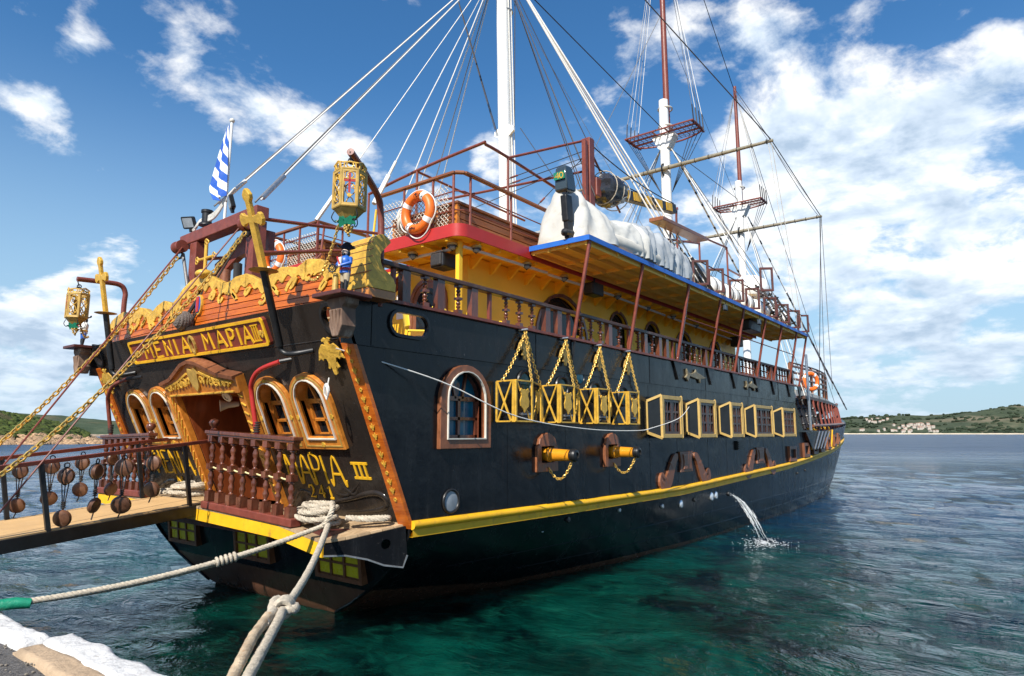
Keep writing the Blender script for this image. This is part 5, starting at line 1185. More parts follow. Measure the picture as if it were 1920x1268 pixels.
# cannons
for (s, n_) in ((2.86, 0), (4.94, 1)):
    o_ = [(s-.28, 1.86), (s+.28, 1.86), (s+.28, 2.24), (s+.24, 2.28), (s+.21, 2.37), (s+.1, 2.44), (s, 2.46), (s-.1, 2.44), (s-.21, 2.37), (s-.24, 2.28), (s-.28, 2.24)]
    P_ = MB().ring(SDF, o_, [(s-.17, 2.0), (s+.17, 2.0), (s+.17, 2.25), (s-.17, 2.25)], 0, .06).part('cannon', M['wood_brown'], SHIP, 0, .008)
    MB().box2((s-.2, -3.42, 1.97), (s+.2, -3.3, 2.28)).part('port_recess', M['darkhole'], P_, 0)
    MB().lathe((s, -3.40, 2.12), (0, -1, 0), [(.105, 0), (.105, .16), (.112, .17), (.112, .21), (.10, .22), (.085, .56), (.085, .58)], 20).part('barrel', pbr('orange_cannon', (.68, .27, .015), .28, 0, .08, 5, coat=.5) if n_ == 0 else bpy.data.materials['orange_cannon'], P_, 40)
    MB().lathe((s, -3.98, 2.12), (0, -1, 0), [(.09, 0), (.098, .02), (.09, .05), (.10, .07), (.085, .10), (.05, .11), (.05, .09), (.0, .09)], 20).part('muzzle', M['iron'], P_, 40)
    MB().chain(sag((s, -3.57, 1.92), (s+.0, -4.0, 2.04), .22, 12), .055, .008, .036).part('muzzle_chain', M['brass'], P_, 60)
# bay windows
for (si, s0, s1) in ((6.46, 6.62, 7.60), (8.44, 8.55, 9.55), (10.48, 10.60, 11.46), (12.40, 12.48, 14.02), (14.98, 15.08, 16.40)):
    yo = -3.75; z0, z1, zi0, zi1 = 2.36, 3.22, 2.47, 3.10; sa, sb = s0+.1, s1-.1
    IN = [(s0-.22, zi0), (s0-.22, zi1), (s1+.12, zi1), (s1+.12, zi0)]
    b = MB(); A = [Vector((si, -3.50, zi0)), Vector((si, -3.50, zi1)), Vector((sa-.1, yo, z1)), Vector((sa-.1, yo, z0))]; Bq = [Vector((s1+.15, -3.50, zi0)), Vector((s1+.15, -3.50, zi1)), Vector((sb+.1, yo, z1)), Vector((sb+.1, yo, z0))]
    W_ = MB(); FO = Frame((0, yo, 0), (1, 0, 0), (0, 0, 1)); xa, xb = sa-.1, sb+.1
    W_.ring(FO, [(xa, z0), (xb, z0), (xb, z1), (xa, z1)], [(xa+.09, z0+.08), (xb-.09, z0+.08), (xb-.09, z1-.08), (xa+.09, z1-.08)], -.03, .02)
    BW = W_.part('bay_window', M['tangold'], SHIP, 0, .006)
    for Q in (A, Bq):
        f_ = MB()
        for i in range(4): f_.bar(Q[i], Q[(i+1) % 4], .05, .05, (1, .2, .1))
        f_.part('bay_frame', M['tangold'], BW, 0)
    for nm, Q in (('aft_glass', A), ('fore_glass', Bq)): MB().add([tuple(q) for q in Q], [(0, 1, 2, 3)] if nm == 'fore_glass' else [(3, 2, 1, 0)]).part('bay_glass', M['glassdark'], BW, 0)
    MB().add([A[1], A[2], Bq[2], Bq[1]], [(0, 1, 2, 3)]).part('bay_roof', M['black'], BW, 0); MB().add([A[0], A[3], Bq[3], Bq[0]], [(3, 2, 1, 0)]).part('bay_floor', M['gold_dull'], BW, 0)
    n = 2 if s1-s0 < 1.2 else 3
    for i in range(n):
        x0 = xa+.09+i*(xb-xa-.18)/n; x1 = x0+(xb-xa-.18)/n
        sh_ = MB().ring(FO, [(x0, z0+.08), (x1, z0+.08), (x1, z1-.08), (x0, z1-.08)], [(x0+.06, z0+.13), (x1-.06, z0+.13), (x1-.06, z1-.13), (x0+.06, z1-.13)], -.035, -.005).part('lattice', M['lattice'], BW, 0)
        MB().plate(FO, [(x0+.02, z0+.1), (x1-.02, z0+.1), (x1-.02, z1-.1), (x0+.02, z1-.1)], -.06, -.05).part('pane', M['glassdark'], BW, 0)
        MB().stroke(FO, [((x0+x1)/2, z0+.13), ((x0+x1)/2, z1-.13)], .045, -.032, -.008).part('lattice_bar', M['lattice'], BW, 0)
        for t in (.34, .67): MB().stroke(FO, [(x0+.06, lerp(z0+.13, z1-.13, t)), (x1-.06, lerp(z0+.13, z1-.13, t))], .045, -.03, -.01).part('lattice_bar', M['lattice'], BW, 0)
# carved scroll pairs
for s in (8.25, 13.45):
    Q_ = MB().plate(SDF, [(s-.34, 1.62), (s+.34, 1.62), (s+.28, 1.83), (s+.36, 2.06), (s-.36, 2.06), (s-.28, 1.83)], 0, .05).part('carved_panel', M['wood_brown'], SHIP, 0, .012)
    MB().plate(SDF, [(s-.2, 1.68), (s+.2, 1.68), (s+.16, 1.83), (s+.22, 2.0), (s-.22, 2.0), (s-.16, 1.83)], .05, .07).part('panel_field', M['wood_brown'], Q_, 0, .01)
    for sg in (-1, 1):
        q = cat_rom([(s+sg*x, z, 0) for x, z in ((.46, 1.98), (.62, 1.90), (.78, 1.70), (.92, 1.50), (1.12, 1.40), (1.26, 1.46), (1.24, 1.58), (1.14, 1.56))], 4)
        MB().stroke(SDF, [(x, z) for x, z, _ in q], [.08+.22*math.sin(math.pi*min(1, i/len(q)*1.1))**.7 for i in range(len(q))], 0, .05).part('carved_leaf', M['wood_brown'], Q_, 0, .01)
        for t, w in ((.25, .10), (.45, .13), (.62, .1)):
            x, z, _ = q[int(t*len(q))]; MB().stroke(SDF, [(x-sg*.02, z), (x+sg*.12, z+.10)], [w, .03], .005, .055).part('leaf_lobe', M['wood_brown'], Q_, 0, .008)
v_ = MB().box2((11.55, -3.56, 2.02), (11.95, -3.5, 2.26)).part('louvre', M['iron'], SHIP, 0)
for i in range(4): MB().box2((11.57, -3.585, 2.05+i*.05), (11.93, -3.56, 2.075+i*.05)).part('louvre_slat', M['iron'], v_, 0)
# dolphins
DOL = [(-.75, -.12), (-.62, .02), (-.66, .3), (-.5, .12), (-.3, .1), (-.05, .2), (.0, .34), (.12, .2), (.4, .12), (.62, .04), (.78, .02), (.62, -.06), (.35, -.1), (.3, -.3), (.2, -.12), (-.1, -.1), (-.45, -.04), (-.58, -.3)]
for s, k in ((8.93, .8), (12.95, .7)): MB().plate(SDF, [(s+x*k, 3.76+y*k*.62) for x, y in DOL], .02, .07).part('dolphin', M['dolphin'], SHIP, 0, .012)
# outlets, discs and a jet of bilge water
for s, z, r, mt in ((8.06, .94, .085, 'mirror'), (9.80, .97, .10, 'mirror'), (10.08, .98, .09, 'mirror'), (7.12, .97, .05, 'steel'), (5.3, 1.05, .04, 'steel'), (8.78, .97, .05, 'iron'), (10.95, .95, .06, 'iron'), (3.6, 1.05, .05, 'iron'), (17.5, 1.15, .04, 'iron'), (18.6, 1.2, .04, 'iron')):
    y = -half(s, z); MB().lathe((s, y+.01, z), (0, -1, .1), [(r, 0), (r, .03), (r*.8, .045), (0, .05)], 16).part('outlet_disc', M[mt], SHIP, 40)
MB().torus((3.0, -3.34, .95), (0, 1, 0), .035, .01).part('mooring_eye', M['steel'], SHIP)
jet = MB(); rn = random.Random(4)
for k in range(20):
    o_ = Vector((rn.gauss(0, .02), rn.gauss(0, .03), rn.gauss(0, .025))); vv_ = 1.0+rn.gauss(0, .05); pts = []; t0, t1 = rn.uniform(0, .55), rn.uniform(.6, 1.0)
    for i in range(9):
        t = lerp(t0, t1, i/8); sp = .6+1.2*t
        pts.append(Vector((10.95-.78*t*vv_, -3.52-1.0*t*vv_, .95-.16*t-.80*t*t))+o_*sp+Vector((rn.gauss(0, .008), rn.gauss(0, .008), 0)))
    jet.tube(pts, [rn.uniform(.003, .010)*(1-abs(i-4)/7) for i in range(9)], 5)
for k in range(160):
    t = rn.random(); c = Vector((10.95-.78*t, -3.52-1.0*t, .95-.16*t-.80*t*t)); c += Vector((rn.gauss(0, .05*t+.02), rn.gauss(0, .05*t+.02), rn.gauss(0, .05*t+.015))); jet.ball(c, rn.uniform(.003, .010), 5, 4)
for k in range(240):
    a, r = rn.random()*6.28, abs(rn.gauss(0, .34)); x_, y_ = 10.1+r*1.3*math.cos(a), -4.55+r*.9*math.sin(a); w1, w2 = rn.uniform(.02, .10)*(1.2-min(1, r)), rn.uniform(.004, .014)
    an = rn.gauss(.4, .5); ex_, ey_ = Vector((math.cos(an), math.sin(an), 0)), Vector((-math.sin(an), math.cos(an), 0)); zc_ = sea_z(x_, y_, math.hypot(x_-CX, y_-CY))+.004
    pl = [Vector((x_, y_, zc_+.004*rn.random()))+ex_*(w1*math.cos(t))*rn.uniform(.7, 1.3)+ey_*(w2*math.sin(t))*rn.uniform(.7, 1.3) for t in [0, .8, 1.6, 2.4, 3.14, 3.9, 4.7, 5.5]]
    jet.add(pl+[Vector((x_, y_, zc_+.010))], [(q, (q+1) % 8, 8) for q in range(8)])
foam = bpy.data.materials.new('white_water'); foam.use_nodes = True; q = foam.node_tree.nodes['Principled BSDF']; q.inputs['Base Color'].default_value = (.85, .88, .9, 1); q.inputs['Roughness'].default_value = .3; q.inputs['Transmission Weight'].default_value = .45; q.inputs['IOR'].default_value = 1.33
jet.thing('bilge_water_jet', foam, 'white jet of water pouring from the hull side into the sea', 'water jet', smooth=60, kind='stuff')
MB().tube(cat_rom([(-1.05, -3.3, 3.42), (0.2, -3.75, 3.1), (1.4, -4.05, 2.68), (3.2, -4.06, 2.52), (4.9, -4.05, 2.50), (5.7, -4.0, 2.56), (7.0, -3.95, 2.76), (8.5, -3.55, 3.05)], 8), .008, 6).thing('white_line', M['cablew'], 'thin white line drooping under the gilded hanging cages along the black side', 'line')
# ---------------------------------------------------------------- boat on the canopy, crane, rafts
RID = [(3.75, 6.0), (3.85, 6.5), (4.0, 6.95), (4.15, 7.02), (4.5, 6.72), (5.0, 6.5), (5.5, 6.5), (6.2, 6.62), (6.9, 6.62), (7.6, 6.54), (8.2, 6.4), (8.5, 6.25), (8.65, 6.0)]
DG = root('covered_dinghy', 'dinghy wrapped in a white tarpaulin on top of the blue edged side canopy', 'boat', (6.1, -3.1, 5.82))
b = MB(); nS, nT = 150, 44; vs = []
for i in range(nS+1):
    s = 3.75+4.9*i/nS; zr = interp(s, RID)+.03*noise.noise((s*4, 9, 0)); e = min(1, (s-3.6)/.8, (8.8-s)/.8); hw = .64*math.sqrt(max(.05, e)); yc = -3.14
    pk = max(0, 1-abs(s-4.25)/.9)                                   # tent-like over the motor, rounder over the tubes
    for j in range(nT+1):
        a = math.pi*j/nT; ca, sa = math.cos(a), math.sin(a)
        y = yc+hw*math.copysign(abs(ca)**(.55+.75*pk), ca); z = 5.84+(zr-5.84)*(sa**(.5+.8*pk))
        # drapes radiate from the peak and from the lashings
        ang = math.atan2(z-7.05, s-4.25); dist = math.hypot(z-7.05, s-4.25)
        rg = lambda q: 1-2*abs(q)                                   # ridged folds
        w_ = .15*rg(noise.noise((ang*3.0, dist*.4, 1)))*min(1, dist*1.2)*max(0, 1-dist/2.6)
        k2 = max(0, min(1, (dist-1.0)/.8)); w_ += k2*(.11*rg(noise.noise((s*2.4+a*.8, a*.5, 4)))+.05*rg(noise.noise((s*6.0-a*1.3, a*.8, 7))))
        w_ += .02*rg(noise.noise((s*7, a*5, 2)))+.03*noise.noise((s*1.5, a*2, 3))-.10*math.exp(-((s-5.7)/.06)**2)*(1-.4*sa)-.06*math.exp(-((s-7.3)/.05)**2)
        vs.append((s+w_*.3, y+w_*ca, z+w_*(sa*.8+.1)))
b.add(vs, [(i*(nT+1)+j, i*(nT+1)+j+1, (i+1)*(nT+1)+j+1, (i+1)*(nT+1)+j) for i in range(nS) for j in range(nT)]+[tuple(range(nT, -1, -1)), tuple(nS*(nT+1)+j for j in range(nT+1))]); b.mi = [1 if (k//nT) > nS*.42 else 0 for k in range(nS*nT)]+[0, 1]; b.part('tarpaulin', [M['tarp'], M['greytarp']], DG, 180)
for s in (5.7,):
    MB().tube([(s+.1*math.cos(a), -3.14-.66*math.copysign(abs(math.cos(a))**.6, math.cos(a)), 5.84+(interp(s, RID)-5.84+.02)*math.sin(a)**.5) for a in [math.pi*i/20 for i in range(21)]], .018, 6).part('lashing', M['tarred'] if s == 5.7 else M['rope'], DG)
b = MB()
for k in range(16):                                                 # lashing laced through the hem
    s_ = 4.5+k*.25; b.tube([(s_, -3.80, 5.86), (s_+.12, -3.83, 6.06), (s_+.25, -3.80, 5.86)], .008, 5)
b.part('hem_lacing', M['rope'], DG, stuff=True)
for s_ in (4.75, 6.6): MB().tube(cat_rom([(s_-.3, -3.78, 5.9), (s_-.1, -3.76, 6.3), (s_+.05, -3.5, interp(s_, RID)-.12), (s_+.1, -3.1, interp(s_, RID)+.02)], 5), .010, 6).part('lashing', M['rope'], DG)
MB().tube(cat_rom([(8.3, -3.6, 6.0), (6.5, -3.75, 5.98), (4.8, -3.72, 5.98), (4.0, -3.4, 6.0)], 6), .16, 12).part('side_tube', M['offwhite'], DG, 60)
OB = root('outboard_motor', 'dark outboard motor marked 40 tilted up at the stern of the wrapped dinghy', 'motor', (3.7, -3.45, 5.85))
fr_ = (Vector((1, 0, .12)).normalized(), Vector((0, 1, 0)), Vector((-.12, 0, 1)).normalized())
b = MB(); cw = Vector((3.60, -3.45, 6.88)); vs = []
for k, (h, sx, sy) in enumerate(((-.24, .10, .10), (-.2, .15, .13), (.06, .14, .12), (.20, .11, .105), (.24, .07, .08))):
    for (a, c) in ((-1, -1), (1, -1), (1, 1), (-1, 1)): vs.append(cw+fr_[2]*h+fr_[0]*(a*sx)+fr_[1]*(c*sy))
b.add(vs, [(4*k+q, 4*k+(q+1) % 4, 4*k+4+(q+1) % 4, 4*k+4+q) for k in range(4) for q in range(4)]+[(3, 2, 1, 0), (16, 17, 18, 19)]); b.part('cowling', pbr('motor_cowling', (.035, .05, .06), .25, 0, .15, 6, coat=.5), OB, 30, .02)
MB().bar(cw-fr_[2]*.28, cw-fr_[2]*.75, .13, .2, (1, 0, 0)).part('leg', M['iron'], OB, 0, .02)
b = MB(); b.bar(cw-fr_[2]*.7, cw-fr_[2]*1.05, .09, .16, (1, 0, 0)); b.lathe(cw-fr_[2]*.95-fr_[0]*.2, fr_[0], [(.02, 0), (.07, .05), (.07, .3), (.03, .4)], 12); b.part('gearcase', M['iron'], OB, 0)
FM = Frame(cw-fr_[0]*.17+fr_[2]*.04, (0, -1, 0), fr_[2]); MB().plate(FM, [(-.11, -.06), (.11, -.06), (.11, .07), (-.11, .07)], -.005, .008).part('badge', M['greenleaf'], OB, 0)
LET['0'] = [[(.3, 1), (.55, .8), (.6, .5), (.55, .2), (.3, 0), (.05, .2), (0, .5), (.05, .8), (.3, 1)]]
for ch, a in (('4', -.085), ('0', .01)): letter(ch, a, -.045, .12, .10, .018, OB, FM, .008, .006, mat='gold', name='digit')
CR = MB().bar((5.68, -2.70, 5.8), (5.68, -2.70, 8.62), .20, .20, (1, 0, 0)).part('crane', M['rust'], SHIP, 0, .012)
MB().bar((5.45, -2.76, 5.8), (5.48, -2.74, 8.5), .09, .09, (1, 0, 0)).part('crane_brace', M['rust'], CR, 0)
MB().bar((5.68, -2.70, 7.62), (10.0, -2.70, 8.27), .16, .24).part('jib', M['iron'], CR, 0, .008)
for i in range(5): p_ = Vector((7.0, -2.785, 7.82)).lerp(Vector((10.0, -2.785, 8.27)), (i+.25)/5); d = Vector((3.0, 0, .45)).normalized(); MB().box(p_, (.36, .012, .20), (d, Vector((0, 1, 0)), Vector((-d.z, 0, d.x)))).part('hazard_stripe', M['yellow'], CR, 0)
MB().box((5.9, -2.70, 7.6), (.2, .26, .4)).part('crane_hinge', M['rust'], CR, 0, .02)
for z in (8.5, 8.1): line('guy_chain', (5.75, -2.75, z), (9.9 if z > 8.3 else 9.0, -2.75, 8.4 if z > 8.3 else 8.25), .013, 'tarred', .12, CR)
b = MB(); sub = MB(); sub.ball((0, 0, 0), 1, 22, 16)
b.add([Vector((6.5, -2.72, 7.72))+Vector((q[0]*.62, q[1]*.36, q[2]*.33+q[0]*.06))*(1+.22*noise.fractal(Vector(q)*2.6, 1, 2, 4)) for q in sub.v], sub.f); bg_ = b.thing('bagged_winch', M['blackbag'], 'crumpled black plastic sheet lashed round the winch of the deck crane', 'winch', smooth=30)
b = MB()
for x in (-.25, 0.05, .3): b.torus((6.5+x, -2.72, 7.72), (1, .15*x, .1), .36, .012, 20, 5)
b.part('lashing', M['rope'], bg_, stuff=True)
PK = MB().bar((7.5, -3.35, 7.22), (10.3, -3.3, 7.40), .34, .09).thing('gangplank', M['wood_brown'], 'long dark plank propped above the grey end of the wrapped dinghy', 'plank', bevel=.01)
# upright raft frames along the canopy edge
b = MB()
fo_ = [(-.19, 0), (.19, 0), (.19, .60), (-.19, .60)]; fi_ = [(-.14, .05), (.14, .05), (.14, .55), (-.14, .55)]
for i, (s, z, k) in enumerate(((8.75, 5.85, 1), (9.75, 5.85, 1), (11.2, 5.85, 1), (12.5, 5.85, 1), (14.1, 5.85, 1), (15.4, 5.85, 1), (16.7, 5.85, 1), (17.8, 5.85, 1), (13.9, 6.6, 1.2))):
    MB().ring(Frame((s, -3.84, z), (.55, -.84, 0), (0, 0, 1)), [(x, y*k) for x, y in fo_], [(x, y*k) for x, y in fi_], -.04, .04).part('raft_frame', M['rustdark'], SHIP, 0, .006)
for z_, y_ in ((6.42, -3.84), (6.75, -2.62)): MB().tube([(8.75, y_, z_), (17.85, y_, z_)], .016, 6).part('raft_rail', M['rustdark'], SHIP)
for i, s in enumerate((9.7, 10.9, 12.1, 13.3, 14.9, 16.1, 17.2)):
    ro = root('life_raft', ('first', 'second', 'third', 'fourth', 'fifth', 'sixth', 'seventh')[i]+' white life raft canister along the canopy, counting forward from the dinghy', 'life raft', (s, -3.2, 5.85), 'white life raft canisters on the canopy')
    pr = [(.0, 0), (.22, .01), (.30, .06), (.33, .14), (.33, .5), (.35, .51), (.35, .57), (.33, .58), (.33, .94), (.30, 1.02), (.22, 1.07), (0, 1.08)]
    MB().lathe((s-.5, -3.2, 6.22), (1, 0, 0), pr, 20).part('canister', M['white'], ro, 40)
    for x in (-.25, .3): MB().torus((s+x, -3.2, 6.22), (1, 0, 0), .34, .014, 20, 5).part('strap', M['iron'], ro)
    MB().box2((s-.4, -3.45, 5.82), (s+.4, -2.95, 5.92)).part('cradle', M['rust'], ro, 0)
ro = root('radar_dome', 'white domed radar housing above the life rafts near the forward end', 'dome', (15.9, -2.7, 6.0)); MB().lathe((15.9, -2.7, 6.9), (0, 0, 1), [(.55, 0), (.62, .12), (.62, .3), (.5, .55), (.3, .68), (0, .74)], 24).part('dome', M['white'], ro, 50); MB().tube([(15.9, -2.7, 5.8), (15.9, -2.7, 6.92)], .12, 10).part('pedestal', M['rust'], ro)
ro = root('covered_drum', 'white rounded bundle behind the first raft frames', 'bundle', (11.0, -2.6, 5.8)); MB().ball((11.0, -2.6, 6.65), (.62, .5, .55), 20, 12).part('cover', M['tarp'], ro, 60); MB().tube([(11, -2.6, 5.8), (11, -2.6, 6.3)], .3, 12).part('stand', M['rust'], ro)
for pts in ([(10.2, -2.5, 5.8), (10.2, -2.5, 7.9), (10.35, -2.5, 8.0)], [(12.2, -2.5, 5.8), (12.2, -2.5, 8.1)], [(8.9, -2.5, 7.3), (12.2, -2.5, 7.9)], [(10.3, -2.5, 8.0), (14.5, -2.5, 8.3)], [(14.5, -2.5, 5.8), (14.5, -2.5, 8.3)], [(14.5, -2.5, 7.6), (17.5, -2.5, 7.6)], [(17.5, -2.5, 5.8), (17.5, -2.5, 7.6)], [(9.95, -2.75, 8.2), (10.25, -2.7, 8.35), (10.4, -2.6, 8.2), (10.4, -2.6, 5.8)]):
    MB().tube(cat_rom(pts, 3) if len(pts) > 2 else pts, .03, 8).part('deck_frame', M['rust'], SHIP, 60)
# ---------------------------------------------------------------- under the canopy
def speaker(c, lab, sz=(.26, .42, .28)):
    ro = root('loudspeaker_box', lab, 'loudspeaker', (c[0], c[1], c[2]-sz[2]/2)); MB().box(c, sz).part('cabinet', M['iron'], ro, 0, .03); MB().box((c[0]-.02, c[1]-sz[1]*.0-.0, c[2]), (sz[0]+.02, sz[1]*.8, sz[2]*.8)).part('grille', M['tarred'], ro, 0, .02)
    MB().box((c[0], c[1], c[2]+sz[2]/2+.06), (.05, .05, .12)).part('bracket', M['iron'], ro, 0)
speaker((2.12, -1.95, 5.33), 'black loudspeaker under the aft corner of the red edged upper deck', (.34, .30, .26)); speaker((5.95, -2.62, 5.42), 'black loudspeaker under the canopy beside the second stanchion', (.42, .26, .26)); speaker((13.3, -3.5, 5.5), 'large black loudspeaker hung under the forward canopy edge', (.9, .3, .3)); speaker((15.6, -2.3, 5.42), 'square black loudspeaker at the forward end of the deckhouse', (.4, .3, .34))
LAMPS = ((1.98, -1.35), (1.98, -2.28), (2.35, -2.48), (3.75, -2.5), (5.0, -2.5), (7.2, -2.5), (8.9, -2.4), (10.4, -2.4), (12.2, -2.3))
ORD = ('above the netting side, nearest the stern', 'at the aft corner, left of the corner post', 'at the aft corner, right of the corner post', 'where the canopy begins', 'first along the canopy conduit', 'second along the canopy conduit', 'third along the canopy conduit', 'fourth along the canopy conduit', 'fifth along the canopy conduit')
for (s, y), od in zip(LAMPS, ORD):
    ro = root('bulkhead_lamp', 'round caged lamp under the yellow deck '+od, 'lamp', (s, y, 5.4), 'caged lamps under the deck'); MB().ball((s, y, 5.50), (.07, .07, .06), 12, 8).part('glass', M['glassgrey'], ro, 60); MB().lathe((s, y, 5.52), (0, 0, 1), [(.09, 0), (.09, .03), (.05, .06)], 14).part('base', M['gold_dull'], ro)
    b = MB(); b.torus((s, y, 5.50), (0, 0, 1), .085, .008, 14, 5); b.tube([(s-.085, y, 5.5), (s, y, 5.425), (s+.085, y, 5.5)], .007, 5); b.tube([(s, y-.085, 5.5), (s, y, 5.424), (s, y+.085, 5.5)], .007, 5); b.part('cage', M['iron'], ro)
for s, lab in ((10.4, 'small floodlight under the blue canopy edge by the fourth stanchion'), (13.1, 'small floodlight under the blue canopy edge by the sixth stanchion')):
    ro = root('floodlight', lab, 'floodlight', (s, -3.8, 5.5)); MB().box((s, -3.8, 5.58), (.18, .08, .15)).part('housing', M['iron'], ro, 0, .01); MB().box((s-.09, -3.82, 5.58), (.02, .07, .12)).part('lens', M['white'], ro, 0); MB().tube([(s, -3.8, 5.6), (s, -3.82, 5.73)], .015, 6).part('bracket', M['iron'], ro)
def chair(x, y, rz, lab):
    ro = root('plastic_chair', lab, 'chair', (x, y, 3.48), 'yellow plastic chairs on the side deck'); c, s = math.cos(rz), math.sin(rz)
    T = lambda a, b, z: Vector((x+a*c-b*s, y+a*s+b*c, 3.48+z))
    MB().box(T(0, 0, .43), (.44, .44, .03), (T(1, 0, 0)-T(0, 0, 0), T(0, 1, 0)-T(0, 0, 0), Vector((0, 0, 1)))).part('seat', M['yellowchair'], ro, 0, .012)
    b = MB(); n = 12; vs = []
    for i in range(n+1):
        a = math.pi*(i/n)*.8+.1*math.pi; bb = -.24*math.cos(a); aa = .16+.09*math.sin(a); top_ = .66+.24*math.sin(math.pi*i/n)**.6
        for d, z in ((0, .50), (0, top_), (.02, top_), (.02, .50)): vs.append(T(aa+d+(z-.5)*.12, bb, z))
    b.add(vs, [(4*i+q, 4*i+4+q, 4*i+4+(q+1) % 4, 4*i+(q+1) % 4) for i in range(n) for q in range(4)]+[(0, 1, 2, 3), (4*n, 4*n+3, 4*n+2, 4*n+1)]); b.part('backrest', M['yellowchair'], ro, 40)
    for aa in (-.19, .19):
        for bb in (-.19, .19): MB().tube([T(aa*1.1, bb*1.1, 0), T(aa, bb, .42)], [.014, .02], 6).part('leg', M['yellowchair'], ro)
        pass
for bb, (x, y, r, l_) in enumerate(((1.0, -2.62, 2.4, 'yellow plastic chair behind the aftmost baluster of the side rail'), (1.35, -2.9, 1.6, 'yellow plastic chair between the first two square rail posts'), (2.75, -2.55, .2, 'cream yellow chair turned sideways beside the first iron rail post'), (3.15, -2.75, 2.0, 'yellow plastic chair behind the first trio of turned balusters'), (4.95, -2.6, .1, 'yellow plastic chair aft of the second canopy stanchion base'), (5.5, -2.75, 2.2, 'yellow plastic chair behind the second trio of turned balusters'), (.35, -1.7, 0.5, 'yellow chair seen through the oval opening in the bulwark'), (6.9, -2.4, 1.0, 'yellow plastic chair farthest forward behind the side rail'))): chair(x, y, r, l_)
def table(x, y, lab):
    ro = root('deck_table', lab, 'table', (x, y, 3.48), 'wooden tables on the side deck'); MB().box((x, y, 4.19), (.8, .7, .045)).part('table_top', M['wood_trim'], ro, 0, .01)
    MB().lathe((x, y, 3.48), (0, 0, 1), [(.24, 0), (.24, .03), (.05, .06), (.05, .7), (.12, .71)], 12).part('pedestal', M['wood_dark'], ro)
table(1.9, -2.6, 'orange wooden table between the aft yellow chairs'); table(4.1, -2.6, 'orange wooden table between the middle yellow chairs'); table(.2, -2.2, 'orange wooden table seen through the oval bulwark opening'); table(6.2, -2.5, 'orange wooden table near the large arched doorway')
MB().box2((2.77, -.45, 4.62), (2.79, -.1, 5.1)).thing('notice_board', M['white'], 'white notice sheet on the yellow aft wall of the deckhouse', 'notice'); 
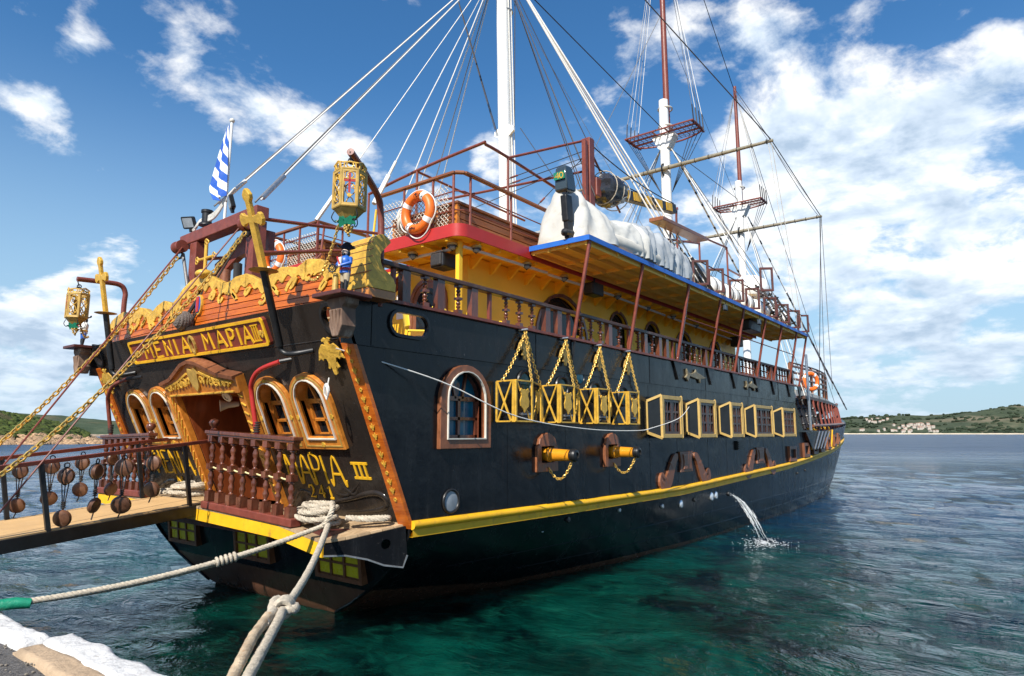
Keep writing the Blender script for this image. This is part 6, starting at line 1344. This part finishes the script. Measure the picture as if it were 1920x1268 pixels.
# ---------------------------------------------------------------- stern ornaments and loose things
def lantern(c, lab, dav, red):
    """six-sided wrought lantern with grapes below, hung from a pipe davit"""
    c = Vector(c); ro = root('ship_lantern', lab, 'lantern', tuple(c-Vector((0, 0, .75)))); r = .168; zt, zb = c.z-.16, c.z-.56
    P = lambda i, z, k=1.0: Vector((c.x+r*k*math.cos(math.pi*i/3+.35), c.y+r*k*math.sin(math.pi*i/3+.35), z))
    b = MB()
    for z in (zt, zb): b.tube([P(i, z) for i in range(6)], .013, 6, closed=True)
    for i in range(6): b.tube([P(i, zb), P(i, zt)], .013, 6)
    b.part('lantern_frame', M['gold_dull'], ro)
    b = MB(); b.add([P(i, zb-.005) for i in range(6)]+[P(i, zb-.11, .45) for i in range(6)], [(i, (i+1) % 6, 6+(i+1) % 6, 6+i) for i in range(6)]+[tuple(range(6, 12))]); b.part('lantern_base', M['gold_dull'], ro, 0)
    for i in range(6):
        A, B = P(i, 0), P(i+1, 0); f = Frame((A+B)/2, B-A, (0, 0, 1)); w = (B-A).length/2
        k = MB(); k.ring(f, [(-w, zb), (w, zb), (w, zt), (-w, zt)], [(-w+.025, zb+.03), (w-.025, zb+.03), (w-.025, zt-.03), (-w+.025, zt-.03)], -.006, .006); k.part('side_frame', M['gold_dull'], ro, 0)
        k = MB(); m_ = (zb+zt)/2
        if i == red:
            for p_ in ([(0, m_-.06), (0, zt-.05)], [(-.06, m_+.07), (.06, m_+.07)]): k.stroke(f, p_, .022, -.003, .006)
            k.part('red_cross', M['red'], ro, 0); k = MB(); k.plate(f, circ(0, m_-.09, .022, 10), -.004, .008)
        else:
            for sg in (-1, 1):
                q = cat_rom([(sg*x, z, 0) for x, z in ((.0, zb+.05), (.05, zb+.09), (.02, m_-.02), (.0, m_), (.05, m_+.06), (.03, zt-.06), (.0, zt-.05))], 4); k.tube([f.p(x, z) for x, z, _ in q], .0065, 5)
                k.torus(f.p(sg*.035, zb+.10), f.n, .022, .006, 10, 4); k.torus(f.p(sg*.035, zt-.09), f.n, .02, .006, 10, 4)
        k.part('scroll_grille', M['gold'], ro, stuff=True)
        k = MB(); k.torus(f.p(0, zt+.045), f.n, .035, .008, 12, 5)
        for x in (-w*.75, w*.75): k.tube([f.p(x, zt), f.p(x*.9, zt+.07)], .008, 5)
        k.tube([f.p(-w, zt+.065), f.p(0, zt+.10 if i % 2 == 0 else zt+.075), f.p(w, zt+.065)], .009, 5); k.part('crest', M['gold'], ro, stuff=True)
    k = MB()
    for i in range(0, 6, 2): k.tube([P(i, zt+.06), Vector((c.x, c.y, c.z-.03))], .008, 5)
    k.torus((c.x, c.y, c.z-.02), (0, 1, .2), .03, .009, 12, 5); k.part('hanger', M['iron'], ro, stuff=True)
    MB().lathe((c.x, c.y, zb-.11), (0, 0, -1), [(.03, 0), (.02, .03), (.03, .06), (.008, .10)], 8).part('finial', M['gold'], ro)
    k = MB()
    for i in range(3): k.tube(cat_rom([P(i*2, zb-.03, .9), P(i*2, zb-.1, 1.05), P(i*2, zb-.15, .8), P(i*2, zb-.12, .6), P(i*2, zb-.16, .2)], 4), .006, 5)
    k.part('bottom_scroll', M['iron'], ro, stuff=True)
    k = MB(); rn = random.Random(8)
    for lv in range(6):
        rr0 = .045*(1-lv/6.5)
        for j in range(max(1, 6-lv)): a = j*6.28/max(1, 6-lv)+lv; k.ball((c.x+rr0*math.cos(a), c.y+rr0*math.sin(a), zb-.19-lv*.019), .015, 8, 6)
    k.part('grapes', M['gold_dull'], ro, 60, stuff=True)
    lf = [(x*.75, y*.7) for x, y in [(0, .1), (.04, .05), (.11, .06), (.07, 0), (.09, -.07), (.03, -.05), (0, -.1), (-.03, -.05), (-.09, -.07), (-.07, 0), (-.11, .06), (-.04, .05)]]
    MB().plate(Frame((c.x-.03, c.y-.05, zb-.13), (.6, -.8, 0), (-.3, -.2, .9)), lf, 0, .006).part('vine_leaf', M['greenleaf'], ro, 0); MB().plate(Frame((c.x-.05, c.y+.03, zb-.14), (.3, -.9, .2), (-.5, .2, .8)), lf, 0, .006).part('vine_leaf', M['greenleaf'], ro, 0)
    d_ = MB().tube(cat_rom(dav, 5), .042, 10).part('lantern_davit', M['rust'], SHIP, 60); MB().tube([dav[-1], c-Vector((0, 0, .02))], .009, 5).part('davit_link', M['iron'], d_)
    return ro
lantern((-1.50, -4.02, 5.36), 'large gilt lantern with red cross hanging at the starboard corner of the stern', [(-.60, -3.5, 3.95), (-.60, -3.5, 4.8), (-.62, -3.5, 5.12), (-.72, -3.56, 5.28), (-1.1, -3.78, 5.38), (-1.52, -4.03, 5.44)], 3)
lantern((-1.62, 2.9, 4.92), 'gilt lantern hanging at the port corner of the stern, against white cloud', [(-.90, 2.9, 4.0), (-.90, 2.9, 4.7), (-.90, 2.9, 4.92), (-1.0, 2.9, 5.04), (-1.3, 2.9, 5.04), (-1.66, 2.9, 5.02)], 2)
MB().chain(sag((-1.40, -3.72, 4.72), (-1.06, -2.75, 4.32), .22, 14), .05, .007, .032).thing('slack_gold_chain', M['brass'], 'slack thin chain from the starboard lantern to the carved gold board', 'chain')
MB().chain(sag((-.62, -3.5, 4.55), (-.28, -3.45, 4.46), .16, 10), .05, .007, .032).thing('loop_chain', M['brass'], 'short looped chain between the davit post and the side rail', 'chain')
MB().chain(sag((-1.58, 2.86, 4.33), (-1.2, 3.5, 4.15), .12, 10), .05, .007, .032).thing('port_lantern_chain', M['gold_dull'], 'slack chain from the port lantern to the port figure', 'chain')
# painted figurines
def figure(x, y, z, k, lab, hook):
    ro = root('pirate_figurine', lab, 'statue', (x, y, z)); P = lambda a, b, c: Vector((x+a*k*1.25, y+b*k*1.3, z+c*k))
    b = MB(); b.tube([P(0, .05, .0), P(-.01, .055, .18), P(0, .045, .36), P(0, .03, .5)], [.035*k, .05*k, .06*k, .075*k], 10); b.tube([P(-.03, -.05, .0), P(-.02, -.055, .18), P(0, -.045, .36), P(0, -.03, .5)], [.035*k, .05*k, .06*k, .075*k], 10)
    b.ball(P(-.05, .05, .02), (.075*k, .04*k, .035*k), 10, 6); b.ball(P(-.08, -.05, .02), (.075*k, .04*k, .035*k), 10, 6); b.part('boots', M['iron'], ro, 60)
    b = MB(); b.tube([P(0, .05, .26), P(0, .045, .36), P(0, .03, .52), P(0, 0, .56)], [.058*k, .072*k, .085*k, .1*k], 10); b.tube([P(0, -.05, .26), P(0, -.045, .36), P(0, -.03, .52), P(0, 0, .56)], [.058*k, .072*k, .085*k, .1*k], 10); b.part('breeches', M['khaki'] if not hook else M['bluecoat'], ro, 60)
    b = MB(); b.lathe(P(0, 0, .5), (0, 0, 1), [(.125*k, -.04*k), (.12*k, .03*k), (.115*k, .08*k), (.135*k, .2*k), (.14*k, .27*k), (.09*k, .34*k), (.05*k, .37*k)], 14)
    b.tube([P(0, .13, .78), P(-.04, .19, .66), P(-.14, .10, .60)], [.05*k, .045*k, .035*k], 10); b.tube([P(0, -.13, .78), P(-.04, -.19, .66), P(-.15, -.06, .60)], [.05*k, .045*k, .035*k], 10); b.part('coat', M['bluecoat'] if not hook else M['white'], ro, 60)
    MB().lathe(P(0, 0, .52), (0, 0, 1), [(.128*k, 0), (.13*k, .03*k), (.122*k, .06*k)], 14, cap=False).part('sash', M['red'] if not hook else M['yellow'], ro, 60)
    MB().plate(Frame(P(-.128, 0, .7), (0, -1, 0), (0, 0, 1)), [(-.04*k, -.1*k), (.04*k, -.1*k), (.06*k, .1*k), (-.06*k, .1*k)], -.02*k, .012*k).part('shirt_front', M['white'], ro, 0)
    MB().stroke(Frame(P(-.142, 0, .7), (0, -1, 0), (0, 0, 1)), [(-.07*k, .12*k), (.05*k, -.12*k)], .035*k, -.01*k, .012*k).part('baldric', M['red'], ro, 0)
    b = MB(); b.ball(P(-.01, 0, .95), (.075*k, .068*k, .09*k), 14, 10); b.ball(P(-.085, 0, .945), (.016*k, .014*k, .02*k), 8, 6); b.tube([P(0, 0, .84), P(0, 0, .9)], .04*k, 10); b.ball(P(-.15, .08, .59), .036*k, 8, 6); b.ball(P(-.16, -.04, .59), .036*k, 8, 6); b.part('head_and_hands', M['skin'], ro, 60)
    b = MB(); b.ball(P(-.05, 0, .895), (.045*k, .05*k, .04*k), 10, 6); b.ball(P(.035, 0, .93), (.06*k, .075*k, .09*k), 10, 8); b.ball(P(-.075, .03, .965), .011*k, 6, 5); b.ball(P(-.075, -.03, .965), .011*k, 6, 5); b.part('beard_and_hair', M['iron'], ro, 60)
    b = MB(); n = 24; vs = []
    for i in range(n):
        a = 2*math.pi*i/n; up_ = .055*(1+math.cos(3*a))
        vs += [P(.08*math.cos(a), .075*math.sin(a), 1.0), P(.165*math.cos(a), .16*math.sin(a), 1.015+up_), P(.15*math.cos(a), .145*math.sin(a), 1.03+up_)]
    b.add(vs, [(3*i+q, 3*((i+1) % n)+q, 3*((i+1) % n)+q+1, 3*i+q+1) for i in range(n) for q in range(2)]); b.ball(P(0, 0, 1.03), (.085*k, .08*k, .07*k), 14, 8); b.part('tricorne_hat', M['iron'], ro, 60)
    if not hook:
        c = P(-.20, .10, .55); wl = MB().torus(c, (1, .5, 0), .085*k, .018*k, 18, 6).part('ship_wheel', M['iron'], ro); b = MB(); f = Frame(c, (-.45, .9, 0), (0, 0, 1))
        for i in range(8): a = i*math.pi/4; b.tube([f.p(0, 0), f.p(.13*k*math.cos(a), .13*k*math.sin(a))], .009*k, 5)
        b.part('wheel_spokes', M['iron'], wl); MB().ball(c, .024*k, 8, 6).part('wheel_hub', M['gold'], wl)
        MB().lathe(P(-.10, .13, 0), (.0, 0, 1), [(.09*k, 0), (.075*k, .1*k), (.06*k, .4*k), (.05*k, .46*k)], 10).part('stump', M['gold_dull'], ro, 40)
    else: MB().tube([P(-.02, .2, .66), P(-.1, .25, .8), P(-.12, .27, 1.0)], .012*k, 6).part('cutlass', M['steel'], ro)
figure(-1.24, -3.66, 3.98, .50, 'painted pirate figurine in blue coat holding a ship wheel on the starboard corner', False)
figure(-1.24, 3.62, 3.98, .50, 'painted pirate figurine with blue breeches on the port corner shelf', True)
# cross-hilted swords standing off the transom
CRS = [(.066, .0), (.062, .62), (.16, .60), (.20, .57), (.25, .60), (.27, .66), (.25, .72), (.20, .75), (.16, .72), (.05, .70), (.05, .88), (.085, .92), (.09, .97), (.05, 1.02), (.0, 1.05)]
CRS = CRS+[(-x, y) for x, y in CRS[-2::-1]]
for yb, yt, lab in ((-2.40, -2.70, 'starboard'), (2.42, 2.36, 'port')):
    p0 = Vector((-1.18, yb, 3.46)); p1 = Vector((-1.93 if yb < 0 else -1.55, yt, 5.22 if yb < 0 else 5.34)); d = (p1-p0).normalized(); pg = p0+d*(.98)
    sd = Vector((0, -1, 0)); f = Frame(pg, sd-d*sd.dot(d), d); L = (p1-pg).length
    S_ = MB().plate(f, [(x*.8, y*L/1.05) for x, y in CRS], -.025, .025).part('sword_ornament', M['gold'], SHIP, 0, .008)
    MB().tube([pg, p0+d*.05], .045, 12).part('scabbard', M['iron'], S_, 60)
    MB().tube(cat_rom([p0+d*.06, p0, p0+Vector((.04, -.06, -.05)), p0+Vector((.10, -.2, -.05)), Vector((s_aft(3.45)-.0, p0.y-.32, 3.45))], 4), .036, 10).part('bent_bracket', M['iron'], S_, 60)
    MB().ball(pg, (.17, .17, .014), 16, 6).part('hand_guard', M['gold_dull'], S_, 60)
f = Frame((-1.06, 0, 0), (0, -1, 0), (0, 0, 1)); zc = 4.98
C_ = MB().tube([f.p(.18, 4.78), f.p(.18, 5.2)], .026, 8).part('crown_cross', M['gold'], TAFF)
MB().tube([f.p(-.02, zc+.02), f.p(.38, zc+.02)], .02, 8).part('cross_arm', M['gold'], C_)
for x, z in ((.18, 5.24), (-.06, zc+.02), (.42, zc+.02)):
    b = MB()
    for a in (0, 2.1, 4.2): b.torus(f.p(x+.03*math.cos(a), z+.03*math.sin(a)), f.n, .028, .009, 12, 5)
    b.part('trefoil', M['gold'], C_, stuff=True)
MB().ball(f.p(.18, 4.76), (.13, .13, .07), 16, 8).part('cross_dome', M['gold'], C_, 60)
# monkey's fist
b = MB(); c = Vector((-1.16, .13, 4.08))
for ax, perp_ in (((1, 0, 0), (0, .03, 0)), ((0, 1, 0), (0, 0, .03)), ((0, 0, 1), (.03, 0, 0))):
    for i in range(-3, 4): b.torus(c+Vector(ax)*(i*.034), ax, math.sqrt(max(.002, .128**2-(i*.034)**2))+.004*(1 if ax[0] else 0), .019, 20, 6)
b.thing('monkey_fist_knot', pbr('grey_knot_rope', (.13, .105, .09), .85, 0, .3, 30, .5, 90), 'big grey knotted rope ball hanging over the name board', 'knot', smooth=60)
# flag on its staff
FL = root('flag', 'blue and white striped flag hanging limp from a white staff over the stern', 'flag', (-.75, -.06, 5.6))
MB().tube([(-.75, -.06, 5.6), (-.76, -.12, 7.25)], .022, 8).part('staff', M['white'], FL); MB().ball((-.76, -.12, 7.28), .04).part('truck', M['offwhite'], FL)
NU, NV = 40, 240; vs = []; b = MB()
for j in range(NV+1):
    v = j/NV; wd = .05+.56*min(1, v*1.15)**.8*(1-.35*max(0, v-.8)/.2)
    for i in range(NU+1):
        u = i/NU; fold = .03*math.sin(u*9.5+v*1.5)*(.3+v)*min(1, v*3)
        vs.append((-.79+fold-.04*v, -.10+wd*u*.85-.10*u*v-.05*v, 7.2-1.15*v-.03*math.sin(u*3.1)*v-.03*u*v))
b.add(vs, [])
for j in range(NV):
    for i in range(NU):
        b.f.append((j*(NU+1)+i, j*(NU+1)+i+1, (j+1)*(NU+1)+i+1, (j+1)*(NU+1)+i)); v, u = j/NV, i/NU
        b.mi.append(0 if math.floor(v*8.5+u*2.6+20) % 2 == 0 else 1)
fo = b.part('cloth', [M['blueflag'], M['whiteflag']], FL, 180); sm = fo.modifiers.new('thickness', 'SOLIDIFY'); sm.thickness = .004
# floodlights and horn on the gallows
for (y, z, rz, lab) in ((.86, 5.80, .5, 'square floodlight at the port end of the gallows beam'), (-.38, 5.86, -.4, 'square floodlight beside the flag staff on the gallows beam')):
    ro = root('floodlight', lab, 'floodlight', (-.8, y, z-.12)); f = Frame((-.86, y, z), (math.sin(rz), -math.cos(rz), 0), (-.35, 0, 1))
    MB().plate(f, rr_(-.11, .11, -.10, .10, .02), -.06, .0).part('housing', M['iron'], ro, 0, .008); MB().plate(f, rr_(-.085, .085, -.075, .075, .01), 0, .008).part('lens', M['glassgrey'], ro, 0); MB().bar((-.80, y, z-.14), (-.82, y, z-.02), .04, .04, (1, 0, 0)).part('bracket', M['iron'], ro, 0)
ro = root('signal_lamp', 'black drum signal lamp on the gallows beam left of the flag staff', 'lamp', (-.78, .42, 5.66)); MB().lathe((-.78, .42, 5.68), (0, 0, 1), [(.12, 0), (.11, .03), (.075, .06), (.075, .2), (.09, .21), (.09, .25), (.0, .26)], 16).part('drum', M['iron'], ro, 40)
b = MB(); rn = random.Random(9)
for i in range(7): b.tube(cat_rom([(-.78, .9-.02*i, 5.68), (-.80, .6, 5.74+.01*i), (-.78, .2, 5.76+.015*i), (-.76, -.05-.02*i, 5.95+.02*i), (-.74, -.3, 6.15)], 5), .016, 6)
b.thing('white_rope_bundle', M['cablew'], 'bundle of white lines lashed along the top of the gallows beam', 'rope', smooth=60, kind=None)
# lifebuoys
def buoy(c, nrm, R_, lab, txt=True):
    ro = root('lifebuoy', lab, 'lifebuoy', (c[0], c[1], c[2]-R_-.08), 'orange lifebuoys'); c = Vector(c); x, y = perp(nrm)
    T = MB().torus(c, nrm, R_, .082, 40, 14).part('ring', M['orange'], ro, 60)
    for i in range(4):
        a0 = math.pi/4+i*math.pi/2+.2; b = MB(); b.tube([c+x*(R_*math.cos(a0+t*.07))+y*(R_*math.sin(a0+t*.07)) for t in range(-2, 3)], .0855, 14, cap=False); b.part('white_band', M['white'], ro, 60)
    b = MB(); pts = []
    for i in range(48):
        a = 2*math.pi*i/48; q = abs(math.sin(2*(a-math.pi/4-.2))); rr0 = R_+.085+.05*q
        pts.append(c+x*(rr0*math.cos(a))+y*(rr0*math.sin(a))+Vector((0, 0, -.03*q)))
    b.tube(pts, .011, 6, closed=True); b.part('grab_line', M['cablew'], ro)
    if txt:
        nn = vv(nrm).normalized()
        for k_, (word, a00) in enumerate((('MENIA', 1.25), ('MAPIA', 4.4))):
            for i, ch in enumerate(word):
                a = a00-(i-2)*.16; o_ = c+x*(R_*math.cos(a))+y*(R_*math.sin(a))-nn*.0; f = Frame(o_, 0*x+x*math.sin(a)-y*math.cos(a), x*math.cos(a)+y*math.sin(a))
                s_ = 1 if f.n.dot(nn) > 0 else -1; letter(ch, -.02, -.028, .045, .055, .010, ro, f if s_ > 0 else Frame(o_, -(x*math.sin(a)-y*math.cos(a)), x*math.cos(a)+y*math.sin(a)), .078, .008, mat='iron', name='letter')
    return ro
buoy((1.72, -1.72, 6.13), (-1, -.0, 0), .29, 'orange lifebuoy with lettering on the netting of the starboard upper deck'); buoy((1.74, 2.55, 6.05), (-1, 0, 0), .29, 'orange lifebuoy on the port wing rail behind the gallows', False); buoy((23.0, -2.75, 4.55), (-.6, -.8, 0), .32, 'orange lifebuoy on the bow rails far forward', False)
b = MB(); rn = random.Random(3)
for i in range(7): b.torus((1.80, -1.28+rn.gauss(0, .02), 6.15-.02*i), (rn.gauss(0, .2), 1, rn.gauss(0, .2)), .10+.01*rn.random(), .012, 14, 5, 1.6)
b.thing('heaving_line', M['offwhite'], 'hank of cream line hung left of the lettered lifebuoy', 'rope', smooth=60)
# ---------------------------------------------------------------- gangway
GD = Vector((-.975, -.22, -.055)); GW = root('gangway', 'tan topped gangway with dark red rails leading from the quay to the stern platform', 'gangway', (-2.8, .4, 1.0))
gn, gf = Vector((-.72, .02, 1.46)), Vector((-.66, 1.62, 1.46)); Lg = 4.3
def slab8(mb, a, b, c, d, th):
    q = [a, b, c, d]; lo = [p_-Vector((0, 0, th)) for p_ in q]; mb.add(q+lo, [(0, 1, 2, 3), (7, 6, 5, 4)]+[(i, 4+i, 4+(i+1) % 4, (i+1) % 4) for i in range(4)]); return mb
slab8(MB(), gn, gf, gf+GD*Lg, gn+GD*Lg, .04).part('walkway', M['tan'], GW, 0)
for p_ in (gn, gf): MB().bar(p_+Vector((0, 0, -.09)), p_+GD*Lg+Vector((0, 0, -.09)), .06, .15).part('side_beam', M['iron'], GW, 0, .006)
for i in range(8): MB().bar(gn+GD*(.3+i*.52)+Vector((0, .03, -.1)), gf+GD*(.3+i*.52)+Vector((0, -.03, -.1)), .05, .06).part('cross_member', M['iron'], GW, 0)
NR = lambda d: Vector((-.80-.975*d, .02-.22*d, 2.33-.095*d)); FR = lambda d: Vector((-.74-.975*d, 1.64-.22*d, 2.34-.095*d))
for Q in (NR, FR):
    MB().bar(Q(-.25), Q(4.2), .055, .05).part('handrail', M['rust'], GW, 0, .006)
for d in (.32, 2.22, 3.9):
    a = gn+GD*(d-.08); MB().bar(a+Vector((0, .02, -.05)), NR(d), .05, .05, (1, 0, 0)).part('rail_post', M['iron'], GW, 0); a = gf+GD*(d-.05); MB().bar(a+Vector((0, -.02, -.05)), FR(d), .05, .05, (1, 0, 0)).part('rail_post', M['iron'], GW, 0)
def tackle(top_, drop, k, rz, lab, swap=False):
    """two wooden pulley blocks joined by dark lanyards"""
    t_ = Vector(top_); ro = root('pulley_tackle', lab, 'tackle', (t_.x, t_.y, t_.z-drop-.15), 'wooden pulley tackles hung on the gangway rails'); ax = Vector((math.cos(rz), math.sin(rz), 0))
    c1 = t_-Vector((0, 0, .17)); c2 = t_-Vector((0, 0, drop)); pr = [(0, -.045), (.05, -.045), (.088, -.03), (.10, 0), (.088, .03), (.05, .045), (0, .045)]
    MB().lathe(c1, ax, [(r*k, h*k) for r, h in pr], 18).part('upper_block', M['block'], ro, 40); MB().lathe(c2, (ax+Vector((0, 0, .25))), [(r*k*1.05, h*k) for r, h in pr], 18).part('lower_block', M['block'], ro, 40)
    b = MB(); pz = Vector((-ax.y, ax.x, 0))
    for o_ in (-.04, 0, .04): b.tube([c1-Vector((0, 0, .08))+pz*o_, c2+Vector((0, 0, .16))+pz*o_*.3, c2+Vector((0, 0, .08))], .007, 5)
    for i in range(4): b.torus(c2+Vector((0, 0, .12+.022*i)), (0, .1, 1), .02, .009, 10, 5)
    b.tube([c2-Vector((0, 0, .09)), c2-Vector((0, 0, .17))+pz*.03], .009, 5); b.part('lanyard', M['tarred'], ro, 60, stuff=True)
    b = MB(); b.torus(t_-Vector((0, 0, .045)), ax, .03, .008, 12, 5); b.torus(c1+Vector((0, 0, .0)), (pz), .105*k, .008, 18, 5); b.part('strop', M['iron'], ro)
for Q, d, dr, k, rz, lab in ((NR, 1.92, .66, 1.0, .8, 'wooden tackle on the near gangway rail just right of the outer post'), (NR, 1.55, .58, .95, 2.2, 'slim side-on tackle on the near rail, third from the ship'), (NR, 1.20, .64, 1.15, 1.0, 'tackle with the largest lower block on the near rail'), (NR, .78, .52, 1.05, .6, 'wooden tackle on the near rail closest to the ship'),
                             (FR, 1.98, .62, 1.0, .9, 'leftmost tackle of the far gangway rail, outside the black post'), (FR, 1.58, .60, 1.0, 1.2, 'second tackle from the left on the far gangway rail'), (FR, 1.16, .55, 1.05, .7, 'third tackle from the left on the far gangway rail'), (FR, .70, .62, 1.0, 1.9, 'tackle of the far rail hanging before the port balusters')): tackle(Q(d)-Vector((0, 0, .03)), dr, k, rz, lab)
def chainthing(a, e, dz, lab): MB().chain(sag(a, e, dz, 30), .095, .0115, .056).thing('gangway_chain', M['brass'], lab, 'chain', 'brass chains carrying the gangway', smooth=60)
chainthing((-.92, -.98, 5.28), gn+GD*3.7+Vector((0, -.03, .05)), .42, 'brass chain from the starboard end of the gallows to the near gangway edge'); chainthing((-.92, 1.0, 5.24), gf+GD*3.6+Vector((0, .03, .05)), .42, 'brass chain from the port end of the gallows to the far gangway edge')
for a, q_, lab in (((-.92, .86, 5.38), (-3.3, -.31, 2.05), 'thin rusty cable slanting down left from the port gallows sheave'), ((-.92, -.86, 5.40), (-3.3, -.47, 1.60), 'thin rusty cable slanting down left from the starboard gallows sheave')):
    a, q_ = Vector(a), Vector(q_); d = q_-a; t = (.86-a.z)/d.z; MB().tube([a, a+d*t], .011, 6).thing('gangway_cable', M['rust'], lab, 'cable', 'cables hoisting the gangway')
# ---------------------------------------------------------------- ropes
def rope(mb, pts, r, strands=3, pitch=.16, ch=6):
    pts = [vv(q) for q in pts]; out = [pts[0]]
    for a, b in zip(pts, pts[1:]):
        n = max(1, int((b-a).length/(pitch/7)))
        out += [a.lerp(b, (i+1)/n) for i in range(n)]
    x = None; L = 0; tr = [[] for _ in range(strands)]
    for i, p_ in enumerate(out):
        t = (out[min(i+1, len(out)-1)]-out[max(i-1, 0)]).normalized(); x = perp(t)[0] if x is None else (x-t*x.dot(t)).normalized(); y = t.cross(x)
        if i: L += (p_-out[i-1]).length
        for k in range(strands):
            a = 2*math.pi*(k/strands+L/pitch); tr[k].append(p_+(x*math.cos(a)+y*math.sin(a))*r*.5)
    for q in tr: mb.tube(q, r*.58, ch)
    return mb
A0 = Vector((-.72, -2.88, 1.40))
b = MB(); pA = sag(A0, (-3.45, -2.14, .93), .10, 16)
rope(b, pA, .029, pitch=.12); rope(b, [p_+Vector((.0, .05, -.03))*math.sin(i/16*3.0) for i, p_ in enumerate(pA)], .026, pitch=.12); rope(b, [pA[-1], Vector((-4.3, -1.8, .90))], .029)
for i in range(5): b.torus(pA[6]+(pA[7]-pA[6])*(i*.25), pA[7]-pA[6], .042, .016, 10, 6)
b.thing('mooring_rope', M['rope'], 'thick doubled mooring rope running left from the coil to the quay', 'rope', smooth=60)
b = MB(); pB = sag(A0+Vector((-.05, -.04, 0)), (-2.75, -5.02, 1.16), .10, 16); rope(b, pB, .034, pitch=.13); e = pB[-1]; dB = (pB[-1]-pB[-2]).normalized(); sx = perp(dB)[0]
rope(b, [e, e+dB*.3+sx*.03, e+dB*1.6+sx*.035-Vector((0, 0, .15))], .034, pitch=.13)
b.thing('mooring_rope', M['rope'], 'thick mooring rope slanting down from the coil to a bulky knot', 'rope', smooth=60)
b = MB()
rope(b, cat_rom([tuple(e-dB*.22+sx*.03), tuple(e-dB*.10-sx*.07), tuple(e+dB*.05-sx*.03), tuple(e+dB*.02+sx*.08), tuple(e-dB*.12+sx*.06), tuple(e-dB*.05-sx*.06+Vector((0, 0, .06))), tuple(e+dB*.12-sx*.06)], 8), .034, pitch=.12); rope(b, [e+dB*.05-sx*.05, e+dB*.3-sx*.045, e+dB*.5-sx*.04], .038, pitch=.12)
for i in range(3): b.torus(e+dB*(-.08+.06*i)+Vector((0, 0, .01)), dB+sx*.4, .055, .028, 14, 6)
b.thing('rope_knot', M['rope'], 'bulky knot tied in the mooring rope near the bottom edge', 'knot', smooth=60)
b = MB(); rope(b, [e+dB*.3-sx*.045+Vector((0, 0, .02)), e+dB*.8-sx*.04, e+dB*1.6-sx*.035-Vector((0, 0, .15))], .034, pitch=.11); b.thing('stained_rope', M['ropeold'], 'rust stained rope end lashed beside the lower mooring rope', 'rope', smooth=60)
b = MB(); g0, g1 = pA[-1], Vector((-4.3, -1.8, .90)); d = (g1-g0).normalized(); b.tube([g0+d*.0-Vector((0, 0, .02)), g0+d*.12, g0+d*.3, g0+d*.6], [.045, .052, .05, .045], 10)
for i in range(14): t_ = random.random(); b.tube([g0+d*(.14+.3*t_), g0+d*(.14+.3*t_)+Vector((random.gauss(0, .05), random.gauss(0, .06), random.gauss(-.03, .05)))], .006, 5)
b.thing('green_chafing_sleeve', M['greentape'], 'green plastic sleeve bound round the mooring rope at the left edge', 'sleeve', smooth=50, kind=None)
def coil(cx, cy, cz, n, R0, seed, lab, extra=()):
    rn = random.Random(seed); b = MB()
    for i in range(n):
        R1 = R0*rn.uniform(.75, 1.1); ox, oy = rn.gauss(0, .04), rn.gauss(0, .05); tl = rn.uniform(-.1, .1); ph = rn.random()*6
        rope(b, [(cx+ox+R1*.72*math.cos(a+ph), cy+oy+R1*math.sin(a+ph), cz+.035+i*.032+tl*math.sin(a)*.3) for a in [2*math.pi*q/20*.97 for q in range(21)]], .034, pitch=.12, ch=5)
    for pts in extra: rope(b, cat_rom(pts, 6), .034, pitch=.12, ch=5)
    b.thing('rope_coil', M['rope'], lab, 'rope', smooth=60)
coil(-.56, -2.46, 1.345, 7, .25, 1, 'heaped coil of cream mooring rope on the starboard end of the stern platform', [[(-.5, -2.4, 1.42), (-.3, -2.2, 1.40), (-.2, -1.9, 1.42), (-.4, -1.6, 1.42)], [(-.45, -2.85, 1.43), (-.25, -3.0, 1.42), (-.12, -3.2, 1.43), (-.2, -3.28, 1.43), (-.35, -3.1, 1.42), (-.5, -2.9, 1.44)], [(-.6, -2.75, 1.62), (-.75, -2.95, 1.55), (-.82, -2.92, 1.40), (-.74, -2.8, 1.38)]])
coil(-.42, -2.15, 1.36, 4, .17, 4, 'smaller rope coil beside the main heap, nearer the balusters')
coil(-.30, 1.35, 1.45, 6, .30, 6, 'loose heap of rope left of the stern doorway', [[(-.3, 1.1, 1.5), (-.2, .9, 1.48), (-.35, .7, 1.47)], [(-.25, 1.7, 1.5), (-.15, 2.1, 1.5), (-.35, 2.4, 1.48), (-.4, 1.9, 1.48)]])
MB().box2((-.62, .05, 1.452), (-.10, .85, 1.468)).thing('door_mat', pbr('coir_mat', (.50, .33, .15), .95, 0, .2, 30, .6, 90), 'tan coir mat before the stern doorway', 'mat')
b = MB(); 
for i in range(4): b.torus((-.98, -3.06, 2.92+i*.01), (1, .2*(i-2), .1), .04, .008, 12, 5, 2.0)
b.tube([(-.95, -3.06, 3.1), (-.97, -3.06, 2.98)], .008, 5); b.thing('cord_hank', M['cablew'], 'small hank of white cord hanging below the starboard eagle', 'cord')
